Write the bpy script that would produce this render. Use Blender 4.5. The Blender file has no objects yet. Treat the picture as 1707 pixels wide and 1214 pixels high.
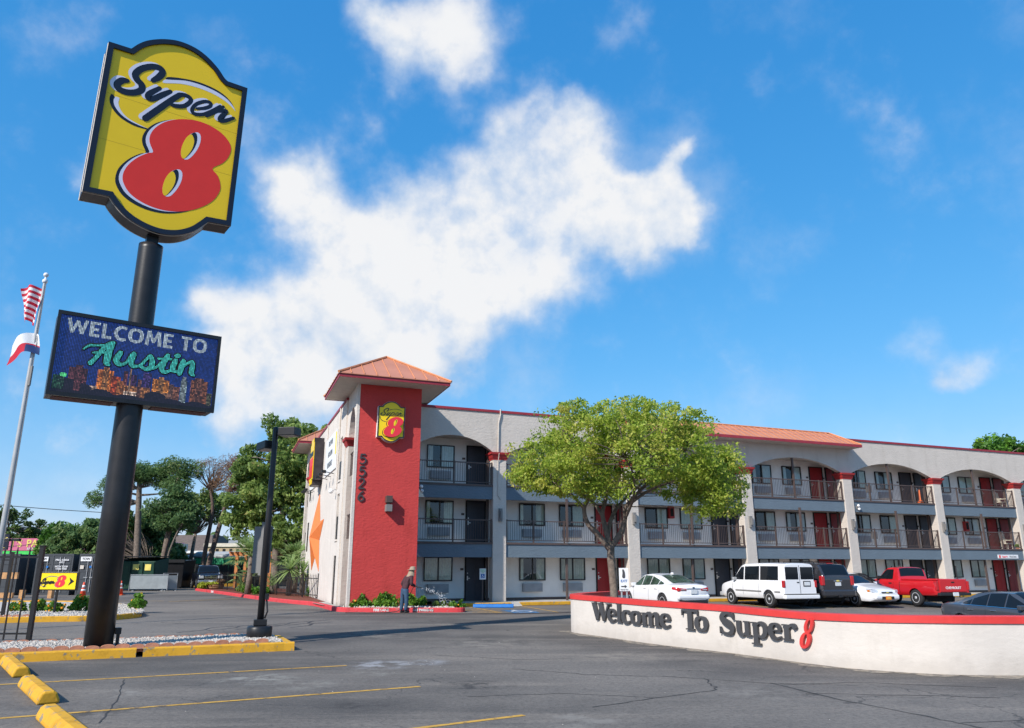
import bpy, bmesh, math, random
import numpy as np
from mathutils import Vector, Matrix
random.seed(7); rng = np.random.default_rng(11)
PI = math.pi; R = math.radians
scene = bpy.context.scene
COL = scene.collection

# ------------------------------------------------------------------ camera
cam_d = bpy.data.cameras.new('camera'); cam = bpy.data.objects.new('camera', cam_d); COL.objects.link(cam)
cam_d.sensor_fit = 'HORIZONTAL'; cam_d.sensor_width = 36.0; cam_d.lens = 26.67
cam_d.clip_start = 0.1; cam_d.clip_end = 3000
cam.location = (0, 0, 1.68); cam.rotation_euler = (R(105.0), 0, 0)
scene.camera = cam

# ------------------------------------------------------------------ sun and sky
SUN_EL = R(37.8); SUN_HEAD = R(51.3)           # direction the light travels, from +X
sd = Vector((math.cos(SUN_HEAD)*math.cos(SUN_EL), math.sin(SUN_HEAD)*math.cos(SUN_EL), -math.sin(SUN_EL)))
sun_d = bpy.data.lights.new('sun', 'SUN'); sun = bpy.data.objects.new('sun', sun_d); COL.objects.link(sun)
sun_d.energy = 3.9; sun_d.angle = R(0.5); sun_d.color = (1.0, 0.94, 0.86)
sun.rotation_euler = sd.to_track_quat('-Z', 'Y').to_euler(); sun.location = (-30, -30, 40)

world = bpy.data.worlds.new('World'); scene.world = world; world.use_nodes = True
nt = world.node_tree; nt.nodes.clear()
def N(tree, typ, **kw):
    n = tree.nodes.new(typ)
    for k, v in kw.items(): setattr(n, k, v)
    return n
def LK(tree, a, b): tree.links.new(a, b)
def mth(tree, op, a, b=None, c=None, clamp=False):
    n = tree.nodes.new('ShaderNodeMath'); n.operation = op; n.use_clamp = clamp
    for i, x in enumerate((a, b, c)):
        if x is None: continue
        if isinstance(x, (int, float)): n.inputs[i].default_value = x
        else: tree.links.new(x, n.inputs[i])
    return n.outputs[0]
sky = N(nt, 'ShaderNodeTexSky', sky_type='NISHITA', sun_disc=False)
sky.sun_elevation = SUN_EL
sky.sun_rotation = math.atan2(-sd.x, -sd.y)
sky.air_density = 1.0; sky.dust_density = 0.3; sky.ozone_density = 1.6; sky.altitude = 100
tc = N(nt, 'ShaderNodeTexCoord')
vdir = tc.outputs['Generated']
# cloud field: soft clumps in sky directions, broken up by fractal noise
CL=[(-0.2642,0.8632,0.4301,0.0397,1.00),(-0.2238,0.8944,0.3872,0.0626,1.00),(-0.1568,0.9002,0.4064,0.0670,1.00),(-0.0875,0.8882,0.4510,0.0670,1.00),(-0.0180,0.8702,0.4923,0.0591,1.00),(0.0579,0.8503,0.5231,0.0438,1.00),(0.0796,0.8317,0.5495,0.0274,0.80),(0.0362,0.9044,0.4251,0.0751,1.00),(0.1124,0.8826,0.4566,0.0630,1.00),(0.1715,0.8646,0.4723,0.0453,1.00),(0.2103,0.8473,0.4876,0.0303,0.90),(0.2267,0.8333,0.5043,0.0186,0.80),(0.2095,0.8752,0.4361,0.0366,0.80),(-0.0420,0.9316,0.3610,0.0645,0.90),(-0.1201,0.9339,0.3369,0.0642,0.90),(-0.1960,0.9250,0.3255,0.0597,0.90),(-0.2688,0.9159,0.2982,0.0588,0.95),(-0.3370,0.8929,0.2985,0.0502,0.95),(-0.3784,0.8732,0.3072,0.0268,0.80),(-0.3108,0.9167,0.2511,0.0581,0.90),(-0.2260,0.9375,0.2647,0.0595,0.85),(-0.1512,0.9469,0.2837,0.0528,0.80),(-0.1737,0.8331,0.5251,0.0215,0.50),(-0.1098,0.7667,0.6326,0.0552,0.75),(-0.0386,0.7770,0.6283,0.0453,0.75),(-0.1781,0.7488,0.6385,0.0407,0.60),(-0.1554,0.7966,0.5842,0.0281,0.50),(0.1206,0.7863,0.6060,0.0315,0.30),(-0.3169,0.9302,0.1850,0.0470,0.75),(-0.3557,0.9213,0.1570,0.0426,0.60),(-0.2687,0.9447,0.1878,0.0440,0.70),(-0.1049,0.9670,0.2322,0.0380,0.45),(0.5082,0.8361,0.2064,0.0250,0.70),(0.4901,0.8491,0.1969,0.0166,0.60),(0.4366,0.8869,0.1511,0.0239,0.70),(0.4035,0.7670,0.4989,0.0399,0.25),(-0.4961,0.7510,0.4359,0.0256,0.60),(-0.4878,0.7630,0.4242,0.0162,0.60),(-0.5362,0.8175,0.2101,0.0387,0.55),(-0.5385,0.7570,0.3701,0.0379,0.30),(-0.4846,0.8617,0.1503,0.0466,0.35),(0.4877,0.8402,0.2373,0.0400,0.30),(0.3327,0.9012,0.2777,0.0648,0.20),(0.0367,0.9617,0.2716,0.0610,0.25),
 (0.1435,0.8940,0.4244,0.0577,1.00),(0.1875,0.8775,0.4414,0.0471,0.90),(0.2036,0.8923,0.4028,0.0321,0.80),(0.0814,0.8711,0.4843,0.0474,0.80),(0.2412,0.8636,0.4427,0.0187,0.50),(-0.3070,0.8196,0.4838,0.0275,0.40),(0.1596,0.9089,0.3852,0.0386,0.70),(0.0365,0.9318,0.3611,0.0550,0.70),(0.0049,0.8479,0.5301,0.0302,0.40),(0.1167,0.8306,0.5445,0.0239,0.40),
 (-0.1281,0.9443,0.3033,0.0548,0.90),(-0.0891,0.9369,0.3380,0.0471,0.80),(-0.1816,0.9505,0.2523,0.0544,0.70),(-0.2549,0.9402,0.2258,0.0459,0.60),(-0.3506,0.9032,0.2474,0.0444,0.70),(-0.0574,0.9162,0.3967,0.0547,0.70),(-0.0658,0.9536,0.2939,0.0355,0.50),(-0.1877,0.9102,0.3692,0.0462,0.60),(-0.1663,0.9423,0.2904,0.0584,0.90),(-0.1166,0.9558,0.2699,0.0432,0.80),(-0.2259,0.9321,0.2832,0.0577,0.80),(-0.1101,0.7708,0.6275,0.0645,0.25),(-0.1652,0.7567,0.6326,0.0424,0.60),(-0.0680,0.7882,0.6117,0.0364,0.50),(-0.2772,0.8534,0.4415,0.0334,0.60),(-0.2342,0.8532,0.4660,0.0299,0.50),(-0.80,0.35,0.40,0.16,0.8),(0.80,0.40,0.35,0.14,0.7),(0.85,-0.30,0.35,0.18,0.8),(-0.55,-0.40,0.62,0.12,0.5),(0.3,-0.8,0.4,0.2,0.8),(-0.3,-0.85,0.25,0.17,0.6),(0.1,0.2,0.95,0.1,0.4)]
warp = N(nt, 'ShaderNodeTexNoise'); warp.inputs['Scale'].default_value = 9; warp.inputs['Detail'].default_value = 5
LK(nt, vdir, warp.inputs['Vector'])
wv = N(nt, 'ShaderNodeVectorMath', operation='SUBTRACT'); LK(nt, warp.outputs['Color'], wv.inputs[0]); wv.inputs[1].default_value = (.5, .5, .5)
ws = N(nt, 'ShaderNodeVectorMath', operation='SCALE'); LK(nt, wv.outputs[0], ws.inputs[0]); ws.inputs['Scale'].default_value = 0.14
wa = N(nt, 'ShaderNodeVectorMath', operation='ADD'); LK(nt, vdir, wa.inputs[0]); LK(nt, ws.outputs[0], wa.inputs[1])
wn = N(nt, 'ShaderNodeVectorMath', operation='NORMALIZE'); LK(nt, wa.outputs[0], wn.inputs[0])
acc = None
for x, y, z, r, a in CL:
    l = math.sqrt(x*x+y*y+z*z)
    d = N(nt, 'ShaderNodeVectorMath', operation='DOT_PRODUCT'); LK(nt, wn.outputs[0], d.inputs[0]); d.inputs[1].default_value = (x/l, y/l, z/l)
    k = 2.0/(r*r)
    e = mth(nt, 'EXPONENT', mth(nt, 'MULTIPLY_ADD', d.outputs['Value'], k, -k))
    acc = mth(nt, 'MULTIPLY', e, a) if acc is None else mth(nt, 'MULTIPLY_ADD', e, a, acc)
def noise(tree, vec, scale, detail=6, rough=.55, off=None):
    n = N(tree, 'ShaderNodeTexNoise'); n.inputs['Scale'].default_value = scale; n.inputs['Detail'].default_value = detail; n.inputs['Roughness'].default_value = rough
    if off is not None:
        o = N(tree, 'ShaderNodeVectorMath', operation='ADD'); LK(tree, vec, o.inputs[0]); o.inputs[1].default_value = off; vec = o.outputs[0]
    LK(tree, vec, n.inputs['Vector']); return n.outputs['Fac']
n1 = noise(nt, vdir, 8.5, 12, .58); n2 = noise(nt, vdir, 8.5, 5, .55, (-sd.x*-.02, 0.01, .022)); n3 = noise(nt, vdir, 4.5, 7, .6, (3, 1, 2))
body = mth(nt, 'MINIMUM', mth(nt, 'MULTIPLY', acc, 1.18), 2.0)
dens = mth(nt, 'ADD', body, mth(nt, 'MULTIPLY_ADD', n1, 2.8, -1.45))
def smooth(tree, v, a, b):
    m = N(tree, 'ShaderNodeMapRange', interpolation_type='SMOOTHSTEP'); LK(tree, v, m.inputs['Value'])
    m.inputs['From Min'].default_value = a; m.inputs['From Max'].default_value = b; return m.outputs[0]
cover = smooth(nt, dens, .08, 1.95)
cirr = mth(nt, 'MULTIPLY', smooth(nt, mth(nt, 'MULTIPLY_ADD', body, .12, n3), .50, .86), 0.42)
sepz = N(nt, 'ShaderNodeSeparateXYZ'); LK(nt, vdir, sepz.inputs[0])
hz = mth(nt, 'MULTIPLY', smooth(nt, sepz.outputs['Z'], .26, -.02), .26)
alpha = mth(nt, 'MAXIMUM', cover, mth(nt, 'ADD', cirr, hz), clamp=True)
up = N(nt, 'ShaderNodeVectorMath', operation='ADD'); LK(nt, wn.outputs[0], up.inputs[0]); up.inputs[1].default_value = (-.012, -.016, .045)
upn = N(nt, 'ShaderNodeVectorMath', operation='NORMALIZE'); LK(nt, up.outputs[0], upn.inputs[0]); acc2 = None
for x, y, z, r, a in CL:                                 # how much cloud lies towards the sun: thick above means a shaded base
    if a < .55: continue
    l = math.sqrt(x*x+y*y+z*z); d = N(nt, 'ShaderNodeVectorMath', operation='DOT_PRODUCT'); LK(nt, upn.outputs[0], d.inputs[0]); d.inputs[1].default_value = (x/l, y/l, z/l)
    k = 2.0/(r*r); e = mth(nt, 'EXPONENT', mth(nt, 'MULTIPLY_ADD', d.outputs['Value'], k, -k)); acc2 = mth(nt, 'MULTIPLY', e, a) if acc2 is None else mth(nt, 'MULTIPLY_ADD', e, a, acc2)
base_sh = mth(nt, 'MULTIPLY', smooth(nt, mth(nt, 'SUBTRACT', acc2, acc), -.1, 1.6), -.55)
relief = mth(nt, 'ADD', base_sh, mth(nt, 'MULTIPLY', mth(nt, 'SUBTRACT', n1, n2), 3.4))
thick = smooth(nt, dens, .3, 2.6)
lum = mth(nt, 'ADD', mth(nt, 'ADD', .52, relief), mth(nt, 'MULTIPLY', thick, .50), clamp=True)
ccol = N(nt, 'ShaderNodeMix', data_type='RGBA'); LK(nt, lum, ccol.inputs['Factor'])
ccol.inputs['A'].default_value = (.50, .64, .84, 1); ccol.inputs['B'].default_value = (.90, .91, .93, 1)
skyhsv = N(nt, 'ShaderNodeHueSaturation'); skyhsv.inputs['Saturation'].default_value = 1.14; skyhsv.inputs['Value'].default_value = 1.12
LK(nt, sky.outputs[0], skyhsv.inputs['Color'])
bg1 = N(nt, 'ShaderNodeBackground'); tint = N(nt, 'ShaderNodeMix', data_type='RGBA'); tint.blend_type = 'MULTIPLY'; tint.inputs['Factor'].default_value = 1; tint.inputs['B'].default_value = (.70, .97, 1.04, 1); LK(nt, skyhsv.outputs[0], tint.inputs['A']); 
srgb = N(nt, 'ShaderNodeSeparateColor'); LK(nt, tint.outputs['Result'], srgb.inputs[0]); crgb = N(nt, 'ShaderNodeCombineColor')
for ch, gn, gm in ((0, .53, 1.10), (1, .54, .577), (2, .785, .40)):      # film response of the photograph's sky
    LK(nt, mth(nt, 'MULTIPLY', mth(nt, 'POWER', mth(nt, 'MULTIPLY', srgb.outputs[ch], .205), gm), gn/.205), crgb.inputs[ch])
LK(nt, crgb.outputs[0], bg1.inputs['Color']); bg1.inputs['Strength'].default_value = 0.15
bg2 = N(nt, 'ShaderNodeBackground'); LK(nt, ccol.outputs['Result'], bg2.inputs['Color']); bg2.inputs['Strength'].default_value = 0.68
mix = N(nt, 'ShaderNodeMixShader'); LK(nt, alpha, mix.inputs[0]); LK(nt, bg1.outputs[0], mix.inputs[1]); LK(nt, bg2.outputs[0], mix.inputs[2])
wout = N(nt, 'ShaderNodeOutputWorld'); LK(nt, mix.outputs[0], wout.inputs['Surface'])

vs = scene.view_settings
vs.view_transform = 'Standard'; vs.look = 'None'; vs.gamma = 1; vs.use_curve_mapping = False; vs.exposure = 0.55
scene.display_settings.display_device = 'sRGB'
scene.render.engine = 'CYCLES'
cy = scene.cycles; cy.max_bounces = 10; cy.diffuse_bounces = 4; cy.glossy_bounces = 3; cy.transparent_max_bounces = 12; cy.transmission_bounces = 6
cy.use_denoising = True; cy.caustics_reflective = False; cy.caustics_refractive = False

# ------------------------------------------------------------------ materials
def mat(name, c, rough=.7, metal=0., var=.12, vs_=2.5, bump=0., bs=30., spec=.4, coat=0., emit=None, es=0., c2=None, thr=(.45, .65), fine=0.):
    m = bpy.data.materials.new(name); m.use_nodes = True; t = m.node_tree
    b = t.nodes['Principled BSDF']
    b.inputs['Roughness'].default_value = rough; b.inputs['Metallic'].default_value = metal
    b.inputs['Specular IOR Level'].default_value = spec; b.inputs['Coat Weight'].default_value = coat; b.inputs['Coat Roughness'].default_value = .06
    co = N(t, 'ShaderNodeTexCoord').outputs['Object']
    if var or c2:
        f = noise(t, co, vs_, 6, .6)
        mx = N(t, 'ShaderNodeMix', data_type='RGBA')
        if c2:
            LK(t, smooth(t, f, *thr), mx.inputs['Factor']); mx.inputs['A'].default_value = (*c, 1); mx.inputs['B'].default_value = (*c2, 1)
        else:
            LK(t, smooth(t, f, .25, .75), mx.inputs['Factor'])
            mx.inputs['A'].default_value = (*[x*(1-var) for x in c], 1); mx.inputs['B'].default_value = (*[min(1, x*(1+var)) for x in c], 1)
        LK(t, mx.outputs['Result'], b.inputs['Base Color'])
    else: b.inputs['Base Color'].default_value = (*c, 1)
    if bump:
        h = noise(t, co, bs, 5, .6)
        bp = N(t, 'ShaderNodeBump'); bp.inputs['Strength'].default_value = bump; bp.inputs['Distance'].default_value = .03
        LK(t, h, bp.inputs['Height']); LK(t, bp.outputs[0], b.inputs['Normal'])
    if emit: b.inputs['Emission Color'].default_value = (*emit, 1); b.inputs['Emission Strength'].default_value = es
    return m
def stucco(name, c, dirt=.10, bumpk=.42, splash=.35):
    m = mat(name, c, .92, 0, .05, 1.2, 0, spec=.2); t = m.node_tree; b = t.nodes['Principled BSDF']
    co = N(t, 'ShaderNodeTexCoord').outputs['Object']
    mp = N(t, 'ShaderNodeMapping'); mp.inputs['Scale'].default_value = (.8, .8, 1.5); LK(t, co, mp.inputs[0])
    h = mth(t, 'ADD', noise(t, mp.outputs[0], 9, 4, .6), mth(t, 'MULTIPLY', noise(t, co, 45, 3, .6), .35))
    bp = N(t, 'ShaderNodeBump'); bp.inputs['Strength'].default_value = bumpk; bp.inputs['Distance'].default_value = .05
    LK(t, h, bp.inputs['Height']); LK(t, bp.outputs[0], b.inputs['Normal'])
    src = b.inputs['Base Color'].links[0].from_socket
    mx = N(t, 'ShaderNodeMix', data_type='RGBA'); mx.blend_type = 'MULTIPLY'
    mp2 = N(t, 'ShaderNodeMapping'); mp2.inputs['Scale'].default_value = (1.3, 1.3, .25); LK(t, co, mp2.inputs[0])
    LK(t, smooth(t, noise(t, mp2.outputs[0], 1.6, 7, .65), .52, .78), mx.inputs['Factor']); LK(t, src, mx.inputs['A']); mx.inputs['B'].default_value = (1-dirt, 1-dirt*1.05, 1-dirt*1.2, 1)
    sx = N(t, 'ShaderNodeSeparateXYZ'); LK(t, co, sx.inputs[0])           # rain splash along the foot of the wall
    sp = mth(t, 'MULTIPLY', smooth(t, mth(t, 'ADD', sx.outputs['Z'], mth(t, 'MULTIPLY', noise(t, co, 3, 6, .65), .5)), .62, .22), splash)
    m2 = N(t, 'ShaderNodeMix', data_type='RGBA'); LK(t, sp, m2.inputs['Factor']); LK(t, mx.outputs['Result'], m2.inputs['A']); m2.inputs['B'].default_value = (.22, .19, .16, 1)
    LK(t, m2.outputs['Result'], b.inputs['Base Color'])
    return m
def glassmat(name, tint, refl=.06, alpha=.35):
    m = bpy.data.materials.new(name); m.use_nodes = True; t = m.node_tree; t.nodes.clear()
    o = N(t, 'ShaderNodeOutputMaterial'); tr = N(t, 'ShaderNodeBsdfTransparent'); tr.inputs[0].default_value = (*tint, 1)
    gl = N(t, 'ShaderNodeBsdfGlossy'); gl.inputs['Roughness'].default_value = .015; gl.inputs['Color'].default_value = (.95, .97, 1, 1)
    fr = N(t, 'ShaderNodeFresnel'); fr.inputs[0].default_value = 1.5
    f = mth(t, 'ADD', fr.outputs[0], refl, clamp=True)
    co = N(t, 'ShaderNodeTexCoord').outputs['Object']
    bp = N(t, 'ShaderNodeBump'); bp.inputs['Strength'].default_value = .05; bp.inputs['Distance'].default_value = .02
    LK(t, noise(t, co, 1.6, 2), bp.inputs['Height']); LK(t, bp.outputs[0], gl.inputs['Normal'])
    mx = N(t, 'ShaderNodeMixShader'); LK(t, f, mx.inputs[0]); LK(t, tr.outputs[0], mx.inputs[1]); LK(t, gl.outputs[0], mx.inputs[2]); LK(t, mx.outputs[0], o.inputs[0])
    return m
def leafmat(name, cols, trans=.35):
    m = bpy.data.materials.new(name); m.use_nodes = True; t = m.node_tree; b = t.nodes['Principled BSDF']; o = t.nodes['Material Output']
    at = N(t, 'ShaderNodeAttribute'); at.attribute_name = 'tone'
    cr = N(t, 'ShaderNodeValToRGB'); el = cr.color_ramp.elements
    while len(el) < len(cols): el.new(.5)
    for i, (p, c) in enumerate(cols): el[i].position = p; el[i].color = (*c, 1)
    LK(t, at.outputs['Fac'], cr.inputs[0]); LK(t, cr.outputs[0], b.inputs['Base Color'])
    b.inputs['Roughness'].default_value = .5; b.inputs['Specular IOR Level'].default_value = .3
    tl = N(t, 'ShaderNodeBsdfTranslucent'); LK(t, cr.outputs[0], tl.inputs[0])
    mx = N(t, 'ShaderNodeMixShader'); mx.inputs[0].default_value = trans; LK(t, b.outputs[0], mx.inputs[1]); LK(t, tl.outputs[0], mx.inputs[2]); LK(t, mx.outputs[0], o.inputs[0])
    return m
def asphalt():
    m = mat('asphalt', (.08, .08, .082), .88, spec=.25); t = m.node_tree; b = t.nodes['Principled BSDF']
    co = N(t, 'ShaderNodeTexCoord').outputs['Object']
    n_big = noise(t, co, .11, 7, .6); n_mid = noise(t, co, .55, 8, .65, (5, 2, 0)); n_f = noise(t, co, 13, 4, .75); n_s = noise(t, co, 75, 2, .6)
    mp = N(t, 'ShaderNodeMapping'); mp.inputs['Rotation'].default_value = (0, 0, R(-28)); mp.inputs['Scale'].default_value = (.14, 1.0, 1); LK(t, co, mp.inputs[0])
    streak = noise(t, mp.outputs[0], .9, 7, .65)
    def mixc(f, a, c):
        x = N(t, 'ShaderNodeMix', data_type='RGBA')
        LK(t, f, x.inputs['Factor'])
        for s, v in (('A', a), ('B', c)):
            if isinstance(v, tuple): x.inputs[s].default_value = (*v, 1)
            else: LK(t, v, x.inputs[s])
        return x.outputs['Result']
    c = mixc(smooth(t, n_big, .34, .64), (.078, .072, .067), (.220, .194, .168))
    c = mixc(mth(t, 'MULTIPLY', smooth(t, streak, .47, .70), .7), c, (.28, .240, .200))
    c = mixc(mth(t, 'MULTIPLY', smooth(t, n_mid, .56, .76), .55), c, (.060, .060, .063))
    c = mixc(mth(t, 'MULTIPLY', smooth(t, noise(t, co, .8, 6, .7, (9, 9, 0)), .62, .78), .55), c, (.20, .195, .185))
    # fine cracking: distorted cell borders
    dv = N(t, 'ShaderNodeTexNoise'); dv.inputs['Scale'].default_value = 1.1; dv.inputs['Detail'].default_value = 5; LK(t, co, dv.inputs['Vector'])
    sc = N(t, 'ShaderNodeVectorMath', operation='SCALE'); LK(t, dv.outputs['Color'], sc.inputs[0]); sc.inputs['Scale'].default_value = 1.3
    ad = N(t, 'ShaderNodeVectorMath', operation='ADD'); LK(t, co, ad.inputs[0]); LK(t, sc.outputs[0], ad.inputs[1])
    vo = N(t, 'ShaderNodeTexVoronoi', feature='DISTANCE_TO_EDGE'); vo.inputs['Scale'].default_value = .33; LK(t, ad.outputs[0], vo.inputs['Vector'])
    crack = mth(t, 'MULTIPLY', smooth(t, vo.outputs['Distance'], .008, .002), smooth(t, noise(t, co, .2, 3, .5, (2, 7, 0)), .44, .58))
    c = mixc(mth(t, 'MULTIPLY', crack, .65), c, (.035, .034, .034))
    c = mixc(mth(t, 'MULTIPLY', smooth(t, n_f, .36, .70), .5), c, (.058, .055, .053))
    c = mixc(mth(t, 'MULTIPLY', smooth(t, n_s, .56, .76), .55), c, (.30, .275, .25))
    c = mixc(mth(t, 'MULTIPLY', smooth(t, noise(t, co, 30, 3, .7, (3, 3, 0)), .52, .70), .6), c, (.040, .038, .037))
    c = mixc(mth(t, 'MULTIPLY', smooth(t, noise(t, co, 26, 3, .75, (8, 1, 0)), .58, .72), .5), c, (.29, .265, .235))
    for x, y, r, cc, k in ((-2.3, 14.5, .9, (.36, .36, .37), .8), (-1.6, 14.8, .6, (.36, .36, .37), .7), (-4.0, 12.7, .9, (.30, .285, .25), .8), (-3.1, 12.1, .7, (.28, .265, .23), .7), (-2.3, 13.4, .6, (.28, .265, .23), .6), (-5.4, 11.3, .6, (.28, .26, .23), .6), (.9, 9.4, .8, (.28, .26, .23), .5), (-.5, 12.0, .7, (.030, .030, .031), .8), (-3.8, 10.9, .6, (.033, .032, .032), .6), (-5.0, 9.9, .7, (.034, .033, .033), .6), (-1.9, 10.3, .6, (.035, .034, .033), .6), (2.2, 15.8, 1.4, (.30, .26, .21), .5), (-.5, 18.5, 1.8, (.30, .265, .22), .5), (-3.5, 20.5, 1.6, (.28, .25, .21), .45), (3.4, 11.3, 1.1, (.26, .235, .205), .5)):
        ds = N(t, 'ShaderNodeVectorMath', operation='DISTANCE'); LK(t, co, ds.inputs[0]); ds.inputs[1].default_value = (x, y, 0)
        c = mixc(mth(t, 'MULTIPLY', mth(t, 'MULTIPLY', smooth(t, ds.outputs['Value'], r, r*.2), k), smooth(t, noise(t, co, 2.6, 7, .75, (x, y, 3)), .44, .60)), c, cc)
    c = mixc(mth(t, 'MULTIPLY', smooth(t, noise(t, co, 1.7, 7, .75, (1, 4, 0)), .66, .74), .55), c, (.045, .043, .043))
    LK(t, c, b.inputs['Base Color'])
    h = mth(t, 'ADD', n_s, mth(t, 'MULTIPLY', n_f, 1.2))
    bp = N(t, 'ShaderNodeBump'); bp.inputs['Strength'].default_value = .45; bp.inputs['Distance'].default_value = .012; LK(t, h, bp.inputs['Height']); LK(t, bp.outputs[0], b.inputs['Normal'])
    return m
def wornpaint(name, c, base=(.075, .075, .078), thr=(.50, .66), bump=0.2):
    m = mat(name, c, .75, 0, 0, 7, bump, 25, c2=base, thr=thr, spec=.3); t = m.node_tree; b = t.nodes['Principled BSDF']
    co = N(t, 'ShaderNodeTexCoord').outputs['Object']; src = b.inputs['Base Color'].links[0].from_socket; mx = N(t, 'ShaderNodeMix', data_type='RGBA'); mx.blend_type = 'MULTIPLY'
    LK(t, mth(t, 'MULTIPLY', smooth(t, noise(t, co, 2.3, 8, .72, (4, 1, 6)), .48, .72), .75), mx.inputs['Factor']); LK(t, src, mx.inputs['A']); mx.inputs['B'].default_value = (.42, .40, .40, 1); LK(t, mx.outputs['Result'], b.inputs['Base Color']); return m

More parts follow.
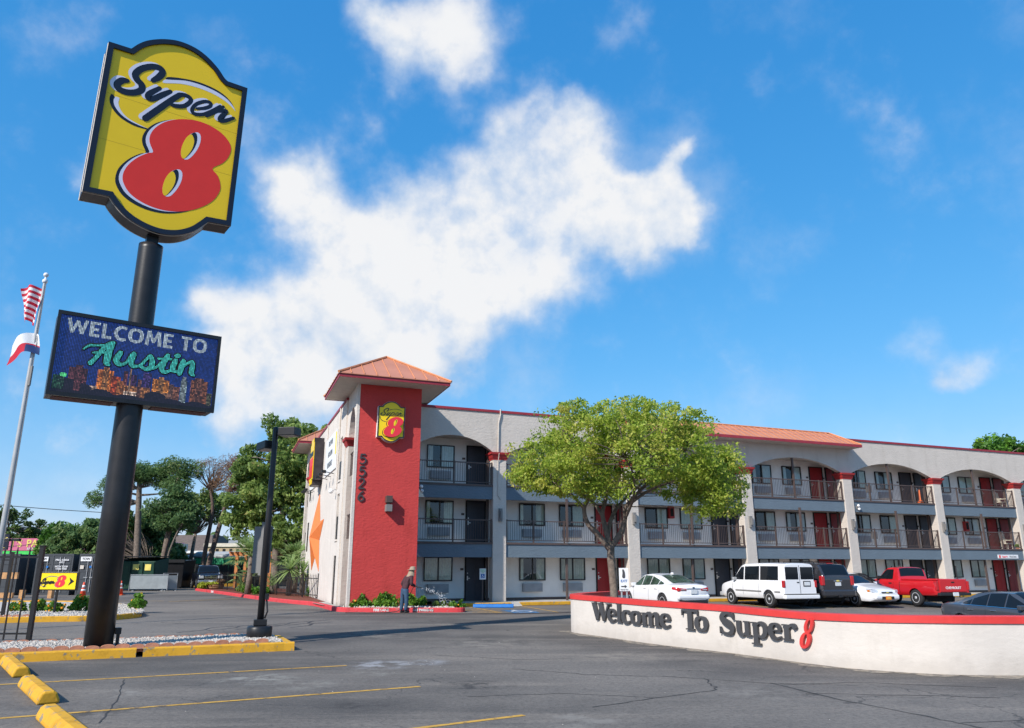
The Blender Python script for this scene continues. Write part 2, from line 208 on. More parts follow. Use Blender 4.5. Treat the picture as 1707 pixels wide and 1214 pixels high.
M = dict(
 asphalt=asphalt(),
 concrete=mat('concrete', (.40, .38, .35), .9, 0, .15, 3, .25, 40),
 walk=mat('sidewalk', (.42, .40, .37), .9, 0, .2, 2, .2, 40),
 stucco=stucco('grey_stucco', (.57, .515, .46), .16), stucco_pale_lit=stucco('pale_lit_stucco', (.64, .585, .53), .14), stucco_red=stucco('red_stucco', (.56, .064, .060), .16),  # second one: the grey paint lightened, end wall's sunlit brightness put into the colour
 stucco_sign=stucco('cream_stucco', (.60, .55, .50), .12, .14, .28),
 band=stucco('slate_blue_stucco', (.135, .178, .218), .08), wall=mat('pale_grey_wall', (.80, .78, .75), .85, 0, .05, 1.5, .12, 50),
 redtrim=mat('red_trim', (.42, .035, .035), .55, 0, .1, 3, .05, 20), coping=mat('red_coping', (.30, .03, .045), .5),
 redcap=mat('red_wall_cap', (.60, .045, .040), .5, 0, .08, 4, .1, 30),
 roof=mat('terracotta_metal', (.50, .205, .125), .5, .0, .08, 1.0, spec=.35), seam=mat('terracotta_seam', (.58, .23, .10), .45),
 soffit=mat('soffit', (.56, .51, .45), .9, 0, .06, 3, .1, 30),
 brown=mat('brown_metal', (.095, .066, .058), .5, 0, .15), black=mat('black_paint', (.018, .018, .02), .38, .1, .2, 4, .04, 20),
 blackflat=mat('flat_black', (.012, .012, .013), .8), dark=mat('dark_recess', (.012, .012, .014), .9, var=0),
 door_n=mat('navy_door', (.045, .050, .066), .45, 0, .08), door_r=mat('red_door', (.30, .014, .017), .45, 0, .08),
 frame=mat('bronze_frame', (.035, .03, .028), .4, .3, .1), glass=glassmat('window_glass', (.86, .90, .88), .03), curtain=mat('curtain', (.86, .86, .72), .9, 0, .12, 6), curtain_w=mat('pale_curtain', (.84, .86, .82), .9, 0, .1, 6),
 grille=mat('grille', (.36, .36, .37), .6, .1, .1), silver=mat('silver', (.6, .6, .6), .3, .9, .05), chrome=mat('chrome', (.75, .75, .76), .12, 1.0, 0),
 yellow=wornpaint('worn_yellow_paint', (.64, .335, .026), (.26, .22, .15), (.57, .63)), line=wornpaint('worn_line_paint', (.58, .33, .06), thr=(.52, .68), bump=0), redcurb=wornpaint('red_curb_paint', (.56, .05, .06), (.42, .12, .11), (.55, .7)),
 bluepaint=mat('blue_paint', (.010, .14, .44), .5, 0, .15, 5, .1, 20), blueline=wornpaint('worn_blue_paint', (.05, .17, .34), thr=(.46, .64), bump=0),
 white=mat('white_paint', (.75, .75, .76), .5, 0, .05), whiteline=wornpaint('white_line', (.65, .65, .65), thr=(.5, .7), bump=0),
 sign_y=mat('sign_yellow', (.86, .57, .010), .35, 0, .03, .8, spec=.4), sign_yb=mat('sign_yellow_bright', (.90, .66, .012), .4, 0, .04), sign_k=mat('sign_navy', (.010, .013, .026), .35, 0, .05), sign_r=mat('sign_red', (.76, .036, .022), .35, 0, .03),
 sign_rb=mat('sign_red_bright', (.80, .04, .06), .4, 0, .03), sign_w=mat('sign_white', (.66, .66, .78), .35, 0, .03), signcase=mat('sign_case', (.05, .042, .045), .4, .3, .3, 3),
 grey=mat('grey_metal', (.19, .185, .18), .55, 0, .08), greyl=mat('light_grey_metal', (.40, .41, .42), .45, .2, .08), letter=mat('charcoal_letter', (.058, .057, .060), .5, 0, .1), orange=mat('orange_plastic', (.62, .12, .025), .5, 0, .1),
 star=mat('orange_star', (.75, .20, .05), .55, 0, .05), terra=mat('terracotta_edging', (.42, .19, .12), .85, 0, .25, 6, .2, 40), stone=mat('white_stone', (.46, .42, .375), .9, 0, .25, 9), mulch=mat('red_mulch', (.16, .045, .025), .95, 0, .5, 9, .6, 30),
 bark=mat('bark', (.17, .135, .11), .95, 0, .35, 6, .8, 22), barkd=mat('dark_bark', (.12, .085, .07), .95, 0, .35, 6, .8, 22), timber=mat('timber', (.50, .27, .12), .8, 0, .25, 5, .2, 30),
 tyre=mat('tyre', (.022, .022, .024), .85, 0, .1), rim=mat('rim', (.52, .53, .55), .35, .15, .05), carglass=mat('car_glass', (.008, .011, .015), .04, 0, 0, spec=.30), carglass_g=mat('green_car_glass', (.045, .075, .055), .04, 0, .6, 3, spec=.5),
 lamp_r=mat('red_lamp', (.45, .012, .015), .15, 0, 0, spec=.7, coat=.8), lamp_w=mat('clear_lamp', (.55, .57, .60), .12, .2, .2, 9, spec=.8, coat=.8), lamp_o=mat('amber_lamp', (.70, .22, .02), .2), plate=mat('plate', (.62, .64, .66), .5, 0, .15, 30), trim=mat('black_trim', (.02, .02, .022), .55),
 p_white=mat('white_car_paint', (.78, .78, .80), .28, 0, 0, coat=1), p_red=mat('red_car_paint', (.52, .012, .018), .28, 0, 0, coat=1), p_dgrey=mat('dark_grey_car_paint', (.040, .040, .046), .25, .3, 0, coat=1), p_slate=mat('slate_car_paint', (.045, .050, .062), .3, 0, 0, coat=1), p_purple=mat('purple_car_paint', (.10, .08, .15), .25, .3, 0, coat=1), p_navy=mat('navy_truck_paint', (.018, .022, .035), .25, .3, 0, coat=1),
 skin=mat('skin', (.36, .19, .13), .6), shirt=mat('maroon_shirt', (.060, .026, .032), .9, 0, .25, 12), jeans=mat('blue_jeans', (.036, .075, .135), .9, 0, .25, 14), hat=mat('straw_hat', (.30, .24, .175), .9, 0, .12, 20), hose=mat('hose', (.05, .04, .04), .5),
 green_b=mat('dumpster_green', (.012, .05, .032), .55, .1, .25, 2), contain=mat('container_grey', (.055, .062, .072), .6, .2, .12, 2), pink=mat('pink_wall', (.55, .14, .24), .8, 0, .08), pink_l=mat('light_pink_wall', (.70, .30, .48), .8), lime=mat('lime_band', (.06, .55, .10), .7), gold=mat('gold_letter', (.72, .58, .14), .6),
 tan=mat('tan_wall', (.42, .32, .20), .85), shingle=mat('brown_shingle', (.13, .10, .085), .9, 0, .2, 3), cream=mat('cream_wall', (.62, .56, .46), .85), bluewin=mat('blue_window', (.05, .14, .32), .2), green_p=mat('green_panel', (.03, .30, .13), .6, 0, .15), grass=mat('grass', (.07, .10, .03), .95, 0, .4, 1.2, .3, 20),
 flag_r=mat('flag_red', (.55, .02, .05), .8), flag_w=mat('flag_white', (.75, .75, .76), .8), flag_b=mat('flag_blue', (.02, .05, .16), .8), water=mat('water_spray', (.75, .78, .80), .1, spec=.8),
 sand=wornpaint('sandy_verge', (.30, .255, .20), (.13, .118, .105), (.42, .62)), sign_seam=mat('sign_seam', (.60, .39, .008), .5, 0, 0),
 flower=mat('orange_flower', (.75, .28, .015), .7, 0, .3, 30), wicker=mat('wicker', (.30, .17, .09), .9, 0, .3, 20, .4, 40), conblock=mat('weathered_timber', (.30, .2, .11), .9, 0, .3, 4),
)
# ------------------------------------------------------------------ mesh helpers
WL = {}                                            # world position of every root and part
def reg(o, parent=None, loc=(0, 0, 0)):
    COL.objects.link(o); o.location = loc
    if parent is not None: o.parent = parent
    WL[o.name] = (WL[parent.name] if parent is not None else Vector((0, 0, 0))) + Vector(loc)
    return o
def tag(o, label=None, cat=None, group=None, kind=None):
    if label: o['label'] = label
    if cat: o['category'] = cat
    if group: o['group'] = group
    if kind: o['kind'] = kind
    return o
def thing(name, label, cat, loc=(0, 0, 0), rz=0., group=None):
    o = bpy.data.objects.new(name, None); o.empty_display_size = .2; reg(o, None, loc); o.rotation_euler = (0, 0, rz)
    return tag(o, label, cat, group)
class MB:
    def __init__(s, T=None): s.v = []; s.f = []; s.mi = []; s.T = T; s.cur = 0
    def pts(s, P):
        i = len(s.v); s.v += [tuple(s.T(*p)) if s.T else tuple(p) for p in P]; return i
    def face(s, P): i = s.pts(P); s.f.append(tuple(range(i, i+len(P)))); s.mi.append(s.cur)
    def box(s, x0, x1, y0, y1, z0, z1):
        i = s.pts([(x0,y0,z0),(x1,y0,z0),(x1,y1,z0),(x0,y1,z0),(x0,y0,z1),(x1,y0,z1),(x1,y1,z1),(x0,y1,z1)])
        s.f += [tuple(i+k for k in q) for q in ((0,3,2,1),(4,5,6,7),(0,1,5,4),(1,2,6,5),(2,3,7,6),(3,0,4,7))]; s.mi += [s.cur]*6; return s
    def hexa(s, P):                                # 8 corners, bottom four then top four
        i = s.pts(P); s.f += [tuple(i+k for k in q) for q in ((0,3,2,1),(4,5,6,7),(0,1,5,4),(1,2,6,5),(2,3,7,6),(3,0,4,7))]; s.mi += [s.cur]*6; return s
    def grid(s, P):                                # rows of points
        n = len(P[0]); i = s.pts([p for r in P for p in r])
        for a in range(len(P)-1):
            for b in range(n-1): s.f.append((i+a*n+b, i+a*n+b+1, i+(a+1)*n+b+1, i+(a+1)*n+b)); s.mi.append(s.cur)
        return s
    def prism(s, poly, f0, f1):                    # 2d polygon placed by f0/f1 (front/back mapping)
        n = len(poly); i = s.pts([f0(*p) for p in poly]); j = s.pts([f1(*p) for p in poly])
        s.f.append(tuple(range(i, i+n))); s.f.append(tuple(range(j+n-1, j-1, -1))); s.mi += [s.cur]*2
        for k in range(n): q = (k+1) % n; s.f.append((i+q, i+k, j+k, j+q)); s.mi.append(s.cur)
        return s
    def tube(s, P, rad, n=8, cap=True):
        P = [Vector(p) for p in P]
        if isinstance(rad, (int, float)): rad = [rad]*len(P)
        rings = []; up = Vector((0, 0, 1)); last = None
        for k, p in enumerate(P):
            d = (P[min(k+1, len(P)-1)]-P[max(k-1, 0)]).normalized()
            if last is None: a = d.orthogonal().normalized() if abs(d.z) > .9 else d.cross(up).normalized()
            else: a = (last - d*last.dot(d)).normalized()
            last = a; b = d.cross(a)
            rings.append([tuple(p + (a*math.cos(t)+b*math.sin(t))*rad[k]) for t in [2*PI*q/n for q in range(n)]])
        i = s.pts([q for r in rings for q in r])
        for a in range(len(P)-1):
            for b in range(n): c = (b+1) % n; s.f.append((i+a*n+b, i+a*n+c, i+(a+1)*n+c, i+(a+1)*n+b)); s.mi.append(s.cur)
        if cap: s.f.append(tuple(i+n-1-k for k in range(n))); s.f.append(tuple(i+(len(P)-1)*n+k for k in range(n))); s.mi += [s.cur]*2
        return s
    def lathe(s, prof, c=(0, 0, 0), n=16, axis='z'):
        def pt(r, h, t):
            a, b = r*math.cos(t), r*math.sin(t)
            return {'z': (c[0]+a, c[1]+b, c[2]+h), 'y': (c[0]+a, c[1]+h, c[2]+b), 'x': (c[0]+h, c[1]+a, c[2]+b)}[axis]
        i = s.pts([pt(r, h, 2*PI*q/n) for r, h in prof for q in range(n)])
        for a in range(len(prof)-1):
            for b in range(n): d = (b+1) % n; s.f.append((i+a*n+b, i+a*n+d, i+(a+1)*n+d, i+(a+1)*n+b)); s.mi.append(s.cur)
        s.f.append(tuple(i+n-1-k for k in range(n))); s.f.append(tuple(i+(len(prof)-1)*n+k for k in range(n))); s.mi += [s.cur]*2
        return s
    def ball(s, c, r, n=8, m=6, sc=(1, 1, 1)):
        pr = [(max(1e-4, math.sin(PI*k/m))*r, -math.cos(PI*k/m)*r) for k in range(m+1)]
        i = len(s.v); T, s.T = s.T, None; s.lathe(pr, (0, 0, 0), n); s.T = T
        for k in range(i, len(s.v)):
            x, y, z = s.v[k]; q = (c[0]+x*sc[0], c[1]+y*sc[1], c[2]+z*sc[2]); s.v[k] = tuple(T(*q)) if T else q
        return s
    def mesh(s, name, mats, smooth=False):
        me = bpy.data.meshes.new(name); me.from_pydata(s.v, [], s.f)
        for m in (mats if isinstance(mats, (list, tuple)) else [mats]): me.materials.append(m)
        if len(me.materials) > 1: me.polygons.foreach_set('material_index', s.mi)
        if smooth: me.polygons.foreach_set('use_smooth', [True]*len(me.polygons))
        me.update(); return me
    def build(s, name, mats, parent=None, smooth=False, local=False, loc=(0, 0, 0), bevel=0., fix=False):
        """local: vertices already relative to the parent; otherwise they are world points"""
        me = s.mesh(name, mats, smooth); o = bpy.data.objects.new(name, me)
        if parent is None and not local:
            a = np.array(s.v); c = (float((a[:,0].min()+a[:,0].max())/2), float((a[:,1].min()+a[:,1].max())/2), float(a[:,2].min()))
            me.transform(Matrix.Translation(-Vector(c))); loc = c
        elif not local: me.transform(Matrix.Translation(-WL[parent.name]))
        if fix:
            bm = bmesh.new(); bm.from_mesh(me); bmesh.ops.remove_doubles(bm, verts=bm.verts, dist=1e-4); bmesh.ops.recalc_face_normals(bm, faces=bm.faces); bm.to_mesh(me); bm.free()
        reg(o, parent, loc)
        if bevel: b = o.modifiers.new('bevel', 'BEVEL'); b.width = bevel; b.segments = 2; b.limit_method = 'ANGLE'; b.angle_limit = R(40)
        return o
def dup(o, parent=None, loc=None, label=None, group=None, rz=None):
    c = o.copy(); COL.objects.link(c)
    if parent is not None: c.parent = parent
    if loc is not None: c.location = loc
    if rz is not None: c.rotation_euler = (0, 0, rz)
    WL[c.name] = (WL[parent.name] if parent is not None else Vector((0, 0, 0))) + Vector(c.location)
    if label: c['label'] = label
    if group: c['group'] = group
    for ch in list(o.children): dup(ch, c)
    return c
def rotT(cx, cy, rz, cz=0.):
    c, s = math.cos(rz), math.sin(rz)
    return lambda x, y, z: (cx+x*c-y*s, cy+x*s+y*c, cz+z)
def crom(P, n=6, closed=False):                    # smooth curve through points of any dimension
    P = [np.array(p, float) for p in P]; out = []; L = len(P)
    for i in range(L if closed else L-1):
        p0, p1, p2, p3 = (P[(i-1) % L], P[i], P[(i+1) % L], P[(i+2) % L]) if closed else (P[max(i-1, 0)], P[i], P[i+1], P[min(i+2, L-1)])
        for k in range(n):
            t = k/n; out.append(.5*((2*p1)+(-p0+p2)*t+(2*p0-5*p1+4*p2-p3)*t*t+(-p0+3*p1-3*p2+p3)*t**3))
    if not closed: out.append(P[-1])
    return [tuple(float(c) for c in q) for q in out]
def ribbon(pts, n=6, cap=True):                    # (x, y, width) centre line -> outline polygon
    Q = crom(pts, n) if len(pts) > 2 else pts
    L, Rr = [], []
    for i, (x, y, w) in enumerate(Q):
        x0, y0 = Q[max(i-1, 0)][:2]; x1, y1 = Q[min(i+1, len(Q)-1)][:2]; d = math.hypot(x1-x0, y1-y0) or 1
        nx, ny = -(y1-y0)/d, (x1-x0)/d; L.append((x+nx*w/2, y+ny*w/2)); Rr.append((x-nx*w/2, y-ny*w/2))
    def arc(i, sgn):
        x, y, w = Q[i]; j = i-1 if i else 1; a = math.atan2(y-Q[j][1], x-Q[j][0])
        return [(x+w/2*math.cos(a+t), y+w/2*math.sin(a+t)) for t in (PI/4*.9, 0, -PI/4*.9)]
    e = arc(len(Q)-1, 1) if cap else []; b = arc(0, 1) if cap else []
    return L + e + Rr[::-1] + b
def leaves(name, cen, size, mat_, parent=None, tone=None, up=.3, asp=.55, loc=None, kind=None):
    """many leaf-sized faces; cen (n,3) world points"""
    n = len(cen); nr = rng.normal(size=(n, 3)); nr[:, 2] += up; nr /= np.linalg.norm(nr, axis=1)[:, None]
    t = rng.normal(size=(n, 3)); a = np.cross(nr, t); a /= np.linalg.norm(a, axis=1)[:, None]; b = np.cross(nr, a)
    s = (np.asarray(size)*rng.uniform(.7, 1.3, n))[:, None]
    base = WL[parent.name] if parent is not None else Vector((0, 0, 0))
    c = np.asarray(cen) - np.array(base)
    V = np.stack([c-a*s, c-b*s*asp+nr*s*.12, c+a*s, c+b*s*asp+nr*s*.12], 1).reshape(-1, 3)
    me = bpy.data.meshes.new(name); me.vertices.add(4*n); me.vertices.foreach_set('co', V.ravel().astype(np.float32))
    me.loops.add(4*n); me.loops.foreach_set('vertex_index', np.arange(4*n, dtype=np.int32))
    me.polygons.add(n); me.polygons.foreach_set('loop_start', np.arange(0, 4*n, 4, dtype=np.int32))
    me.update(calc_edges=True)
    at = me.attributes.new('tone', 'FLOAT', 'POINT')
    tn = rng.uniform(0, 1, n) if tone is None else np.clip(np.asarray(tone), 0, 1)
    at.data.foreach_set('value', np.repeat(tn, 4).astype(np.float32))
    me.materials.append(mat_); o = bpy.data.objects.new(name, me)
    if parent is None:
        c0 = Vector((float(V[:, 0].mean()), float(V[:, 1].mean()), float(V[:, 2].min()))); me.transform(Matrix.Translation(-c0)); reg(o, None, c0)
    else: reg(o, parent)
    return o
def in_ball(n):
    p = rng.normal(size=(n, 3)); p /= np.linalg.norm(p, axis=1)[:, None]; return p*(rng.uniform(0, 1, n)**(1/3.))[:, None]
def textmesh(s, size, bold=0., depth=.01, shear=0., align='CENTER', sx=1.):
    cu = bpy.data.curves.new('text', 'FONT'); cu.body = s; cu.size = size; cu.extrude = depth/2; cu.offset = bold; cu.shear = shear; cu.align_x = align; cu.align_y = 'CENTER'; cu.resolution_u = 3
    o = bpy.data.objects.new('text', cu); COL.objects.link(o); bpy.context.view_layer.update()
    me = bpy.data.meshes.new_from_object(o.evaluated_get(bpy.context.evaluated_depsgraph_get())); bpy.data.objects.remove(o)
    if sx != 1.: me.transform(Matrix.Scale(sx, 4, (1, 0, 0)))
    return me
def text_on(name, s, size, m, parent, origin, xdir, zdir=(0, 0, 1), bold=0., depth=.006, align='CENTER', sx=1.):
    """lettering laid on a surface: origin is a world point when parent is None or unrotated"""
    me = textmesh(s, size, bold, depth, 0, align, sx); X = Vector(xdir).normalized(); Z = Vector(zdir).normalized(); Y = X.cross(Z)*-1
    Mx = Matrix((X, Z, X.cross(Z))).transposed().to_4x4(); me.transform(Mx); me.materials.clear(); me.materials.append(m); me.name = name
    o = bpy.data.objects.new(name, me); reg(o, parent, Vector(origin) - (WL[parent.name] if parent is not None else Vector((0, 0, 0)))); return o

# building coordinates: u along the long front, v into the building
P0 = Vector((-.281, 36.845, 0)); DU = Vector((.9263, .3769, 0)); DV = Vector((-.3453, .9385, 0)); TH = math.atan2(DU.y, DU.x)
def B(u, v, z): q = P0 + DU*u + DV*v; return (q.x, q.y, z)            # world point
def Lc(u, v, z): q = DU*u + DV*v; return (q.x, q.y, z)                # same, relative

# ------------------------------------------------------------------ ground
def sst(x): x = min(max(x, 0), 1); return x*x*(3-2*x)
def gh(x, y):                                       # the car park falls away gently behind the welcome wall
    qx, qy = x-P0.x, y-P0.y; u = (qx*.9385+qy*.3453)/.9994; v = (-.3769*qx+.9263*qy)/.9994
    f = float(np.interp(v, [-26, -23.5, -20, -17, -14, -9, -5, -2.5, -1.5], [0, 0, .85, 1, .9, .38, .12, .02, 0]))
    return -.5*sst((u+1)/10)*f*sst((60-u)/15)
def pu(u, v, e=.004): x, y, _ = B(u, v, 0); return (x, y, gh(x, y)+e)
g = MB(); g.grid([[(x, y, gh(x, y)) for x in [-700, -60, -20, -8]+[-4+k*.8 for k in range(76)]+[62, 700]] for y in [-60, -10, 6]+[9+k*.8 for k in range(66)]+[66, 120, 900]])
tag(g.build('parking_lot', M['asphalt'], None, True, True), kind='structure')
g = MB(); g.grid([[(x, y, .006) for x in (-500, 0, 500)] for y in (90, 300, 890)]); tag(g.build('grass_field', M['grass']), kind='structure')
def strip(mb, p, q, w, z=.004):
    d = Vector((q[0]-p[0], q[1]-p[1], 0)); n = Vector((-d.y, d.x, 0)).normalized()*w/2
    mb.face([(p[0]-n.x, p[1]-n.y, z), (q[0]-n.x, q[1]-n.y, z), (q[0]+n.x, q[1]+n.y, z), (p[0]+n.x, p[1]+n.y, z)])
mb = MB()
for p, q in (((-9.6, 11.1), (-2.92, 14.33)), ((-8.6, 8.05), (-1.34, 11.89)), ((-6.0, 5.75), (.14, 9.67)), ((-5.0, 3.2), (1.6, 7.3))): strip(mb, p, q, .09)
for p, q in (((-28, 40.2), (-18, 41.0)), ((-17.4, 40.3), (-15.2, 44.0))): strip(mb, p, q, .13)
for u in (-3.3, .27, 3.0, 5.75, 8.5, 11.2, 14, 16.8, 19.6, 22.4, 25.2, 28): 
    if u > 0:
        for k in range(8): a, b = -1.2-.64*k, -1.2-.64*(k+1); mb.face([pu(u-.4*k/8-.05, a), pu(u-.4*(k+1)/8-.05, b), pu(u-.4*(k+1)/8+.05, b), pu(u-.4*k/8+.05, a)])
for p, q in ((B(-3.3, -5.2, 0), B(-2.4, -5.8, 0)), (B(-2.2, -1.3, 0), B(-2.3, -5.8, 0)), (B(-3.25, -2.0, 0), B(-2.25, -4.2, 0)), (B(-3.25, -3.4, 0), B(-2.4, -5.6, 0))): strip(mb, p, q, .1)
tag(mb.build('parking_lines', M['line']), kind='structure')
mb = MB(); a, b_, c, d = B(-1.75, -4.1, .004), B(-1.95, -6.3, .004), B(-.95, -6.5, .004), B(-.55, -4.3, .004); mb.face([a, b_, c, d])
hm = mb.build('accessible_bay_mark', M['blueline']); tag(hm, kind='structure')
mb = MB(); T = rotT(*B(-1.3, -5.3, 0)[:2], TH, .008)
for poly in (ribbon([(.0, .62, .16), (0, .25, .13), (.3, .22, .12), (.45, -.1, .12), (.6, -.1, .1)]), ribbon([(-.1, .3, .1), (-.35, .05, .1), (-.25, -.35, .1), (.1, -.45, .1), (.35, -.2, .1)])): mb.face([T(x, y*1.3, 0) for x, y in poly])
tag(mb.build('accessible_symbol', M['whiteline']), kind='structure')
# sealed cracks, tyre scrub marks
mb = MB()
def crack(P, w):
    Q = []
    for i in range(len(P)-1):
        for k in range(8): t = k/8; Q.append((P[i][0]+(P[i+1][0]-P[i][0])*t+random.gauss(0, .02), P[i][1]+(P[i+1][1]-P[i][1])*t+random.gauss(0, .02), w*random.uniform(.5, 1.3)))
    Q.append((*P[-1], w)); L = []
    for i in range(len(Q)-1):
        a, b = Q[i], Q[i+1]; d = math.hypot(b[0]-a[0], b[1]-a[1]) or 1; nx, ny = -(b[1]-a[1])/d, (b[0]-a[0])/d
        mb.face([(a[0]-nx*a[2]/2, a[1]-ny*a[2]/2, .003), (b[0]-nx*b[2]/2, b[1]-ny*b[2]/2, .003), (b[0]+nx*b[2]/2, b[1]+ny*b[2]/2, .003), (a[0]+nx*a[2]/2, a[1]+ny*a[2]/2, .003)])
for P, w in (([(5.1, 12.0), (3.9, 12.2), (2.6, 12.9), (1.2, 13.2), (.0, 13.9)], .02), ([(3.9, 12.2), (4.3, 10.8), (4.9, 9.4), (5.2, 8.6)], .04), ([(3.0, 12.7), (2.9, 11.6), (1.9, 10.9), (1.0, 10.2)], .03), ([(4.0, 12.1), (5.3, 12.3), (7.0, 11.8)], .025), ([(4.1, 11.3), (6.5, 10.9)], .022), ([(5.0, 9.2), (6.3, 9.5), (7.4, 9.3)], .025), ([(1.9, 10.9), (.7, 11.3), (-.6, 11.0)], .02), ([(-6, 12.6), (-5.2, 10.8), (-4.6, 9.2)], .02), ([(-1.5, 16), (.2, 15.2), (1.9, 15.6)], .02)): crack(P, w)
tag(mb.build('sealed_cracks', mat('crack_filler', (.045, .043, .042), .85)), kind='structure')
mb = MB()
for i, (x, y) in enumerate(((-8.9, 21.3), (-8.3, 22.0), (-7.7, 22.3), (-7.2, 23.3), (-6.7, 24.0), (-6.4, 23.0))): 
    crack([(x, y), (x+.35, y+.9), (x+.25, y+1.7), (x+.7, y+2.4)], .10)
tag(mb.build('tyre_scrub_marks', mat('tyre_mark', (.05, .05, .053), .8)), kind='structure')

# ------------------------------------------------------------------ kerbs, islands, pavements
def loop_kerb(name, path, h, w, m, closed=False, inner=1, cap=.03):
    mb = MB(); n = len(path); P = [Vector((p[0], p[1], 0)) for p in path]; O, I = [], []
    for i in range(n):
        a = P[(i-1) % n] if closed or i else P[0]; b = P[(i+1) % n] if closed or i < n-1 else P[-1]
        d = (b-a).normalized(); nn = Vector((-d.y, d.x, 0))*inner; O.append(P[i]); I.append(P[i]+nn*w)
    rows = []
    for i in list(range(n))+([0] if closed else []):
        o, q = O[i], I[i]; e = (q-o).normalized()*cap
        rows.append([(o.x, o.y, 0), (o.x+e.x*.3, o.y+e.y*.3, h-cap), (o.x+e.x, o.y+e.y, h), (q.x-e.x, q.y-e.y, h), (q.x, q.y, 0)])
    mb.grid(rows)
    if not closed: mb.face(rows[0][::-1]); mb.face(rows[-1])
    return tag(mb.build(name, m, fix=True, bevel=0), kind='structure')
def scallops(root, P, Q, off=.0, z=.13):
    d = Vector((Q[0]-P[0], Q[1]-P[1], 0)); n = int(d.length/.26); rz = math.atan2(d.y, d.x); proto = None
    for k in range(n):
        c = Vector((P[0], P[1], 0)) + d*((k+.5)/n)
        if proto is None:
            m = MB(); pr = [(-.128, -.1)] + [(.128*-math.cos(PI*t/8), .048*math.sin(PI*t/8)+.005) for t in range(9)] + [(.128, -.1)]
            m.prism(pr, lambda x, y: (x, -.025, y), lambda x, y: (x, .025, y)); proto = m.build('edging_tile', M['terra'], root, local=True, bevel=.008); o = proto
        else: o = dup(proto, root)
        o.location = Vector((c.x, c.y, z+random.uniform(-.012, .012))) - WL[root.name]; o.rotation_euler = (random.uniform(-.12, .12), random.uniform(-.05, .05), rz+random.uniform(-.05, .05))
def gravel(name, poly, z, n, s, m):
    poly = [Vector((p[0], p[1])) for p in poly]; xs = [p.x for p in poly]; ys = [p.y for p in poly]
    def inside(x, y):
        c = False
        for i in range(len(poly)):
            a, b = poly[i], poly[i-1]
            if (a.y > y) != (b.y > y) and x < (b.x-a.x)*(y-a.y)/(b.y-a.y)+a.x: c = not c
        return c
    C = []
    while len(C) < n:
        x, y = random.uniform(min(xs), max(xs)), random.uniform(min(ys), max(ys))
        if inside(x, y): C.append((x, y, z+random.uniform(-.01, .03)))
    C = np.array(C); O = np.array([(1,0,0),(0,1,0),(-1,0,0),(0,-1,0),(0,0,.7),(0,0,-.7)], float); k = len(C)
    sc = rng.uniform(.5, 1.5, (k, 1, 3))*s; ang = rng.uniform(0, 2*PI, k); ca, sa = np.cos(ang), np.sin(ang)
    V = O[None]*sc + rng.normal(0, s*.15, (k, 6, 3)); X = V[:, :, 0]*ca[:, None]-V[:, :, 1]*sa[:, None]; Y = V[:, :, 0]*sa[:, None]+V[:, :, 1]*ca[:, None]
    V = np.stack([X, Y, V[:, :, 2]], 2) + C[:, None, :]
    F = np.array([(0,1,4),(1,2,4),(2,3,4),(3,0,4),(1,0,5),(2,1,5),(3,2,5),(0,3,5)]); F = (F[None]+6*np.arange(k)[:, None, None]).reshape(-1, 3)
    me = bpy.data.meshes.new(name); me.from_pydata(V.reshape(-1, 3).tolist(), [], F.tolist()); me.materials.append(m)
    return tag(reg(bpy.data.objects.new(name, me)), kind='stuff')
# near island with pole sign and lamp
isl = thing('traffic_island', 'narrow gravel island with a yellow kerb under the tall pole sign', 'island', (-8, 16, 0))
A0, A1 = Vector((-14.2, 12.45, 0)), Vector((-4.55, 16.85, 0)); dI = (A1-A0).normalized(); nI = Vector((-dI.y, dI.x, 0)); LI = (A1-A0).length; gap = (Vector((-7.25, 15.72, 0))-A0).dot(dI)
def isl_pt(s, t, z): p = A0 + dI*s + nI*t; return (p.x, p.y, z)
for k, (s0, s1) in enumerate(((0, gap-.06), (gap+.06, LI))):
    m = MB(isl_pt); n = 14; rows = []
    for q in range(n+1):
        s = s0+(s1-s0)*q/n; w = random.uniform(-.008, .008)
        rows.append([(s, w, 0), (s, .012+w, .145), (s, .03+w, .168), (s, .15, .168), (s, .17, .1)])
    m.grid(rows); m.face(rows[0][::-1]); m.face(rows[-1]); m.build('kerb', M['yellow'], isl)
m = MB(isl_pt); rows = [[(s, 2.62, 0), (s, 2.6, .15), (s, 2.46, .15), (s, 2.45, .05)] for s in (0, 5, 8, LI-1.2, LI-.3, LI)]
rows[-2] = [(LI-.15, 2.0+.4, 0), (LI-.15, 2.38, .15), (LI-.3, 2.25, .15), (LI-.3, 2.2, .05)]; rows[-1] = [(LI, .15, 0), (LI-.01, .15, .15), (LI-.15, .2, .15), (LI-.15, .2, .05)]
rows.insert(-1, [(LI, 2.0, 0), (LI-.01, 1.95, .15), (LI-.15, 1.9, .15), (LI-.15, 1.9, .05)])
m.grid(rows); m.build('kerb', M['yellow'], isl)
m = MB(isl_pt); m.face([(0, .16, .145), (LI-.12, .16, .145), (LI-.12, 2.0, .145), (LI-.4, 2.44, .145), (0, 2.44, .145)]); m.build('gravel_bed', M['stone'], isl)
scallops(isl, isl_pt(.2, .22, 0), isl_pt(LI-.5, .22, 0), z=.185); scallops(isl, isl_pt(3.2, 2.40, 0), isl_pt(LI-.6, 2.40, 0), z=.15)
gravel('white_gravel', [isl_pt(0, .28, 0), isl_pt(LI-.2, .28, 0), isl_pt(LI-.2, 2.0, 0), isl_pt(LI-.5, 2.3, 0), isl_pt(0, 2.3, 0)], .150, 14000, .034, M['stone'])
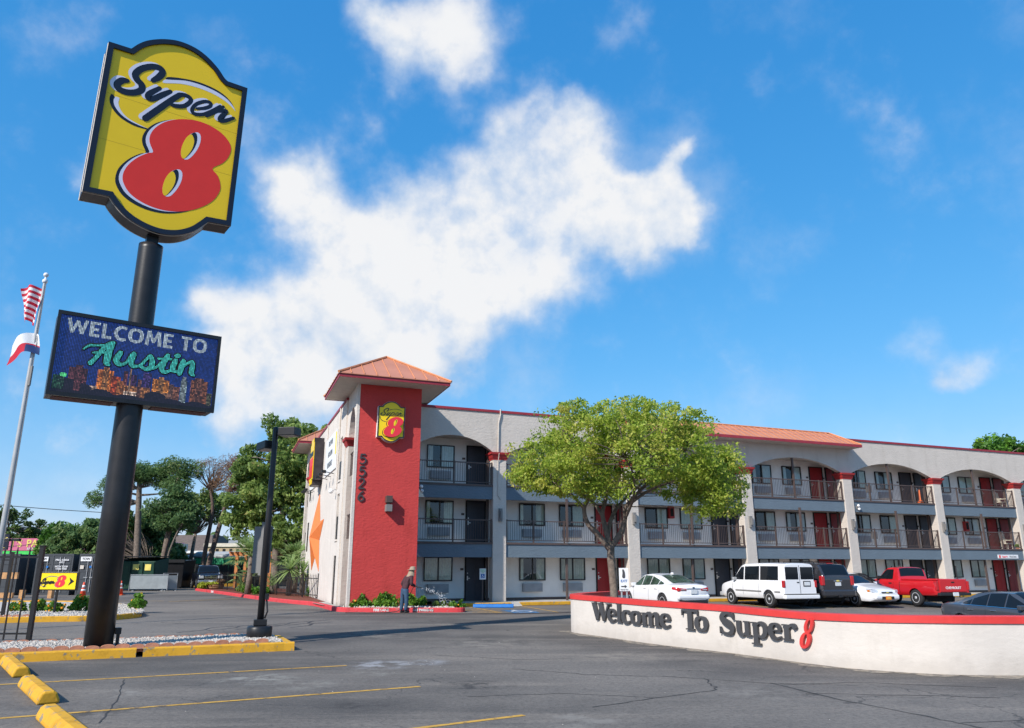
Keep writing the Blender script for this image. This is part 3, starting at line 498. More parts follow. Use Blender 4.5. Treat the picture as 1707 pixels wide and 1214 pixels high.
# far island
fi = [(-26, 24.2), (-17, 24.5), (-15, 25.3), (-13.7, 25.7), (-13.1, 26.3), (-12.9, 27.2), (-13.1, 28.2), (-13.7, 29.4), (-15, 31.6), (-17, 34.5), (-20, 37.2), (-26, 37.5)]
fi2 = crom(fi[1:-1], 4); fi2 = [fi[0]]+[p for p in fi2]+[fi[-1]]
isf = thing('traffic_island', 'wide gravel island with rounded yellow kerb under the small yellow arrow sign', 'island', (-17, 29, 0))
m = MB(); n = len(fi2); rows = []
for i, p in enumerate(fi2):
    a, b = Vector((*fi2[max(i-1, 0)], 0)), Vector((*fi2[min(i+1, n-1)], 0)); d = (b-a).normalized(); nn = Vector((-d.y, d.x, 0)); p = Vector((*p, 0)); q = p+nn*.16
    rows.append([(p.x, p.y, 0), (p.x+nn.x*.012, p.y+nn.y*.012, .15), (p.x+nn.x*.03, p.y+nn.y*.03, .17), (q.x, q.y, .17), (q.x, q.y, .05)])
m.grid(rows); m.build('kerb', M['yellow'], isf)
m = MB(); m.face([(x, y, .12) for x, y in [(p[0]*.995-.08, p[1]+(.08 if p[1] < 30 else -.08)) for p in fi2]]); m.build('gravel_bed', M['stone'], isf)
scallops(isf, (-18.5, 24.72), (-15.3, 25.4), z=.18)
gravel('white_gravel', [(p[0]*.99-.15, p[1]+(.15 if p[1] < 30 else -.15)) for p in fi2 if p[0] > -24], .135, 9000, .05, M['stone'])
# wheel stops
proto = None
for (x0, y0, x1, y1), lab in (((-9.1, 14.6, -7.75, 12.85), 'yellow concrete wheel stop farthest up the row near the island kerb'), ((-7.1, 11.95, -5.88, 10.4), 'middle yellow concrete wheel stop between two parking lines'), ((-5.35, 9.5, -4.1, 7.95), 'nearest yellow concrete wheel stop cut by the lower frame edge')):
    L = math.hypot(x1-x0, y1-y0); m = MB(); pr = [(-.13, 0), (-.125, .05), (-.09, .13), (-.05, .155), (.05, .155), (.09, .13), (.125, .05), (.13, 0)]
    m.prism(pr, lambda a, b: (-L/2, a, b), lambda a, b: (L/2, a, b))
    o = m.build('wheel_stop', M['yellow'], None, local=True, loc=((x0+x1)/2, (y0+y1)/2, .001), bevel=.025); o.rotation_euler = (0, 0, math.atan2(y1-y0, x1-x0)); tag(o, lab, 'wheel stop', 'yellow wheel stops')
m = MB(); m.prism(pr, lambda a, b: (-.87, a, b), lambda a, b: (.87, a, b)); o = m.build('wheel_stop', M['bluepaint'], None, local=True, loc=B(-1.4, -2.25, .001), bevel=.025); o.rotation_euler = (0, 0, R(0)); tag(o, 'bright blue wheel stop in front of the accessible parking sign', 'wheel stop')
# front pavement with yellow kerb
m = MB(B); m.box(-3.2, 75, -.86, 1.49, 0, .138); tag(m.build('pavement', M['walk']), kind='structure')
m = MB(B)
for u0, u1 in ((-3.2, -.1), (.32, 7.0), (7.02, 14), (14.02, 22), (22.02, 30), (30.02, 75)): m.box(u0, u1, -1.02, -.862, 0, .15)
tag(m.build('yellow_kerb', M['yellow'], bevel=.02), kind='structure')
m = MB(B); m.hexa([(-.1, -1.3, 0), (.32, -1.3, 0), (.32, -.862, 0), (-.1, -.862, 0), (-.1, -1.28, .02), (.32, -1.28, .02), (.32, -.862, .145), (-.1, -.862, .145)]); tag(m.build('kerb_ramp', M['concrete']), kind='structure')
# red kerb round the tower bed and along the palm bed
rk = crom([(-23.5, 58.7), (-18.64, 50.9), (-13.6, 42.5), (-10.8, 38.3), (-9.05, 35.96), (-7.65, 32.9), (-6.9, 31.3), (-5.87, 30.75), (-3.55, 30.7), (-2.1, 30.75), (-1.82, 31.0)], 5)
loop_kerb('red_kerb', rk, .17, .17, M['redcurb'], inner=1)
bed = [(p[0], p[1]) for p in rk if p[1] < 35.2]
m = MB(); m.face([(p[0]+.05*0, p[1]+.1, .12) for p in bed] + [B(-3.25, -2.0, .12), B(-3.2, -.88, .12), B(-7.8, -.88, .12), (-8.6, 35.3, .12)]); tag(m.build('planting_bed_soil', M['mulch']), kind='structure')
m = MB(); m.face([(-9.0, 35.8, .135), (-8.0, 33.6, .135), (-7.6, 33.0, .135), B(-7.85, -1.2, .135), B(-7.9, .4, .135), (-8.6, 36.9, .135)]); tag(m.build('kerb_path', M['concrete']), kind='structure')
pb_ = [(p[0], p[1]) for p in rk if p[1] > 36.5]
m = MB(); m.face([(p[0]+.12, p[1]+.06, .13) for p in pb_] + [B(-7.85, 2.2, .13), B(-7.85, 26, .13), (-19, 62, .13)]); tag(m.build('palm_bed_mulch', M['mulch']), kind='structure')
gravel('white_gravel', [(-7.1, 31.6), (-5.8, 31.0), (-2.2, 31.0), (-2.6, 31.5), (-5.6, 31.6)], .14, 700, .06, M['stone'])
loop_kerb('yellow_kerb', [(-36, 66), (-32, 68.2), (-27.5, 70.5), (-24, 72)], .25, .3, M['yellow'])
# ------------------------------------------------------------------ the motel
W = 7.32; NB = 8
bld = thing('motel_building', 'three storey grey stucco motel with arched galleries and red stair tower', 'motel', tuple(P0))
def bpart(mb, name, m, parent=None, **k): return mb.build(name, m, parent or bld, **k)
def at_(o, u, v, z): o.location = Vector(Lc(u, v, z)); return o
ZF = (.14, 2.75, 5.42)                              # floor levels
m = MB(B)
m.box(-7.0, NB*W+3, 1.5, 1.8, .14, 9.0); bpart(m, 'gallery_wall', M['wall'])
m = MB(B); m.box(-4.95, NB*W+3, 1.462, 1.498, .14, .26); bpart(m, 'wall_base', M['brown'])
m = MB(B)
for z in (2.45, 5.12): m.box(-7.4, NB*W+3, .21, 1.497, z, z+.29)
bpart(m, 'gallery_floor', M['soffit'])
m = MB(B); m.box(-5.0, NB*W+3, .31, 1.497, 7.85, 8.0); bpart(m, 'gallery_ceiling', M['soffit'])
m = MB(B); m.box(-7.4, NB*W+3, .5, 17.0, 8.70, 8.85); bpart(m, 'roof_deck', M['concrete'])
m = MB(B); m.box(NB*W+2.7, NB*W+3, 1.81, 16.9, 0, 9.0); m.box(-7.5, NB*W+3, 16.91, 17.2, 0, 9.0); bpart(m, 'rear_wall', M['stucco'])
for z in (2.13, 4.81):
    m = MB(B); m.box(-7.05, NB*W+3, .05, .2, z, z+.595); bpart(m, 'fascia_band', M['band'])
    m = MB(B); m.box(-7.05, NB*W+3, .01, .2, z+.597, z+.69); bpart(m, 'edge_beam', M['brown'])
# frieze with arches
def frieze(u0, u1, ua, ub, apex=7.78, spring=7.05, top=9.02, n=22):
    m = MB(Lc); c = (ua+ub)/2; h = (ub-ua)/2; ri = apex-spring; Rr = (h*h+ri*ri)/(2*ri); P = []
    for k in range(n+1): u = ua+(ub-ua)*k/n; P.append((u, spring+math.sqrt(Rr*Rr-(u-c)**2)-(Rr-ri)))
    for v, flip in ((0, False), (.3, True)):
        for a, b in zip(P, P[1:]): m.face([(a[0], v, a[1]), (b[0], v, b[1]), (b[0], v, top), (a[0], v, top)])
        if u0 < ua: m.face([(u0, v, spring), (ua, v, spring), (ua, v, top), (u0, v, top)])
        if u1 > ub: m.face([(ub, v, spring), (u1, v, spring), (u1, v, top), (ub, v, top)])
    m.grid([[(p[0], 0, p[1]), (p[0], .3, p[1])] for p in P])
    if u0 < ua: m.face([(u0, 0, spring), (ua, 0, spring), (ua, .3, spring), (u0, .3, spring)])
    if u1 > ub: m.face([(ub, 0, spring), (u1, 0, spring), (u1, .3, spring), (ub, .3, spring)])
    return m
frieze(-5.3, 0, -4.72, -.68).build('frieze', M['stucco'], bld, local=True)
f1 = frieze(0, W, 0, W-.68).build('frieze', M['stucco'], bld, local=True)
for k in range(1, NB): at_(dup(f1, bld), k*W, 0, 0)
m = MB(B); m.box(-5.0, NB*W+3, -.05, .38, 9.022, 9.14); bpart(m, 'coping', M['coping'])
m = MB(B); m.tube([(-.32, -.05, 9.2), (-.33, -.06, 8.9), (-.42, -.05, 8.5), (-.44, -.05, 7.06)], .035, 6); bpart(m, 'conduit', M['stucco']); m = MB(B); m.tube([(-.44, -.21, 7.0), (-.44, -.06, 6.6), (-.44, -.06, 5.0), (-.3, -.06, 4.8)], .02, 6); bpart(m, 'conduit', M['stucco'])
# columns
m = MB(Lc); m.box(-.68, 0, -.03, .5, .14, 6.72); col0 = m.build('column', M['stucco'], bld, local=True, bevel=.02)
m = MB(Lc); rows = []
for e, z in ((.02, 6.70), (.02, 6.74), (.06, 6.80), (.10, 6.92), (.15, 6.96), (.17, 7.05)): rows.append([(-.68-e, -.03-e, z), (e, -.03-e, z), (e, .5+e, z), (-.68-e, .5+e, z), (-.68-e, -.03-e, z)])
m.grid(rows); m.face(rows[0][:4]); m.face(rows[-1][:4]); m.build('capital', M['redtrim'], col0, local=True)
m = MB(Lc); m.box(-.40, -.24, -.16, -.031, 3.78, 4.38); m.box(-.37, -.27, -.26, -.165, 3.9, 4.26); m.build('column_lamp', M['grey'], col0, local=True)
for k in range(1, NB+1): at_(dup(col0, bld), k*W, 0, 0)
m = MB(Lc); m.box(-.80, -.70, .55, .66, .14, 7.84); st0 = m.build('steel_post', M['brown'], bld, local=True)
for k in range(0, NB+1):
    if k: at_(dup(st0, bld), k*W, 0, 0)
    at_(dup(st0, bld), k*W+.86, 0, 0)
for k in range(0, NB):
    for u, v, z0, z1 in ((3.1, .06, 5.5, 7.8), (3.22, -.06, 2.85, 4.95), (3.3, .25, .14, 2.44)):
        if k == 0: pass
        m = MB(Lc); m.box(-.05, .05, 0, .09, 0, z1-z0); o = m.build('gallery_post', M['brown'], bld, local=True, loc=Lc(k*W+u, v, z0))
# railings
def railing(u0, u1, posts):
    m = MB(Lc); m.box(u0, u1, .055, .105, 1.0, 1.05); m.box(u0, u1, .06, .10, .085, .125); r = m.build('railing', M['brown'], bld, local=True)
    for u in posts: m = MB(Lc); m.box(u-.03, u+.03, .045, .115, .005, 1.08); m.build('railing_post', M['brown'], r, local=True)
    m = MB(Lc); n = int((u1-u0)/.115)
    for k in range(1, n): u = u0+(u1-u0)*k/n; m.box(u-.007, u+.007, .073, .087, .126, .999)
    b = m.build('balusters', M['brown'], r, local=True); b['kind'] = 'stuff'
    return r
r0 = railing(-5.0, -.69, (-2.62, -.73)); at_(r0, 0, 0, 5.49); at_(dup(r0, bld), 0, 0, 2.81)
r1 = railing(.01, 6.63, (.05, 1.45, 3.1, 4.9, 6.58))
for k in range(NB):
    for z in (5.49, 2.81):
        if k == 0 and z > 5: at_(r1, 0, 0, z)
        else: at_(dup(r1, bld), k*W, 0, z)
# windows, doors, air conditioners (all stand on the gallery wall, v = 1.5)
def window(cl):
    w, h = 1.40, 1.10
    m = MB(Lc); f = .045
    for a in ((0, w, 0, f), (0, w, h-f, h), (0, f, f+.001, h-f-.001), (w-f, w, f+.001, h-f-.001), (w/2-.03, w/2+.03, f+.001, h-f-.001)): m.box(a[0], a[1], -.085, -.002, a[2], a[3])
    wd = m.build('window', M['frame'], bld, local=True)
    m = MB(Lc); m.face([(f, -.06, f), (w-f, -.06, f), (w-f, -.06, h-f), (f, -.06, h-f)]); m.build('pane', M['glass'], wd, local=True)
    m = MB(Lc); m.box(f+.002, w-f-.002, -.012, -.004, f+.002, h-f-.002); m.build('unlit_room_board', M['dark'], wd, local=True)  # black board on the wall, the unlit room's darkness put into its colour
    for a, b, mt in cl:
        m = MB(Lc); n = int((b-a)/.022); rows = []
        for k in range(n+1): u = a+(b-a)*k/n; v = -.032+.012*math.sin(k*1.25)+.006*math.sin(k*.47+a*9); rows.append([(u, v, f+.01), (u, v, h-f-.005)])
        m.grid(rows); m.build('curtain', M[mt], wd, local=True)
    return wd
wins = [window([(.06, .68, 'curtain'), (.70, 1.34, 'curtain')]), window([(.06, .22, 'curtain'), (.92, 1.34, 'curtain')]), window([(.06, .30, 'curtain_w'), (.72, 1.34, 'curtain_w')]), window([(.78, 1.34, 'curtain')])]
def door(mt):
    m = MB(Lc); m.box(0, .92, -.04, -.002, 0, 2.03); d = m.build('door', M[mt], bld, local=True)
    m = MB(Lc)
    for a in ((-.06, -.002, 0, 2.03), (.922, .98, 0, 2.03), (-.06, .98, 2.032, 2.09)): m.box(a[0], a[1], -.07, -.003, a[2], a[3])
    m.build('door_frame', M['blackflat'], d, local=True)
    for a, b in ((.10, .44), (.48, .82)):
        for c, e in ((.15, .85), (1.0, 1.88)): m = MB(Lc); m.box(a, b, -.048, -.041, c, e); m.build('door_panel', M[mt], d, local=True, bevel=.006)
    m = MB(Lc); m.box(.05, .10, -.055, -.041, .92, 1.12); m.box(.05, .18, -.10, -.08, 1.0, 1.03); m.box(.06, .09, -.085, -.05, 1.0, 1.03); m.box(.055, .095, -.06, -.041, 1.22, 1.27); m.build('handle', M['silver'], d, local=True)
    m = MB(Lc); m.box(-.28, -.12, -.02, -.002, 1.38, 1.48); m.build('room_plaque', M['brown'], d, local=True)
    return d
dn, dr = door('door_n'), door('door_r')
def acunit():
    m = MB(Lc); m.box(0, 1.04, -.17, -.002, 0, .40); a = m.build('air_conditioner', M['grille'], bld, local=True, bevel=.01)
    for k in range(5): m = MB(Lc); z = .05+k*.066; m.hexa([(.05, -.20, z), (.99, -.20, z), (.99, -.171, z), (.05, -.171, z), (.05, -.185, z+.05), (.99, -.185, z+.05), (.99, -.171, z+.05), (.05, -.171, z+.05)]); m.build('louvre', M['grille'], a, local=True)
    return a
ac0 = acunit()
used = set()
def put(o, u, v, z):
    if o.name in used: o = dup(o, bld)
    used.add(o.name); return at_(o, u, v, z)
for fl, z in enumerate(ZF):
    zs = (1.05, 3.70, 6.39)[fl]; zd = (.16, 2.75, 5.46)[fl]; za = (.52, 3.13, 5.83)[fl]
    put(wins[(0, 1, 2)[fl]], -3.62, 1.5, zs); put(ac0, -3.45, 1.5, za); put(dn, -1.53, 1.5, zd)
    for k in range(NB):
        s = k*W; q = random.Random(k*7+fl*3)
        for j, u in enumerate((1.24, 3.46)):
            kind = 0 if fl == 0 and q.random() < .8 else q.choice((0, 1, 1, 2, 3)) if fl == 1 else q.choice((0, 2, 2, 1))
            put(wins[kind], s+u, 1.5, zs); put(ac0, s+u+.16, 1.5, za)
        for u in (5.56, 6.82): put(dr if k % 2 == 0 else dn, s+u, 1.5, zd)
# ---- left (end) wall with recessed slots
UL = -7.82
m = MB(B)
segs = [(-.1, .72), (1.5, 14.9)]
for a, b in segs: m.box(UL, UL+.35, a, b, 0, 9.02)
for z0, z1 in ((2.18, 2.88), (4.92, 5.52), (7.52, 9.02)): m.box(UL, UL+.35, .721, 1.499, z0, z1)
bpart(m, 'end_wall', M['stucco_pale_lit'])
m = MB(B); m.box(UL+.28, UL+.34, .721, 1.499, .1, 8); bpart(m, 'recess_back', M['stucco_pale_lit'])
for z0, z1 in ((2.89, 3.9), (5.53, 6.4)):
    m = MB(B); m.box(UL+.02, UL+.275, .76, 1.46, z0, z1); wn_ = bpart(m, 'window', M['frame'])
    m = MB(B); m.box(UL-.04, UL+.05, .70, 1.52, z0-.09, z0-.01); m.build('sill', M['stucco_pale_lit'], wn_)
m = MB(B); m.box(UL+.03, UL+.275, .73, 1.49, .12, 2.15); bpart(m, 'door', M['frame'])
m = MB(B); m.box(UL-.05, UL+.4, -.2, 15.0, 9.022, 9.13); bpart(m, 'coping', M['coping'])
for z0, z1 in ((2.6, 4.3), (5.6, 7.0), (.2, 1.4)):
    m = MB(B); m.box(UL-.012, UL-.002, 13.7, 14.4, z0, z1); bpart(m, 'window', M['frame'])
m = MB(B); m.tube([(UL-.04, 1.75, 9.0), (UL-.04, 1.75, 5.2)], .035, 6); bpart(m, 'conduit', M['stucco_pale_lit']); m = MB(B); m.tube([(UL-.04, 6.5, 9.0), (UL-.04, 6.5, 8.2)], .03, 6); bpart(m, 'conduit', M['stucco_pale_lit'])
# ---- stair towers
def tower(vf, s, front):
    """vf: outer face, s: +1 when the tower runs back towards larger v"""
    V = lambda d: vf + s*d
    def T(u, d, z): return B(u, V(d), z)
    u0, u1 = UL+.06, -4.99
    tw = None
    m = MB(T); m.box(u0+.10, u1-.0, 0, .22, .0, 9.2); tw = bpart(m, 'tower_front', M['stucco_red'] if front else M['stucco_pale_lit'])
    m = MB(T); m.box(u0-.02, u0+.098, -.012, .24, .0, 9.2); m.build('corner_trim', M['stucco_pale_lit'], tw)
    # side walls with a tall arch
    for ua, ub in ((u0, u0+.26), (u1-.26, u1-.003)):
        m = MB(T); d0, d1 = .30, 2.05; c = (d0+d1)/2; h = (d1-d0)/2; P = [(c-h*math.cos(PI*k/14), 7.05+1.35*math.sin(PI*k/14)) for k in range(15)]
        for u in (ua, ub):
            for a, b in zip(P, P[1:]): m.face([(u, a[0], a[1]), (u, b[0], b[1]), (u, b[0], 9.2), (u, a[0], 9.2)])
            m.face([(u, .221, 7.05), (u, d0, 7.05), (u, d0, 9.2), (u, .221, 9.2)]); m.face([(u, d1, 6.9), (u, 2.79, 6.9), (u, 2.79, 9.2), (u, d1, 9.2)])
        m.grid([[(ua, p[0], p[1]), (ub, p[0], p[1])] for p in P])
        m.box(ua+.002, ub-.002, .222, .298, 0, 7.05)
        bpart(m, 'tower_arch', M['stucco_pale_lit'])
    m = MB(T); m.box(u0-.0, u0+.6, 2.06, 2.78, 0, 6.85); cl = bpart(m, 'column', M['stucco'], bevel=.02)
    m = MB(T); rows = []
    for e, z in ((.02, 6.85), (.06, 6.93), (.12, 7.06), (.17, 7.10), (.19, 7.2)): rows.append([(u0-e, 2.06-e, z), (u0+.6+e, 2.06-e, z), (u0+.6+e, 2.78, z), (u0-e, 2.78, z), (u0-e, 2.06-e, z)])
    m.grid(rows); m.face(rows[-1][:4]); m.face(rows[0][:4]); m.build('capital', M['redtrim'], cl)
    m = MB(T); m.box(u0+.62, u1-.3, 2.8, 2.95, 0, 9.1); bpart(m, 'stair_wall', M['stucco_red'])
    for z0 in (.14, 2.8, 5.45):
        m = MB(T); m.box(u0+.3, u1-.3, .3, 2.78, z0-.12 if z0 > 1 else .0, z0); bpart(m, 'stair_landing', M['band'])
    for f, z0 in enumerate((.16, 2.82)):                 # flights climb along the front wall
        n = 14; H_ = 2.64; fl = None
        m = MB(T)
        for e in (.55, 1.75): m.hexa([(u0+.32, e, z0), (u0+.55, e, z0), (u0+.55, e+.06, z0), (u0+.32, e+.06, z0), (u1-.55, e, z0+H_-.25), (u1-.32, e, z0+H_-.25), (u1-.32, e+.06, z0+H_-.25), (u1-.55, e+.06, z0+H_-.25)])
        fl = bpart(m, 'stair_flight', M['brown'])
        for k in range(n): u = u0+.4+(u1-u0-1.0)*k/n; z = z0+H_*(k+.5)/n; m = MB(T); m.box(u, u+.26, .63, 1.74, z, z+.05); m.build('tread', M['redtrim'], fl)
        m = MB(T); m.tube([(u0+.4, .52, z0+.95), (u1-.6, .52, z0+H_+.75)], .03, 6)
        for k in range(9): t = k/8; m.tube([(u0+.4+(u1-u0-1.0)*t, .52, z0+.05+(H_-.2)*t), (u0+.4+(u1-u0-1.0)*t, .52, z0+.95+(H_-.2)*t)], .014, 4)
        m.build('stair_rail', M['brown'], fl)
    for z in (2.84, 5.49):                                # guard rail in the side opening
        m = MB(T); m.tube([(u0+.13, .3, z+1.0), (u0+.13, 2.05, z+1.0)], .025, 6)
        for k in range(12): m.tube([(u0+.13, .36+k*.145, z), (u0+.13, .36+k*.145, z+1.0)], .011, 4)
        m.build('stair_guard', M['brown'], bld)
    # roof
    e0, e1, f0, f1, ze = -8.72, -4.0, -1.08, 3.80, 9.2
    m = MB(T); m.box(e0+.03, e1-.03, f0+.03, f1-.03, ze+.003, ze+.11); bpart(m, 'roof_soffit', M['soffit'])
    m = MB(T)
    for a in ((e0, e1, f0, f0+.03), (e0, e1, f1-.03, f1), (e0, e0+.03, f0+.031, f1-.031), (e1-.03, e1, f0+.031, f1-.031)): m.box(a[0], a[1], a[2], a[3], ze-.01, ze+.15)
    bpart(m, 'fascia_board', M['coping'])
    ap = ((e0+e1)/2, (f0+f1)/2, 10.85); zc = ze+.152
    cor = [(e0-.04, f0-.04), (e1+.04, f0-.04), (e1+.04, f1+.04), (e0-.04, f1+.04)]
    for q in range(4):
        a, b = cor[q], cor[(q+1) % 4]; n = 9
        for k in range(n):
            t0, t1 = k/n, (k+1)/n
            def at(t, inset=0):
                base = (a[0]+(b[0]-a[0])*t, a[1]+(b[1]-a[1])*t, zc); r = min(t, 1-t)*2     # up-slope extent reaches the hip
                mid = ((a[0]+b[0])/2, (a[1]+b[1])/2); dx, dy = ap[0]-mid[0], ap[1]-mid[1]
                return base, (base[0]+dx*r, base[1]+dy*r, zc+(ap[2]-zc)*r)
            A, A2 = at(t0); Bq, B2 = at(t1); P = [A, Bq, B2] + ([A2] if t0 > 0 else [])
            if k == n//2: P = [A, Bq, B2, ap, A2]
            m = MB(T); i = m.pts(P); j = m.pts([(p[0], p[1], p[2]-.03) for p in P]); L = len(P); m.f.append(tuple(range(i, i+L))); m.f.append(tuple(range(j+L-1, j-1, -1))); m.mi += [0, 0]
            for w in range(L): x = (w+1) % L; m.f.append((i+w, j+w, j+x, i+x)); m.mi.append(0)
            pn = bpart(m, 'roof_panel', M['roof'])
            if k: m = MB(T); m.tube([(A[0], A[1], A[2]+.02), (A2[0], A2[1], A2[2]+.02)], .022, 4); m.build('standing_seam', M['seam'], pn)
        m = MB(T); m.tube([(a[0], a[1], zc+.03), (ap[0], ap[1], ap[2]+.03)], .055, 6); bpart(m, 'hip_cap', M['seam'])
tower(-2.8, 1, True); tower(19.0-.9, -1, False)
m = MB(B); m.box(UL+.07, -4, 15.2, 15.5, 0, 9.0); bpart(m, 'rear_wall', M['stucco_pale_lit'])
# ---- mansard roof strip over the middle bays
ua, ub, ve, ze, vr, zr = 6.3, 22.15, -.92, 8.62, .55, 9.48; ins = 1.0
def mp(u, t): return (u, ve+(vr-ve)*t, ze+(zr-ze)*t)
n = 36
for k in range(n):
    a, b = ua+(ub-ua)*k/n, ua+(ub-ua)*(k+1)/n
    def top(u): return min(1, (u-ua)/ins, (ub-u)/ins)
    ta, tb = top(a), top(b); P = [mp(a, 0), mp(b, 0)] + ([mp(b, tb)] if tb > 0.01 else []) + ([mp(a, ta)] if ta > .01 else [])
    m = MB(B); i = m.pts(P); j = m.pts([(p[0], p[1], p[2]-.03) for p in P]); L = len(P); m.f.append(tuple(range(i, i+L))); m.f.append(tuple(range(j+L-1, j-1, -1))); m.mi += [0, 0]
    for w in range(L): x = (w+1) % L; m.f.append((i+w, j+w, j+x, i+x)); m.mi.append(0)
    pn = bpart(m, 'roof_panel', M['roof'])
    if ta > .05: m = MB(B); q, r_ = mp(a, 0), mp(a, ta); m.tube([(q[0], q[1], q[2]+.02), (r_[0], r_[1], r_[2]+.02)], .022, 4); m.build('standing_seam', M['seam'], pn)
for u0_, u1_ in ((ua, ua+ins), (ub, ub-ins)):
    m = MB(B); m.face([(u0_, ve, ze), (u0_, .6, ze), (u1_, vr, zr)]); m.tube([(u0_, ve, ze+.03), (u1_, vr, zr+.03)], .05, 6); bpart(m, 'hip_cap', M['seam'])
m = MB(B); m.tube([(ua+ins, vr, zr+.02), (ub-ins, vr, zr+.02)], .05, 6); bpart(m, 'ridge_cap', M['seam'])
m = MB(B); m.face([(ua+ins, vr+.01, zr), (ub-ins, vr+.01, zr), (ub, 1.6, 8.86), (ua, 1.6, 8.86)]); bpart(m, 'roof_back_slope', M['roof'])
m = MB(B); m.box(ua-.01, ub+.01, ve-.03, ve, ze-.14, ze+.01); m.box(ua-.01, ua+.02, ve+.001, -.052, ze-.14, ze+.01); m.box(ub-.02, ub+.01, ve+.001, -.052, ze-.14, ze+.01); bpart(m, 'fascia_board', M['coping'])
m = MB(B); m.box(ua+.021, ub-.021, ve+.001, -.001, ze-.13, ze-.06); bpart(m, 'roof_soffit', M['soffit'])

# ---- things fixed to the motel
m = MB(); T = lambda x, y, z: B(-6.29+x, -2.8-y, 4.2+z)
lampw = thing('wall_lamp', 'twin box wall lamp low on the red tower front', 'wall lamp', B(-6.29, -2.82, 3.92))
for z, mt in ((.19, 'brown'), (-.17, 'grey')):
    m = MB(T); m.box(-.13, .13, .02, .34, z-.14, z+.14); m.build('lamp_box', M[mt], lampw, bevel=.01)
m = MB(T); m.box(-.05, .05, .001, .12, -.03, .05); m.build('bracket', M['grey'], lampw)
# address numerals, one under the other
def ringpoly(outer, inner): return outer, inner
NUM = {'5': [[(.42, .66, .11), (.10, .66, .11)], [(.12, .66, .11), (.08, .38, .10)], [(.06, .36, .10), (.22, .44, .11), (.40, .38, .12), (.44, .22, .12), (.34, .07, .11), (.18, .04, .10), (.04, .10, .10)]],
       '2': [[(.06, .52, .11), (.12, .64, .11), (.26, .70, .11), (.40, .60, .12), (.38, .44, .12), (.22, .26, .11), (.05, .06, .11)], [(.03, .05, .11), (.46, .05, .11)]],
       '6': [[(.40, .68, .10), (.20, .55, .11), (.08, .34, .12), (.08, .16, .12), (.24, .045, .11), (.40, .14, .12), (.40, .30, .12), (.26, .40, .11), (.12, .32, .10)]]}
for i, c in enumerate('5526'):
    m = MB(); zt = 6.25-i*.51
    for k, st in enumerate(NUM[c]):
        poly = ribbon([(x*.60, y*.62, w*.52) for x, y, w in st], 6, False); e = k*.0015
        m.prism(poly, lambda x, y: B(-7.57+x, -2.845-e, zt-.45+y), lambda x, y: B(-7.57+x, -2.802, zt-.45+y))
    o = m.build('house_number', M['letter']); tag(o, ('topmost dark numeral 5 on the red tower', 'second dark numeral 5 down the red tower', 'dark numeral 2 on the red tower', 'dark numeral 6 lowest of the tower numbers')[i], 'numeral', 'address numerals down the red tower')
# orange star, a faceted relief on the end wall
st = thing('star_ornament', 'large orange faceted five pointed star on the end wall', 'star', B(UL, 9.0, 1.5))
SP = [(8.75, 5.65), (7.75, 4.05), (6.1, 4.08), (7.58, 3.05), (7.05, 1.45), (9.0, 2.3), (10.6, 1.5), (10.2, 3.0), (11.6, 3.95), (9.7, 4.1)]
c = (8.8, 3.25)
for i in range(10):
    a, b = SP[i], SP[(i+1) % 10]; m = MB(B); m.face([(UL-.01, a[0], a[1]), (UL-.01, b[0], b[1]), (UL-.42, c[0], c[1])]); m.face([(UL-.01, a[0], a[1]), (UL-.005, c[0], c[1]), (UL-.01, b[0], b[1])]); m.build('star_facet', M['star'], st)
# pool direction sign on the blue band
m = MB(B); m.box(33.5, 35.36, .015, .049, 2.22, 2.45); o = m.build('band_sign', M['white']); tag(o, 'long white sign on the blue band above red doors at right', 'sign')
text_on('lettering', 'Super 8', .15, M['sign_rb'], o, B(34.1, .008, 2.33), DU, bold=.003); text_on('lettering', 'Pool Suite', .15, M['letter'], o, B(34.86, .008, 2.33), DU)
m = MB(B); m.box(33.58, 33.72, .009, .014, 2.25, 2.42); m.build('emblem', M['sign_r'], o)
# flood lights on the bands
for (u, z), lab in (((-4.22, 5.2), 'white twin flood light on band beside the red tower'), ((22.2, 5.1), 'white twin flood light on band right of the fourth column')):
    t = thing('flood_light', lab, 'flood light', B(u, .04, z-.12), group='flood lights on the blue band')
    for k in (0, 1): m = MB(); m.ball(B(u-.02+.03*k, -.12, z+.07-.2*k), .085, 10, 6); m.build('lamp_head', M['white'], t, True)
    m = MB(B); m.box(u-.05, u+.05, -.03, .048, z-.1, z+.06); m.build('bracket', M['grey'], t)
# ------------------------------------------------------------------ the tall pole sign
OUT=[(-1.507,1.862),(-1.046,1.882),(-0.898,2.087),(-0.701,2.268),(-0.386,2.441),(-0.053,2.529),(0.299,2.504),(0.597,2.378),(0.858,2.175),(1.022,1.985),(1.114,1.923),(1.594,1.927),(1.541,-1.818),(1.03,-1.854),(0.948,-1.953),(0.735,-2.175),(0.445,-2.341),(0.126,-2.412),(-0.171,-2.393),(-0.47,-2.305),(-0.724,-2.165),(-0.934,-1.972),(-1.04,-1.834),(-1.552,-1.865)]
S=[(-0.511,1.285),(-0.396,1.429),(-0.339,1.577),(-0.411,1.662),(-0.583,1.626),(-0.774,1.486),(-0.882,1.305),(-0.839,1.175),(-0.734,1.085),(-0.719,0.957),(-0.837,0.837),(-1.02,0.773),(-1.169,0.799),(-1.212,0.899),(-1.134,1.025),(-1.034,1.066)]
u=[(-0.353,1.147),(-0.546,0.92),(-0.555,0.809),(-0.449,0.83),(-0.271,1.005),(-0.12,1.153)]
p1=[(0.094,1.152),(-0.094,0.913),(-0.558,0.272)]
p2=[(-0.077,0.96),(0.094,1.152),(0.274,1.178),(0.341,1.086),(0.223,0.907),(0.039,0.829),(-0.085,0.835)]
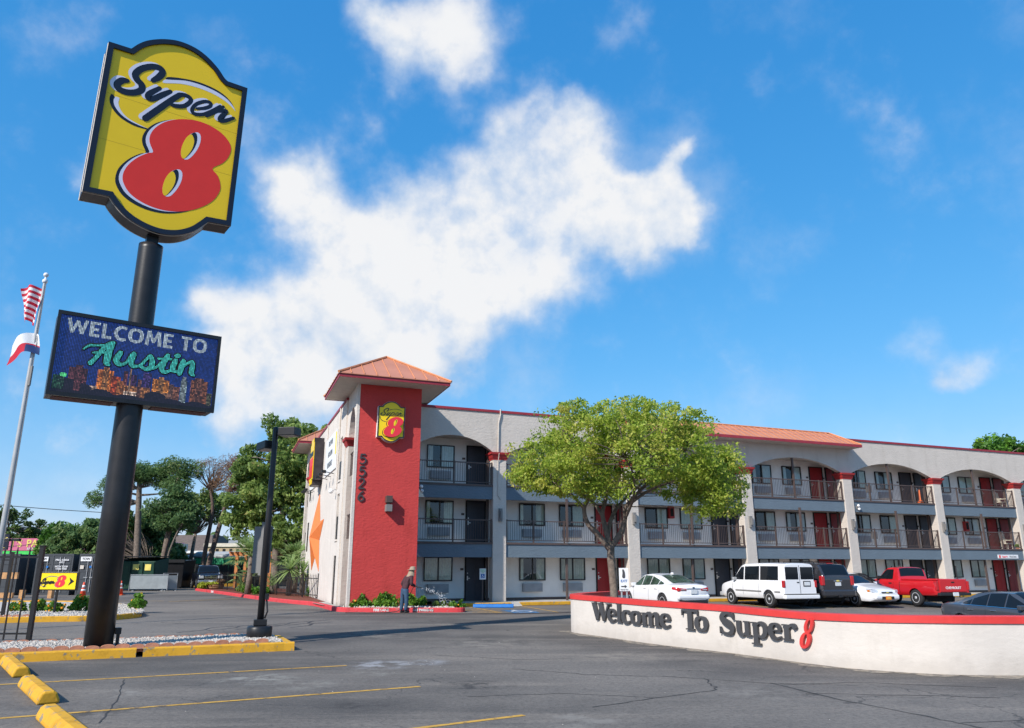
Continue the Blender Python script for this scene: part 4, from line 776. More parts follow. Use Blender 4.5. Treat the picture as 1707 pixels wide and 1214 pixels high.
e=[(0.502,0.94),(0.663,1.014),(0.786,1.123),(0.766,1.213),(0.634,1.183),(0.472,1.05),(0.394,0.873),(0.453,0.786),(0.634,0.834),(0.808,0.978),(1.012,1.212)]
r1=[(1.084,1.218),(0.922,1.023),(0.729,0.828)]
r2=[(0.922,1.023),(1.165,1.131),(1.051,0.932),(1.037,0.829),(1.154,0.86),(1.347,1.009)]
SWU=[(-0.204,1.51),(0.047,1.589),(0.387,1.648),(0.742,1.64),(1.038,1.562),(1.247,1.418),(1.377,1.213),(1.305,1.327),(1.145,1.463),(0.869,1.565),(0.509,1.6),(0.164,1.568),(-0.23,1.436)]
SWUw=[(-0.23,1.436),(0.164,1.568),(0.509,1.6),(0.869,1.565),(1.145,1.463),(1.305,1.327),(1.377,1.213),(1.258,1.308),(1.053,1.412),(0.758,1.483),(0.403,1.495),(0.063,1.443),(-0.288,1.319)]
SWL=[(-1.301,0.609),(-1.316,0.452),(-1.239,0.276),(-1.11,0.145),(-0.934,0.057),(-0.718,0.008),(-0.464,0.019),(-0.467,0.044),(-0.661,0.056),(-0.877,0.104),(-1.054,0.192),(-1.196,0.344),(-1.238,0.483),(-1.224,0.572)]
SWLw=[(-1.224,0.572),(-1.238,0.483),(-1.196,0.344),(-1.054,0.192),(-0.877,0.104),(-0.661,0.056),(-0.467,0.044),(-0.576,0.061),(-0.75,0.1),(-0.926,0.163),(-1.066,0.291),(-1.136,0.446),(-1.131,0.573)]
E8=[(-0.309,-0.491),(-0.397,-0.305),(-0.417,-0.13),(-0.353,0.076),(-0.199,0.287),(0.014,0.452),(0.264,0.566),(0.551,0.627),(0.853,0.603),(1.111,0.505),(1.294,0.346),(1.368,0.163),(1.321,-0.078),(1.201,-0.277),(0.996,-0.478),(1.124,-0.617),(1.205,-0.808),(1.215,-0.992),(1.117,-1.237),(0.949,-1.44),(0.704,-1.627),(0.408,-1.764),(0.112,-1.83),(-0.187,-1.822),(-0.464,-1.745),(-0.67,-1.621),(-0.799,-1.444),(-0.842,-1.285),(-0.816,-1.102),(-0.731,-0.912),(-0.584,-0.715),(-0.406,-0.555)]
E8w=[(-0.382,-0.523),(-0.471,-0.337),(-0.491,-0.163),(-0.427,0.043),(-0.274,0.253),(-0.062,0.417),(0.186,0.53),(0.472,0.59),(0.772,0.566),(1.029,0.469),(1.211,0.31),(1.284,0.127),(1.238,-0.112),(1.119,-0.311),(0.915,-0.511),(1.042,-0.649),(1.124,-0.841),(1.134,-1.023),(1.036,-1.268),(0.87,-1.47),(0.626,-1.656),(0.332,-1.792),(0.037,-1.858),(-0.26,-1.849),(-0.535,-1.772),(-0.741,-1.648),(-0.869,-1.472),(-0.912,-1.313),(-0.886,-1.131),(-0.802,-0.942),(-0.656,-0.745),(-0.479,-0.586)]
E8k=[(-0.456,-0.554),(-0.544,-0.369),(-0.564,-0.196),(-0.501,0.009),(-0.349,0.219),(-0.138,0.382),(0.109,0.494),(0.393,0.554),(0.691,0.529),(0.947,0.432),(1.128,0.274),(1.201,0.092),(1.155,-0.147),(1.037,-0.345),(0.835,-0.543),(0.965,-0.718),(1.046,-0.908),(1.056,-1.09),(0.96,-1.334),(0.794,-1.535),(0.553,-1.719),(0.26,-1.854),(-0.033,-1.919),(-0.328,-1.91),(-0.602,-1.833),(-0.807,-1.709),(-0.934,-1.533),(-0.977,-1.375),(-0.956,-1.16),(-0.872,-0.972),(-0.728,-0.776),(-0.552,-0.617)]
H1w=[(0.517,0.31),(0.61,0.321),(0.659,0.229),(0.652,0.037),(0.582,-0.191),(0.471,-0.393),(0.385,-0.453),(0.345,-0.442),(0.288,-0.4),(0.267,-0.254),(0.291,-0.06),(0.351,0.117),(0.431,0.234)]
H2w=[(0.221,-0.759),(0.31,-0.751),(0.359,-0.841),(0.352,-1.025),(0.285,-1.241),(0.179,-1.433),(0.096,-1.487),(0.057,-1.476),(0.002,-1.433),(-0.018,-1.292),(0.004,-1.106),(0.061,-0.938),(0.138,-0.828)]
H1k=[(0.432,0.228),(0.517,0.307),(0.572,0.245),(0.584,0.076),(0.536,-0.129),(0.438,-0.333),(0.35,-0.444),(0.293,-0.399),(0.272,-0.252),(0.296,-0.058),(0.356,0.119)]
H2k=[(0.139,-0.834),(0.221,-0.762),(0.274,-0.823),(0.286,-0.986),(0.241,-1.181),(0.147,-1.374),(0.063,-1.477),(0.007,-1.432),(-0.013,-1.29),(0.009,-1.105),(0.066,-0.936)]
H1y=[(0.432,0.225),(0.49,0.183),(0.525,0.055),(0.497,-0.142),(0.413,-0.342),(0.345,-0.442),(0.288,-0.4),(0.267,-0.254),(0.291,-0.06),(0.351,0.117)]
H2y=[(0.139,-0.837),(0.195,-0.879),(0.229,-1.004),(0.203,-1.192),(0.123,-1.382),(0.057,-1.476),(0.002,-1.433),(-0.018,-1.292),(0.004,-1.106),(0.061,-0.938)]
AS = R(36); PX, PY = -8.116, 15.791; SX = Vector((math.cos(AS), math.sin(AS), 0)); SN = Vector((math.sin(AS), -math.cos(AS), 0))
def S3(x, d, z): q = Vector((PX, PY, 0)) + SX*x + SN*d; return (q.x, q.y, z)      # d: towards the viewer side
pole = thing('pole_sign', 'tall black pole carrying a yellow Super 8 cabinet and LED screen', 'pole sign', (PX, PY, .12))
m = MB(); m.lathe([(.265, .10), (.262, 3.0), (.252, 8.55), (.252, 8.66)], (PX, PY, 0), 28); m.build('pole', M['black'], pole, True)
m = MB(); m.lathe([(.255, 8.661), (.1, 8.67), (.095, 9.2)], (PX, PY, 0), 14); m.build('pole_neck', M['black'], pole, True)
m = MB(S3); m.box(-.12, .12, -.1, .1, 8.68, 9.0); m.build('neck_block', M['black'], pole); m = MB(S3); m.box(.27, .37, -.05, .10, .40, .52); m.box(.30, .36, .0, .05, .12, .399); m.build('junction_box', M['black'], pole)
CZ = 11.28; CXO = .045
def L3(d, sx=1., k=1.): return lambda x, y: S3((x+CXO)*k, d, CZ+y*k)
corner = {0, 1, 10, 11, 12, 13, 22, 23}
def outline(sc=1.):
    # corners stay sharp, the two arcs are smoothed
    top = crom(OUT[1:11], 4); bot = crom(OUT[13:23], 4)
    return [OUT[0]] + top + [OUT[11], OUT[12]] + bot + [OUT[23]]
def inset(poly, w):
    n = len(poly); out = []
    for i in range(n):
        a, b, c = Vector(poly[i-1]), Vector(poly[i]), Vector(poly[(i+1) % n]); d1, d2 = (b-a).normalized(), (c-b).normalized()
        n1, n2 = Vector((d1.y, -d1.x)), Vector((d2.y, -d2.x)); bis = (n1+n2); bis = bis/max(.35, bis.length_squared/2) if bis.length > 1e-4 else n1
        q = b + bis*w*1.0; out.append((q.x, q.y))
    return out
OL = outline(); IN = inset(OL, .115)
def build_logo(root, P, k=1., D=.30, thick=.52, cols=None, ring=True, dz=.0018, relief=.0, script=1.):
    """the sign face: cabinet, border, face, swoosh, script and numeral; P(x, d, y) -> world"""
    c = dict(case=M['signcase'], border=M['sign_k'], face=M['sign_y'], num=M['sign_r'], ink=M['sign_k'], hl=M['sign_w']); c.update(cols or {})
    def poly(name, pts, d, mt, parent=None, depth=.003):
        m = MB(); m.prism(pts, lambda x, y: P(x, d+depth, y), lambda x, y: P(x, d, y)); return m.build(name, mt, parent or root)
    m = MB(); m.prism(OL, lambda x, y: P(x, D, y), lambda x, y: P(x, D-thick, y)); cab = m.build('cabinet', c['case'], root)
    if ring:
        m = MB(); n = len(OL)
        for i in range(n):
            j = (i+1) % n; a, b, e, f = OL[i], OL[j], IN[j], IN[i]
            for q in ((P(a[0], D+.05, a[1]), P(b[0], D+.05, b[1]), P(e[0], D+.05, e[1]), P(f[0], D+.05, f[1])), (P(f[0], D+.05, f[1]), P(e[0], D+.05, e[1]), P(e[0], D+.002, e[1]), P(f[0], D+.002, f[1])), (P(a[0], D+.05, a[1]), P(b[0], D+.05, b[1]), P(b[0], D-.01, b[1]), P(a[0], D-.01, a[1]))): m.face(q)
        m.build('border', c['border'], root)
        sl = inset(OL, -.012); m = MB()
        m.tube([P(x, D-.02, y) for x, y in OL+OL[:1]], .012, 4); m.tube([P(x, D-thick+.02, y) for x, y in OL+OL[:1]], .012, 4); m.build('trim_strip', M['soffit'], cab)
    face = poly('face', inset(OL, .11), D, c['face'], depth=.004); d = D+.0045
    S = lambda p: crom(p, 4, True)
    poly('swoosh_highlight', S(SWUw), d, c['hl'], face, dz); poly('swoosh_highlight', S(SWLw), d, c['hl'], face, dz); poly('swoosh', S(SWU), d+dz*.5, c['ink'], face, dz); poly('swoosh', S(SWL), d+dz*.5, c['ink'], face, dz)
    poly('numeral_shadow', S(E8k), d+dz, c['ink'], face, dz); poly('numeral_highlight', S(E8w), d+dz*1.5, c['hl'], face, dz)
    num = poly('numeral', S(E8), d+dz*2+relief, c['num'], face, dz+relief)
    if ring == True and dz < .004:
        for y, x0, x1 in ((.62, -1.38, 1.45), (-.52, -1.40, 1.42)): poly('panel_seam', [(x0, y-.006), (x1, y-.006), (x1, y+.006), (x0, y+.006)], D+.0041, M['sign_seam'], face, .0006)
    e = d+dz*3+relief*2
    for h in ('1', '2'):
        G_ = globals(); poly('counter_highlight', S(G_['H'+h+'w']), e, c['hl'], num, dz*.5); poly('counter_shadow', S(G_['H'+h+'k']), e+dz*.6, c['ink'], num, dz*.5); poly('counter', S(G_['H'+h+'y']), e+dz*1.2, c['face'], num, dz*.5)
    for dx, dy, mt, dd, nm in ((-.075, .02, c['hl'], d+dz*2, 'lettering_highlight'), (0, 0, c['ink'], d+dz*3.4, 'lettering')):
        for q, (st, w) in enumerate(((S_W, None), (U_W, None), (P1_W, None), (P2_W, None), (E_W, None), (R1_W, None), (R2_W, None))):
            m = MB(); dq = dd+q*.0006
            m.prism(ribbon([(x+dx, y+dy, w_*script) for x, y, w_ in st], 6), lambda x, y: P(x, dq+dz*.5, y), lambda x, y: P(x, dq, y)); m.build(nm, mt, face)
    return face
def wpath(p, w0, w1=None, ends=.75):
    n = len(p); return [(x, y, (w0 if w1 is None else w0+(w1-w0)*i/(n-1))*(ends if i in (0, n-1) else 1)) for i, (x, y) in enumerate(p)]
G_u, e_ = list(u), list(e); S_W = wpath(S, .15); U_W = wpath(u, .135); P1_W = wpath(p1, .125, .15, 1); P2_W = wpath(p2, .105); E_W = wpath(e, .088); R1_W = wpath(r1, .10); R2_W = wpath(r2, .10)
build_logo(pole, lambda x, d, y: S3(x+CXO, d, CZ+y))
# LED screen
m = MB(S3); m.box(-1.56, 1.62, -.30, .29, 5.0, 6.72); scr = m.build('screen_cabinet', M['signcase'], pole)
m = MB(S3)
for a in ((-1.58, 1.64, 6.66, 6.74), (-1.58, 1.64, 4.98, 5.06), (-1.58, -1.52, 5.061, 6.659), (1.58, 1.64, 5.061, 6.659)): m.box(a[0], a[1], .26, .335, a[2], a[3])
m.build('screen_frame', M['black'], scr)
for a, b in ((-1.45, -.35), (.4, 1.5)): m = MB(S3); m.box(a, b, -.2, .2, 4.975, 4.998); m.build('bottom_hatch', mat('maroon_metal', (.10, .02, .02), .6), scr)
def ledmat(name, c, st, var=.5, sc=16, lamp=.30):
    m = bpy.data.materials.new(name); m.use_nodes = True; t = m.node_tree; b = t.nodes['Principled BSDF']; co = N(t, 'ShaderNodeTexCoord').outputs['Object']
    sp = N(t, 'ShaderNodeSeparateXYZ'); LK(t, co, sp.inputs[0])
    along = mth(t, 'ADD', mth(t, 'MULTIPLY', sp.outputs['X'], math.cos(AS)), mth(t, 'MULTIPLY', sp.outputs['Y'], math.sin(AS)))
    def dots(v): return mth(t, 'MULTIPLY_ADD', mth(t, 'SINE', mth(t, 'MULTIPLY', v, 2*PI/.028)), .5, .55)
    grid = mth(t, 'MULTIPLY', dots(along), dots(sp.outputs['Z'])); nz = noise(t, co, sc, 4, .7)
    cell = N(t, 'ShaderNodeCombineXYZ'); LK(t, mth(t, 'SNAP', along, .030), cell.inputs[0]); LK(t, mth(t, 'SNAP', sp.outputs['Z'], .034), cell.inputs[1])
    wn = N(t, 'ShaderNodeTexWhiteNoise', noise_dimensions='2D'); LK(t, cell.outputs[0], wn.inputs['Vector'])
    k = mth(t, 'MULTIPLY', mth(t, 'MULTIPLY', grid, mth(t, 'MULTIPLY_ADD', nz, 2*var, 1-var)), mth(t, 'MULTIPLY_ADD', mth(t, 'POWER', wn.outputs['Value'], 2.), 2.4*lamp, 1-.8*lamp))
    b.inputs['Base Color'].default_value = (.008, .008, .012, 1); b.inputs['Roughness'].default_value = .4; b.inputs['Emission Color'].default_value = (*c, 1); LK(t, mth(t, 'MULTIPLY', k, st*2.6), b.inputs['Emission Strength']); return m
def spoly(name, pts, d, mt, parent, depth=.002):
    m = MB(S3); m.prism(pts, lambda x, y: (x, d+depth, y), lambda x, y: (x, d, y)); return m.build(name, mt, parent)
m = MB(S3); m.face([(-1.515, .296, 5.065), (1.575, .296, 5.065), (1.575, .296, 6.655), (-1.515, .296, 6.655)]); led = m.build('led_panel', ledmat('led_blue', (.008, .03, .20), .55, .35, 3), scr)
LW, LT = ledmat('led_white', (.50, .62, .74), .42, .3, 20), ledmat('led_teal', (.06, .58, .52), .42, .35, 14)
BIG = {  # bold capitals as strokes, height 1
 'W': (1.15, [[(.10, 1, .2), (.32, .08, .2)], [(.32, .08, .16), (.57, .9, .16)], [(.57, .9, .16), (.82, .08, .2)], [(.82, .08, .2), (1.05, 1, .2)]]),
 'E': (.60, [[(.12, 0, .22), (.12, 1, .22)], [(.1, .91, .18), (.56, .91, .18)], [(.1, .5, .17), (.5, .5, .17)], [(.1, .09, .18), (.56, .09, .18)]]),
 'L': (.56, [[(.12, 0, .22), (.12, 1, .22)], [(.1, .09, .18), (.54, .09, .18)]]),
 'C': (.74, [[(.70, .84, .18), (.5, .92, .19), (.25, .82, .21), (.13, .5, .22), (.25, .18, .21), (.5, .08, .19), (.70, .15, .18)]]),
 'O': (.90, [[(.45, .91, .19), (.19, .8, .21), (.12, .5, .22), (.19, .2, .21), (.45, .09, .19), (.71, .2, .21), (.78, .5, .22), (.71, .8, .21), (.45, .91, .19)]]),
 'M': (1.0, [[(.12, 0, .2), (.20, 1, .2)], [(.22, 1, .18), (.5, .2, .16)], [(.5, .2, .16), (.78, 1, .18)], [(.80, 1, .2), (.88, 0, .2)]]),
 'T': (.66, [[(.33, 0, .22), (.33, .95, .22)], [(.02, .91, .18), (.64, .91, .18)]]), ' ': (.30, [])}
x = -1.40; H_ = .33; stretch = 2.78/sum(BIG[c][0]+.07 for c in 'WELCOME TO')/H_
for c in 'WELCOME TO':
    w, sts = BIG[c]
    if sts:
        m = MB(S3)
        for q, s_ in enumerate(sts):
            e = .298+q*.0008; m.prism(ribbon([(x+a*H_*stretch, 6.29+b*H_*.98, ww*H_) for a, b, ww in s_], 6, False), lambda X, Y: (X, e+.001, Y), lambda X, Y: (X, e, Y))
        m.build('lettering', LW, led)
    x += (w+.07)*H_*stretch
AU = [  # "Austin", brush script traced on the panel
 [(-.98, 5.98, .03), (-.86, 6.09, .05), (-.66, 6.12, .05), (-.42, 6.17, .06)], [(-.80, 5.68, .10), (-.72, 5.80, .08), (-.55, 6.10, .10), (-.40, 6.22, .10)], [(-.40, 6.22, .08), (-.46, 6.0, .13), (-.48, 5.76, .13), (-.44, 5.70, .08)], [(-.78, 5.93, .04), (-.58, 5.96, .05), (-.42, 5.96, .05)],
 [(-.22, 6.02, .10), (-.29, 5.84, .12), (-.22, 5.74, .09), (-.08, 5.80, .06), (.02, 6.0, .08)], [(.06, 6.03, .11), (.02, 5.86, .12), (.06, 5.75, .09), (.18, 5.76, .06), (.30, 5.86, .05)],
 [(.24, 5.80, .05), (.36, 5.98, .06), (.42, 6.04, .09), (.47, 5.92, .11), (.46, 5.78, .11), (.36, 5.71, .08), (.24, 5.76, .07)], [(.40, 5.72, .06), (.56, 5.78, .05), (.66, 5.92, .05)],
 [(.80, 6.12, .10), (.72, 5.92, .12), (.70, 5.76, .11), (.78, 5.70, .08), (.92, 5.78, .05)], [(.60, 6.01, .05), (.88, 6.04, .05)],
 [(.98, 6.02, .11), (.94, 5.86, .12), (.96, 5.76, .09), (1.08, 5.77, .05)], [(1.0, 6.14, .11), (1.03, 6.15, .11)],
 [(1.16, 6.04, .10), (1.13, 5.9, .12), (1.10, 5.72, .11)], [(1.14, 5.86, .05), (1.26, 6.0, .06), (1.36, 6.04, .09), (1.38, 5.92, .11), (1.36, 5.78, .11), (1.42, 5.72, .07)]]
blk = M['blackflat']
for q, s_ in enumerate(AU):
    # sits lower at its left end, as on the screen
    pts = [(a*.905-.155, 5.73+(b-5.68)*.9, w*.95) for a, b, w in s_]; e = .2985+q*.0004
    for grow, mt, ee, nm in ((.05, blk, 0, 'lettering_outline'), (0, LT, .006, 'lettering')):
        m = MB(S3); m.prism(ribbon([(a, b, w*1.0+grow) for a, b, w in pts], 6), lambda X, Y: (X, e+ee+.0003, Y), lambda X, Y: (X, e+ee, Y)); m.build(nm, mt, led)
def sky_tower(x0, x1, z1, c, st, z0=5.12, k=0):
    spoly('picture_tower', [(x0, z0), (x1, z0), (x1, z1), (x0, z1)], .2972+k*.0003, ledmat('led_tower', c, st*.50, .6, 9, .9), led, .0003)
for k, (a, b, z1, c, st) in enumerate(((-1.24, -.90, 5.60, (.20, .06, .08), .5), (-.72, -.42, 5.62, (.75, .22, .04), .7), (-.45, -.28, 5.52, (.62, .10, .03), .6), (-.24, -.16, 5.66, (.35, .10, .10), .4), (-.1, .02, 5.60, (.12, .05, .18), .4), (.14, .30, 5.68, (.10, .06, .30), .5), (.33, .66, 5.58, (.70, .25, .05), .7), (.74, .88, 5.46, (.40, .16, .10), .5), (.90, 1.02, 5.62, (.35, .48, .52), .6), (1.1, 1.46, 5.66, (.34, .12, .06), .55), (-.30, .30, 5.36, (.55, .22, .08), .6), (-.85, -.7, 5.26, (.7, .5, .4), .6), (-.2, .05, 5.24, (.8, .6, .5), .7), (.3, .7, 5.3, (.4, .2, .12), .5), (-.62, -.52, 5.68, (.7, .3, .1), .5), (-.34, -.22, 5.44, (.6, .2, .06), .5), (-.13, -.09, 5.72, (.5, .3, .2), .4), (.04, .12, 5.52, (.3, .12, .1), .4), (.45, .55, 5.63, (.6, .28, .1), .5), (.66, .76, 5.5, (.4, .2, .15), .4), (.92, .99, 5.70, (.4, .5, .55), .5), (1.18, 1.36, 5.71, (.3, .12, .08), .5), (-1.12, -1.0, 5.66, (.25, .08, .1), .4), (1.46, 1.56, 5.4, (.2, .2, .12), .4), (-1.5, -1.3, 5.4, (.06, .2, .12), .3))): sky_tower(a, b, z1, c, st, k=k)
for k, (a, b, z1) in enumerate(((-1.51, -1.1, 5.36), (-1.15, -.8, 5.28), (-.85, -.4, 5.20), (-.5, .3, 5.15), (.2, .62, 5.28), (.5, 1.0, 5.17), (.95, 1.57, 5.17))): spoly('picture_trees', [(a, 5.067), (b, 5.067), (b, z1-.05), ((a+b)/2+.1, z1), ((a+b)/2-.1, z1+.01), (a, z1-.06)], .3018+k*.0003, ledmat('led_dark', (.012, .008, .02), .5, .5, 8), led, .0003)
spoly('picture_lights', ribbon([(-1.35, 5.42, .08), (-1.3, 5.42, .08)]), .3045, ledmat('led_green', (.1, .7, .25), .6), led)

# ---- the tower wall sign: the same emblem in a bright cabinet
ws_ = thing('wall_sign', 'small bright yellow Super 8 cabinet on the red tower front', 'sign', B(-6.33, -2.81, 6.75))
KW = 1.16/3.12
build_logo(ws_, lambda x, d, y: B(-6.335+(x-.02)*KW, -2.80-(d*KW+.001), 7.605+y*KW*.945), D=.62, thick=.60, script=.72, cols=dict(case=M['white'], border=M['sign_k'], face=M['sign_yb'], num=M['sign_rb'], hl=M['sign_yb']), dz=.006, relief=.10)
# ---- projecting sign and banners on the end wall
def E3(x, d, z): return B(UL-.15-x, 9.2-d, z)                       # x: away from the wall, d: towards the street
ps = thing('projecting_sign', 'deep black edged yellow and red Super 8 cabinet on the end wall', 'sign', B(UL-.6, 9.2, 5.9))
m = MB(B); m.box(UL-.52, UL-.005, 8.0, 9.8, 6.25, 8.35); m.box(UL-.52, UL-.005, 8.3, 9.5, 8.351, 8.6); m.box(UL-.52, UL-.005, 8.3, 9.5, 6.0, 6.249); m.build('cabinet', M['signcase'], ps)
m = MB(B); m.box(UL-.56, UL-.521, 8.06, 9.74, 6.3, 8.3); m.box(UL-.56, UL-.521, 8.35, 9.45, 8.301, 8.55); m.box(UL-.56, UL-.521, 8.35, 9.45, 6.05, 6.299); m.build('face', M['sign_y'], ps)
for z0, z1, mt in ((7.6, 7.85, 'sign_k'), (6.4, 7.0, 'sign_r'), (7.02, 7.5, 'sign_rb')): m = MB(B); m.box(UL-.58, UL-.562, 8.15, 9.65, z0, z1); m.build('emblem', M[mt], ps)
for (v0, v1, z0, z1), lab in (((2.5, 6.7, 6.25, 8.15), 'white banner with dark lettering on end wall right of projecting sign'), ((11.3, 14.0, 6.2, 8.0), 'white banner on the end wall left of the projecting sign')):
    b = MB(B); b.box(UL-.05, UL-.012, v0, v1, z0, z1); o = b.build('banner', M['white']); tag(o, lab, 'banner')
    m = MB(B); m.box(UL-.06, UL-.052, v0+.05, v0+.4, z0+.7, z1-.1); m.build('banner_stripe', M['sign_yb'], o)
    for k, s_ in enumerate(('FREE WIFI', 'HBO ESPN', 'BREAKFAST')): text_on('lettering', s_, .36, M['band'], o, B(UL-.056, (v0+v1)/2+.2, z1-.35-k*.55), -DV, depth=.004, bold=.012)
    for k in range(3):
        t = thing('spot_lamp', '%s black spot lamp on an arm under the %s end wall banner' % (('nearest', 'middle', 'farthest')[k], 'right' if v0 < 5 else 'left'), 'spot lamp', B(UL-.1, v0+.6+k*(v1-v0)/3.2, z0-.25), group='spot lamps under the %s banner' % ('right' if v0 < 5 else 'left'))
        v = v0+.6+k*(v1-v0)/3.2; m = MB(); m.tube([B(UL-.01, v, z0-.2), B(UL-.45, v, z0-.12)], .02, 5); m.build('arm', M['black'], t); m = MB(B); m.box(UL-.6, UL-.40, v-.09, v+.09, z0-.19, z0-.05); m.build('lamp_head', M['black'], t)
t = thing('security_camera', 'small white security camera on the end wall', 'camera', B(UL-.2, 1.9, 5.1)); m = MB(); m.ball(B(UL-.25, 1.9, 5.1), .12, 8, 6); m.tube([B(UL-.01, 2.0, 5.2), B(UL-.25, 1.9, 5.15)], .03, 6); m.build('housing', M['white'], t, True)

# ------------------------------------------------------------------ the curved welcome wall
WP = [(1.62, 21.9), (1.65, 21.318), (2.213, 20.231), (3.054, 18.506), (3.715, 17.429), (4.358, 16.473), (4.825, 15.619), (5.328, 14.672), (5.757, 13.995), (6.266, 13.566), (6.771, 13.271), (7.343, 13.093), (8.241, 13.05), (9.5, 13.1), (12, 13.6)]
WZ = [.97, .969, .954, .936, .929, .918, .894, .879, .886, .891, .901, .906, .905, .9, .9]
ww = thing('welcome_wall', 'low curved cream stucco wall with red cap and Welcome lettering', 'wall', (4.4, 16.5, 0))
PW = crom([(*p, z) for p, z in zip(WP, WZ)], 5); nW = len(PW)
def wall_frame(i):
    a, b = PW[max(i-1, 0)], PW[min(i+1, nW-1)]; d = Vector((b[0]-a[0], b[1]-a[1], 0)).normalized(); return d, Vector((-d.y, d.x, 0))*-1   # along, outwards (towards the street)
rows, cap = [], []
for i, (x, y, z) in enumerate(PW):
    d, o = wall_frame(i); o = Vector((d.y, -d.x, 0)); p = Vector((x, y, 0)); q = p - o*.28
    rows.append([(p.x, p.y, 0), (p.x, p.y, z-.115), (q.x, q.y, z-.115), (q.x, q.y, 0)])
    a, b = p+o*.025, q-o*.025; cap.append([(a.x, a.y, z-.115), (a.x, a.y, z-.008), (a.x-o.x*.01, a.y-o.y*.01, z), (b.x, b.y, z), (b.x, b.y, z-.115), (a.x, a.y, z-.115)])
m = MB(); m.grid(rows); m.face(rows[0]); m.face(rows[-1]); m.build('wall_body', M['stucco_sign'], ww)
c0 = wall_frame(0)
m = MB(); m.grid(cap); m.face(cap[0][:5]); m.face(cap[-1][:5]); m.build('wall_cap', M['redcap'], ww)
# the end returns behind
m = MB(); e0 = Vector((1.62, 21.9, 0)); e1 = Vector((3.4, 24.9, 0)); rt = crom([(1.62, 21.9), (1.9, 22.7), (2.6, 23.9), (3.4, 24.9)], 4)
m.grid([[(x, y, 0), (x, y, .85), (x+.26, y-.1, .85), (x+.26, y-.1, 0)] for x, y in rt]); m.build('wall_return', M['stucco_sign'], ww)
m = MB(); m.grid([[(x-.02, y+.01, .852), (x-.02, y+.01, .97), (x+.28, y-.11, .97), (x+.28, y-.11, .852)] for x, y in rt]); m.build('wall_cap', M['redcap'], ww)
m = MB(); dr_ = []
for i, (x, y, z) in enumerate(PW):
    d, _ = wall_frame(i); o = Vector((d.y, -d.x, 0)); w = .26+.12*math.sin(i*.9)+.07*math.sin(i*2.3); dr_.append([(x, y, .0045), (x+o.x*w, y+o.y*w, .0045)])
m.grid(dr_); tag(m.build('sandy_verge', M['sand']), kind='structure')
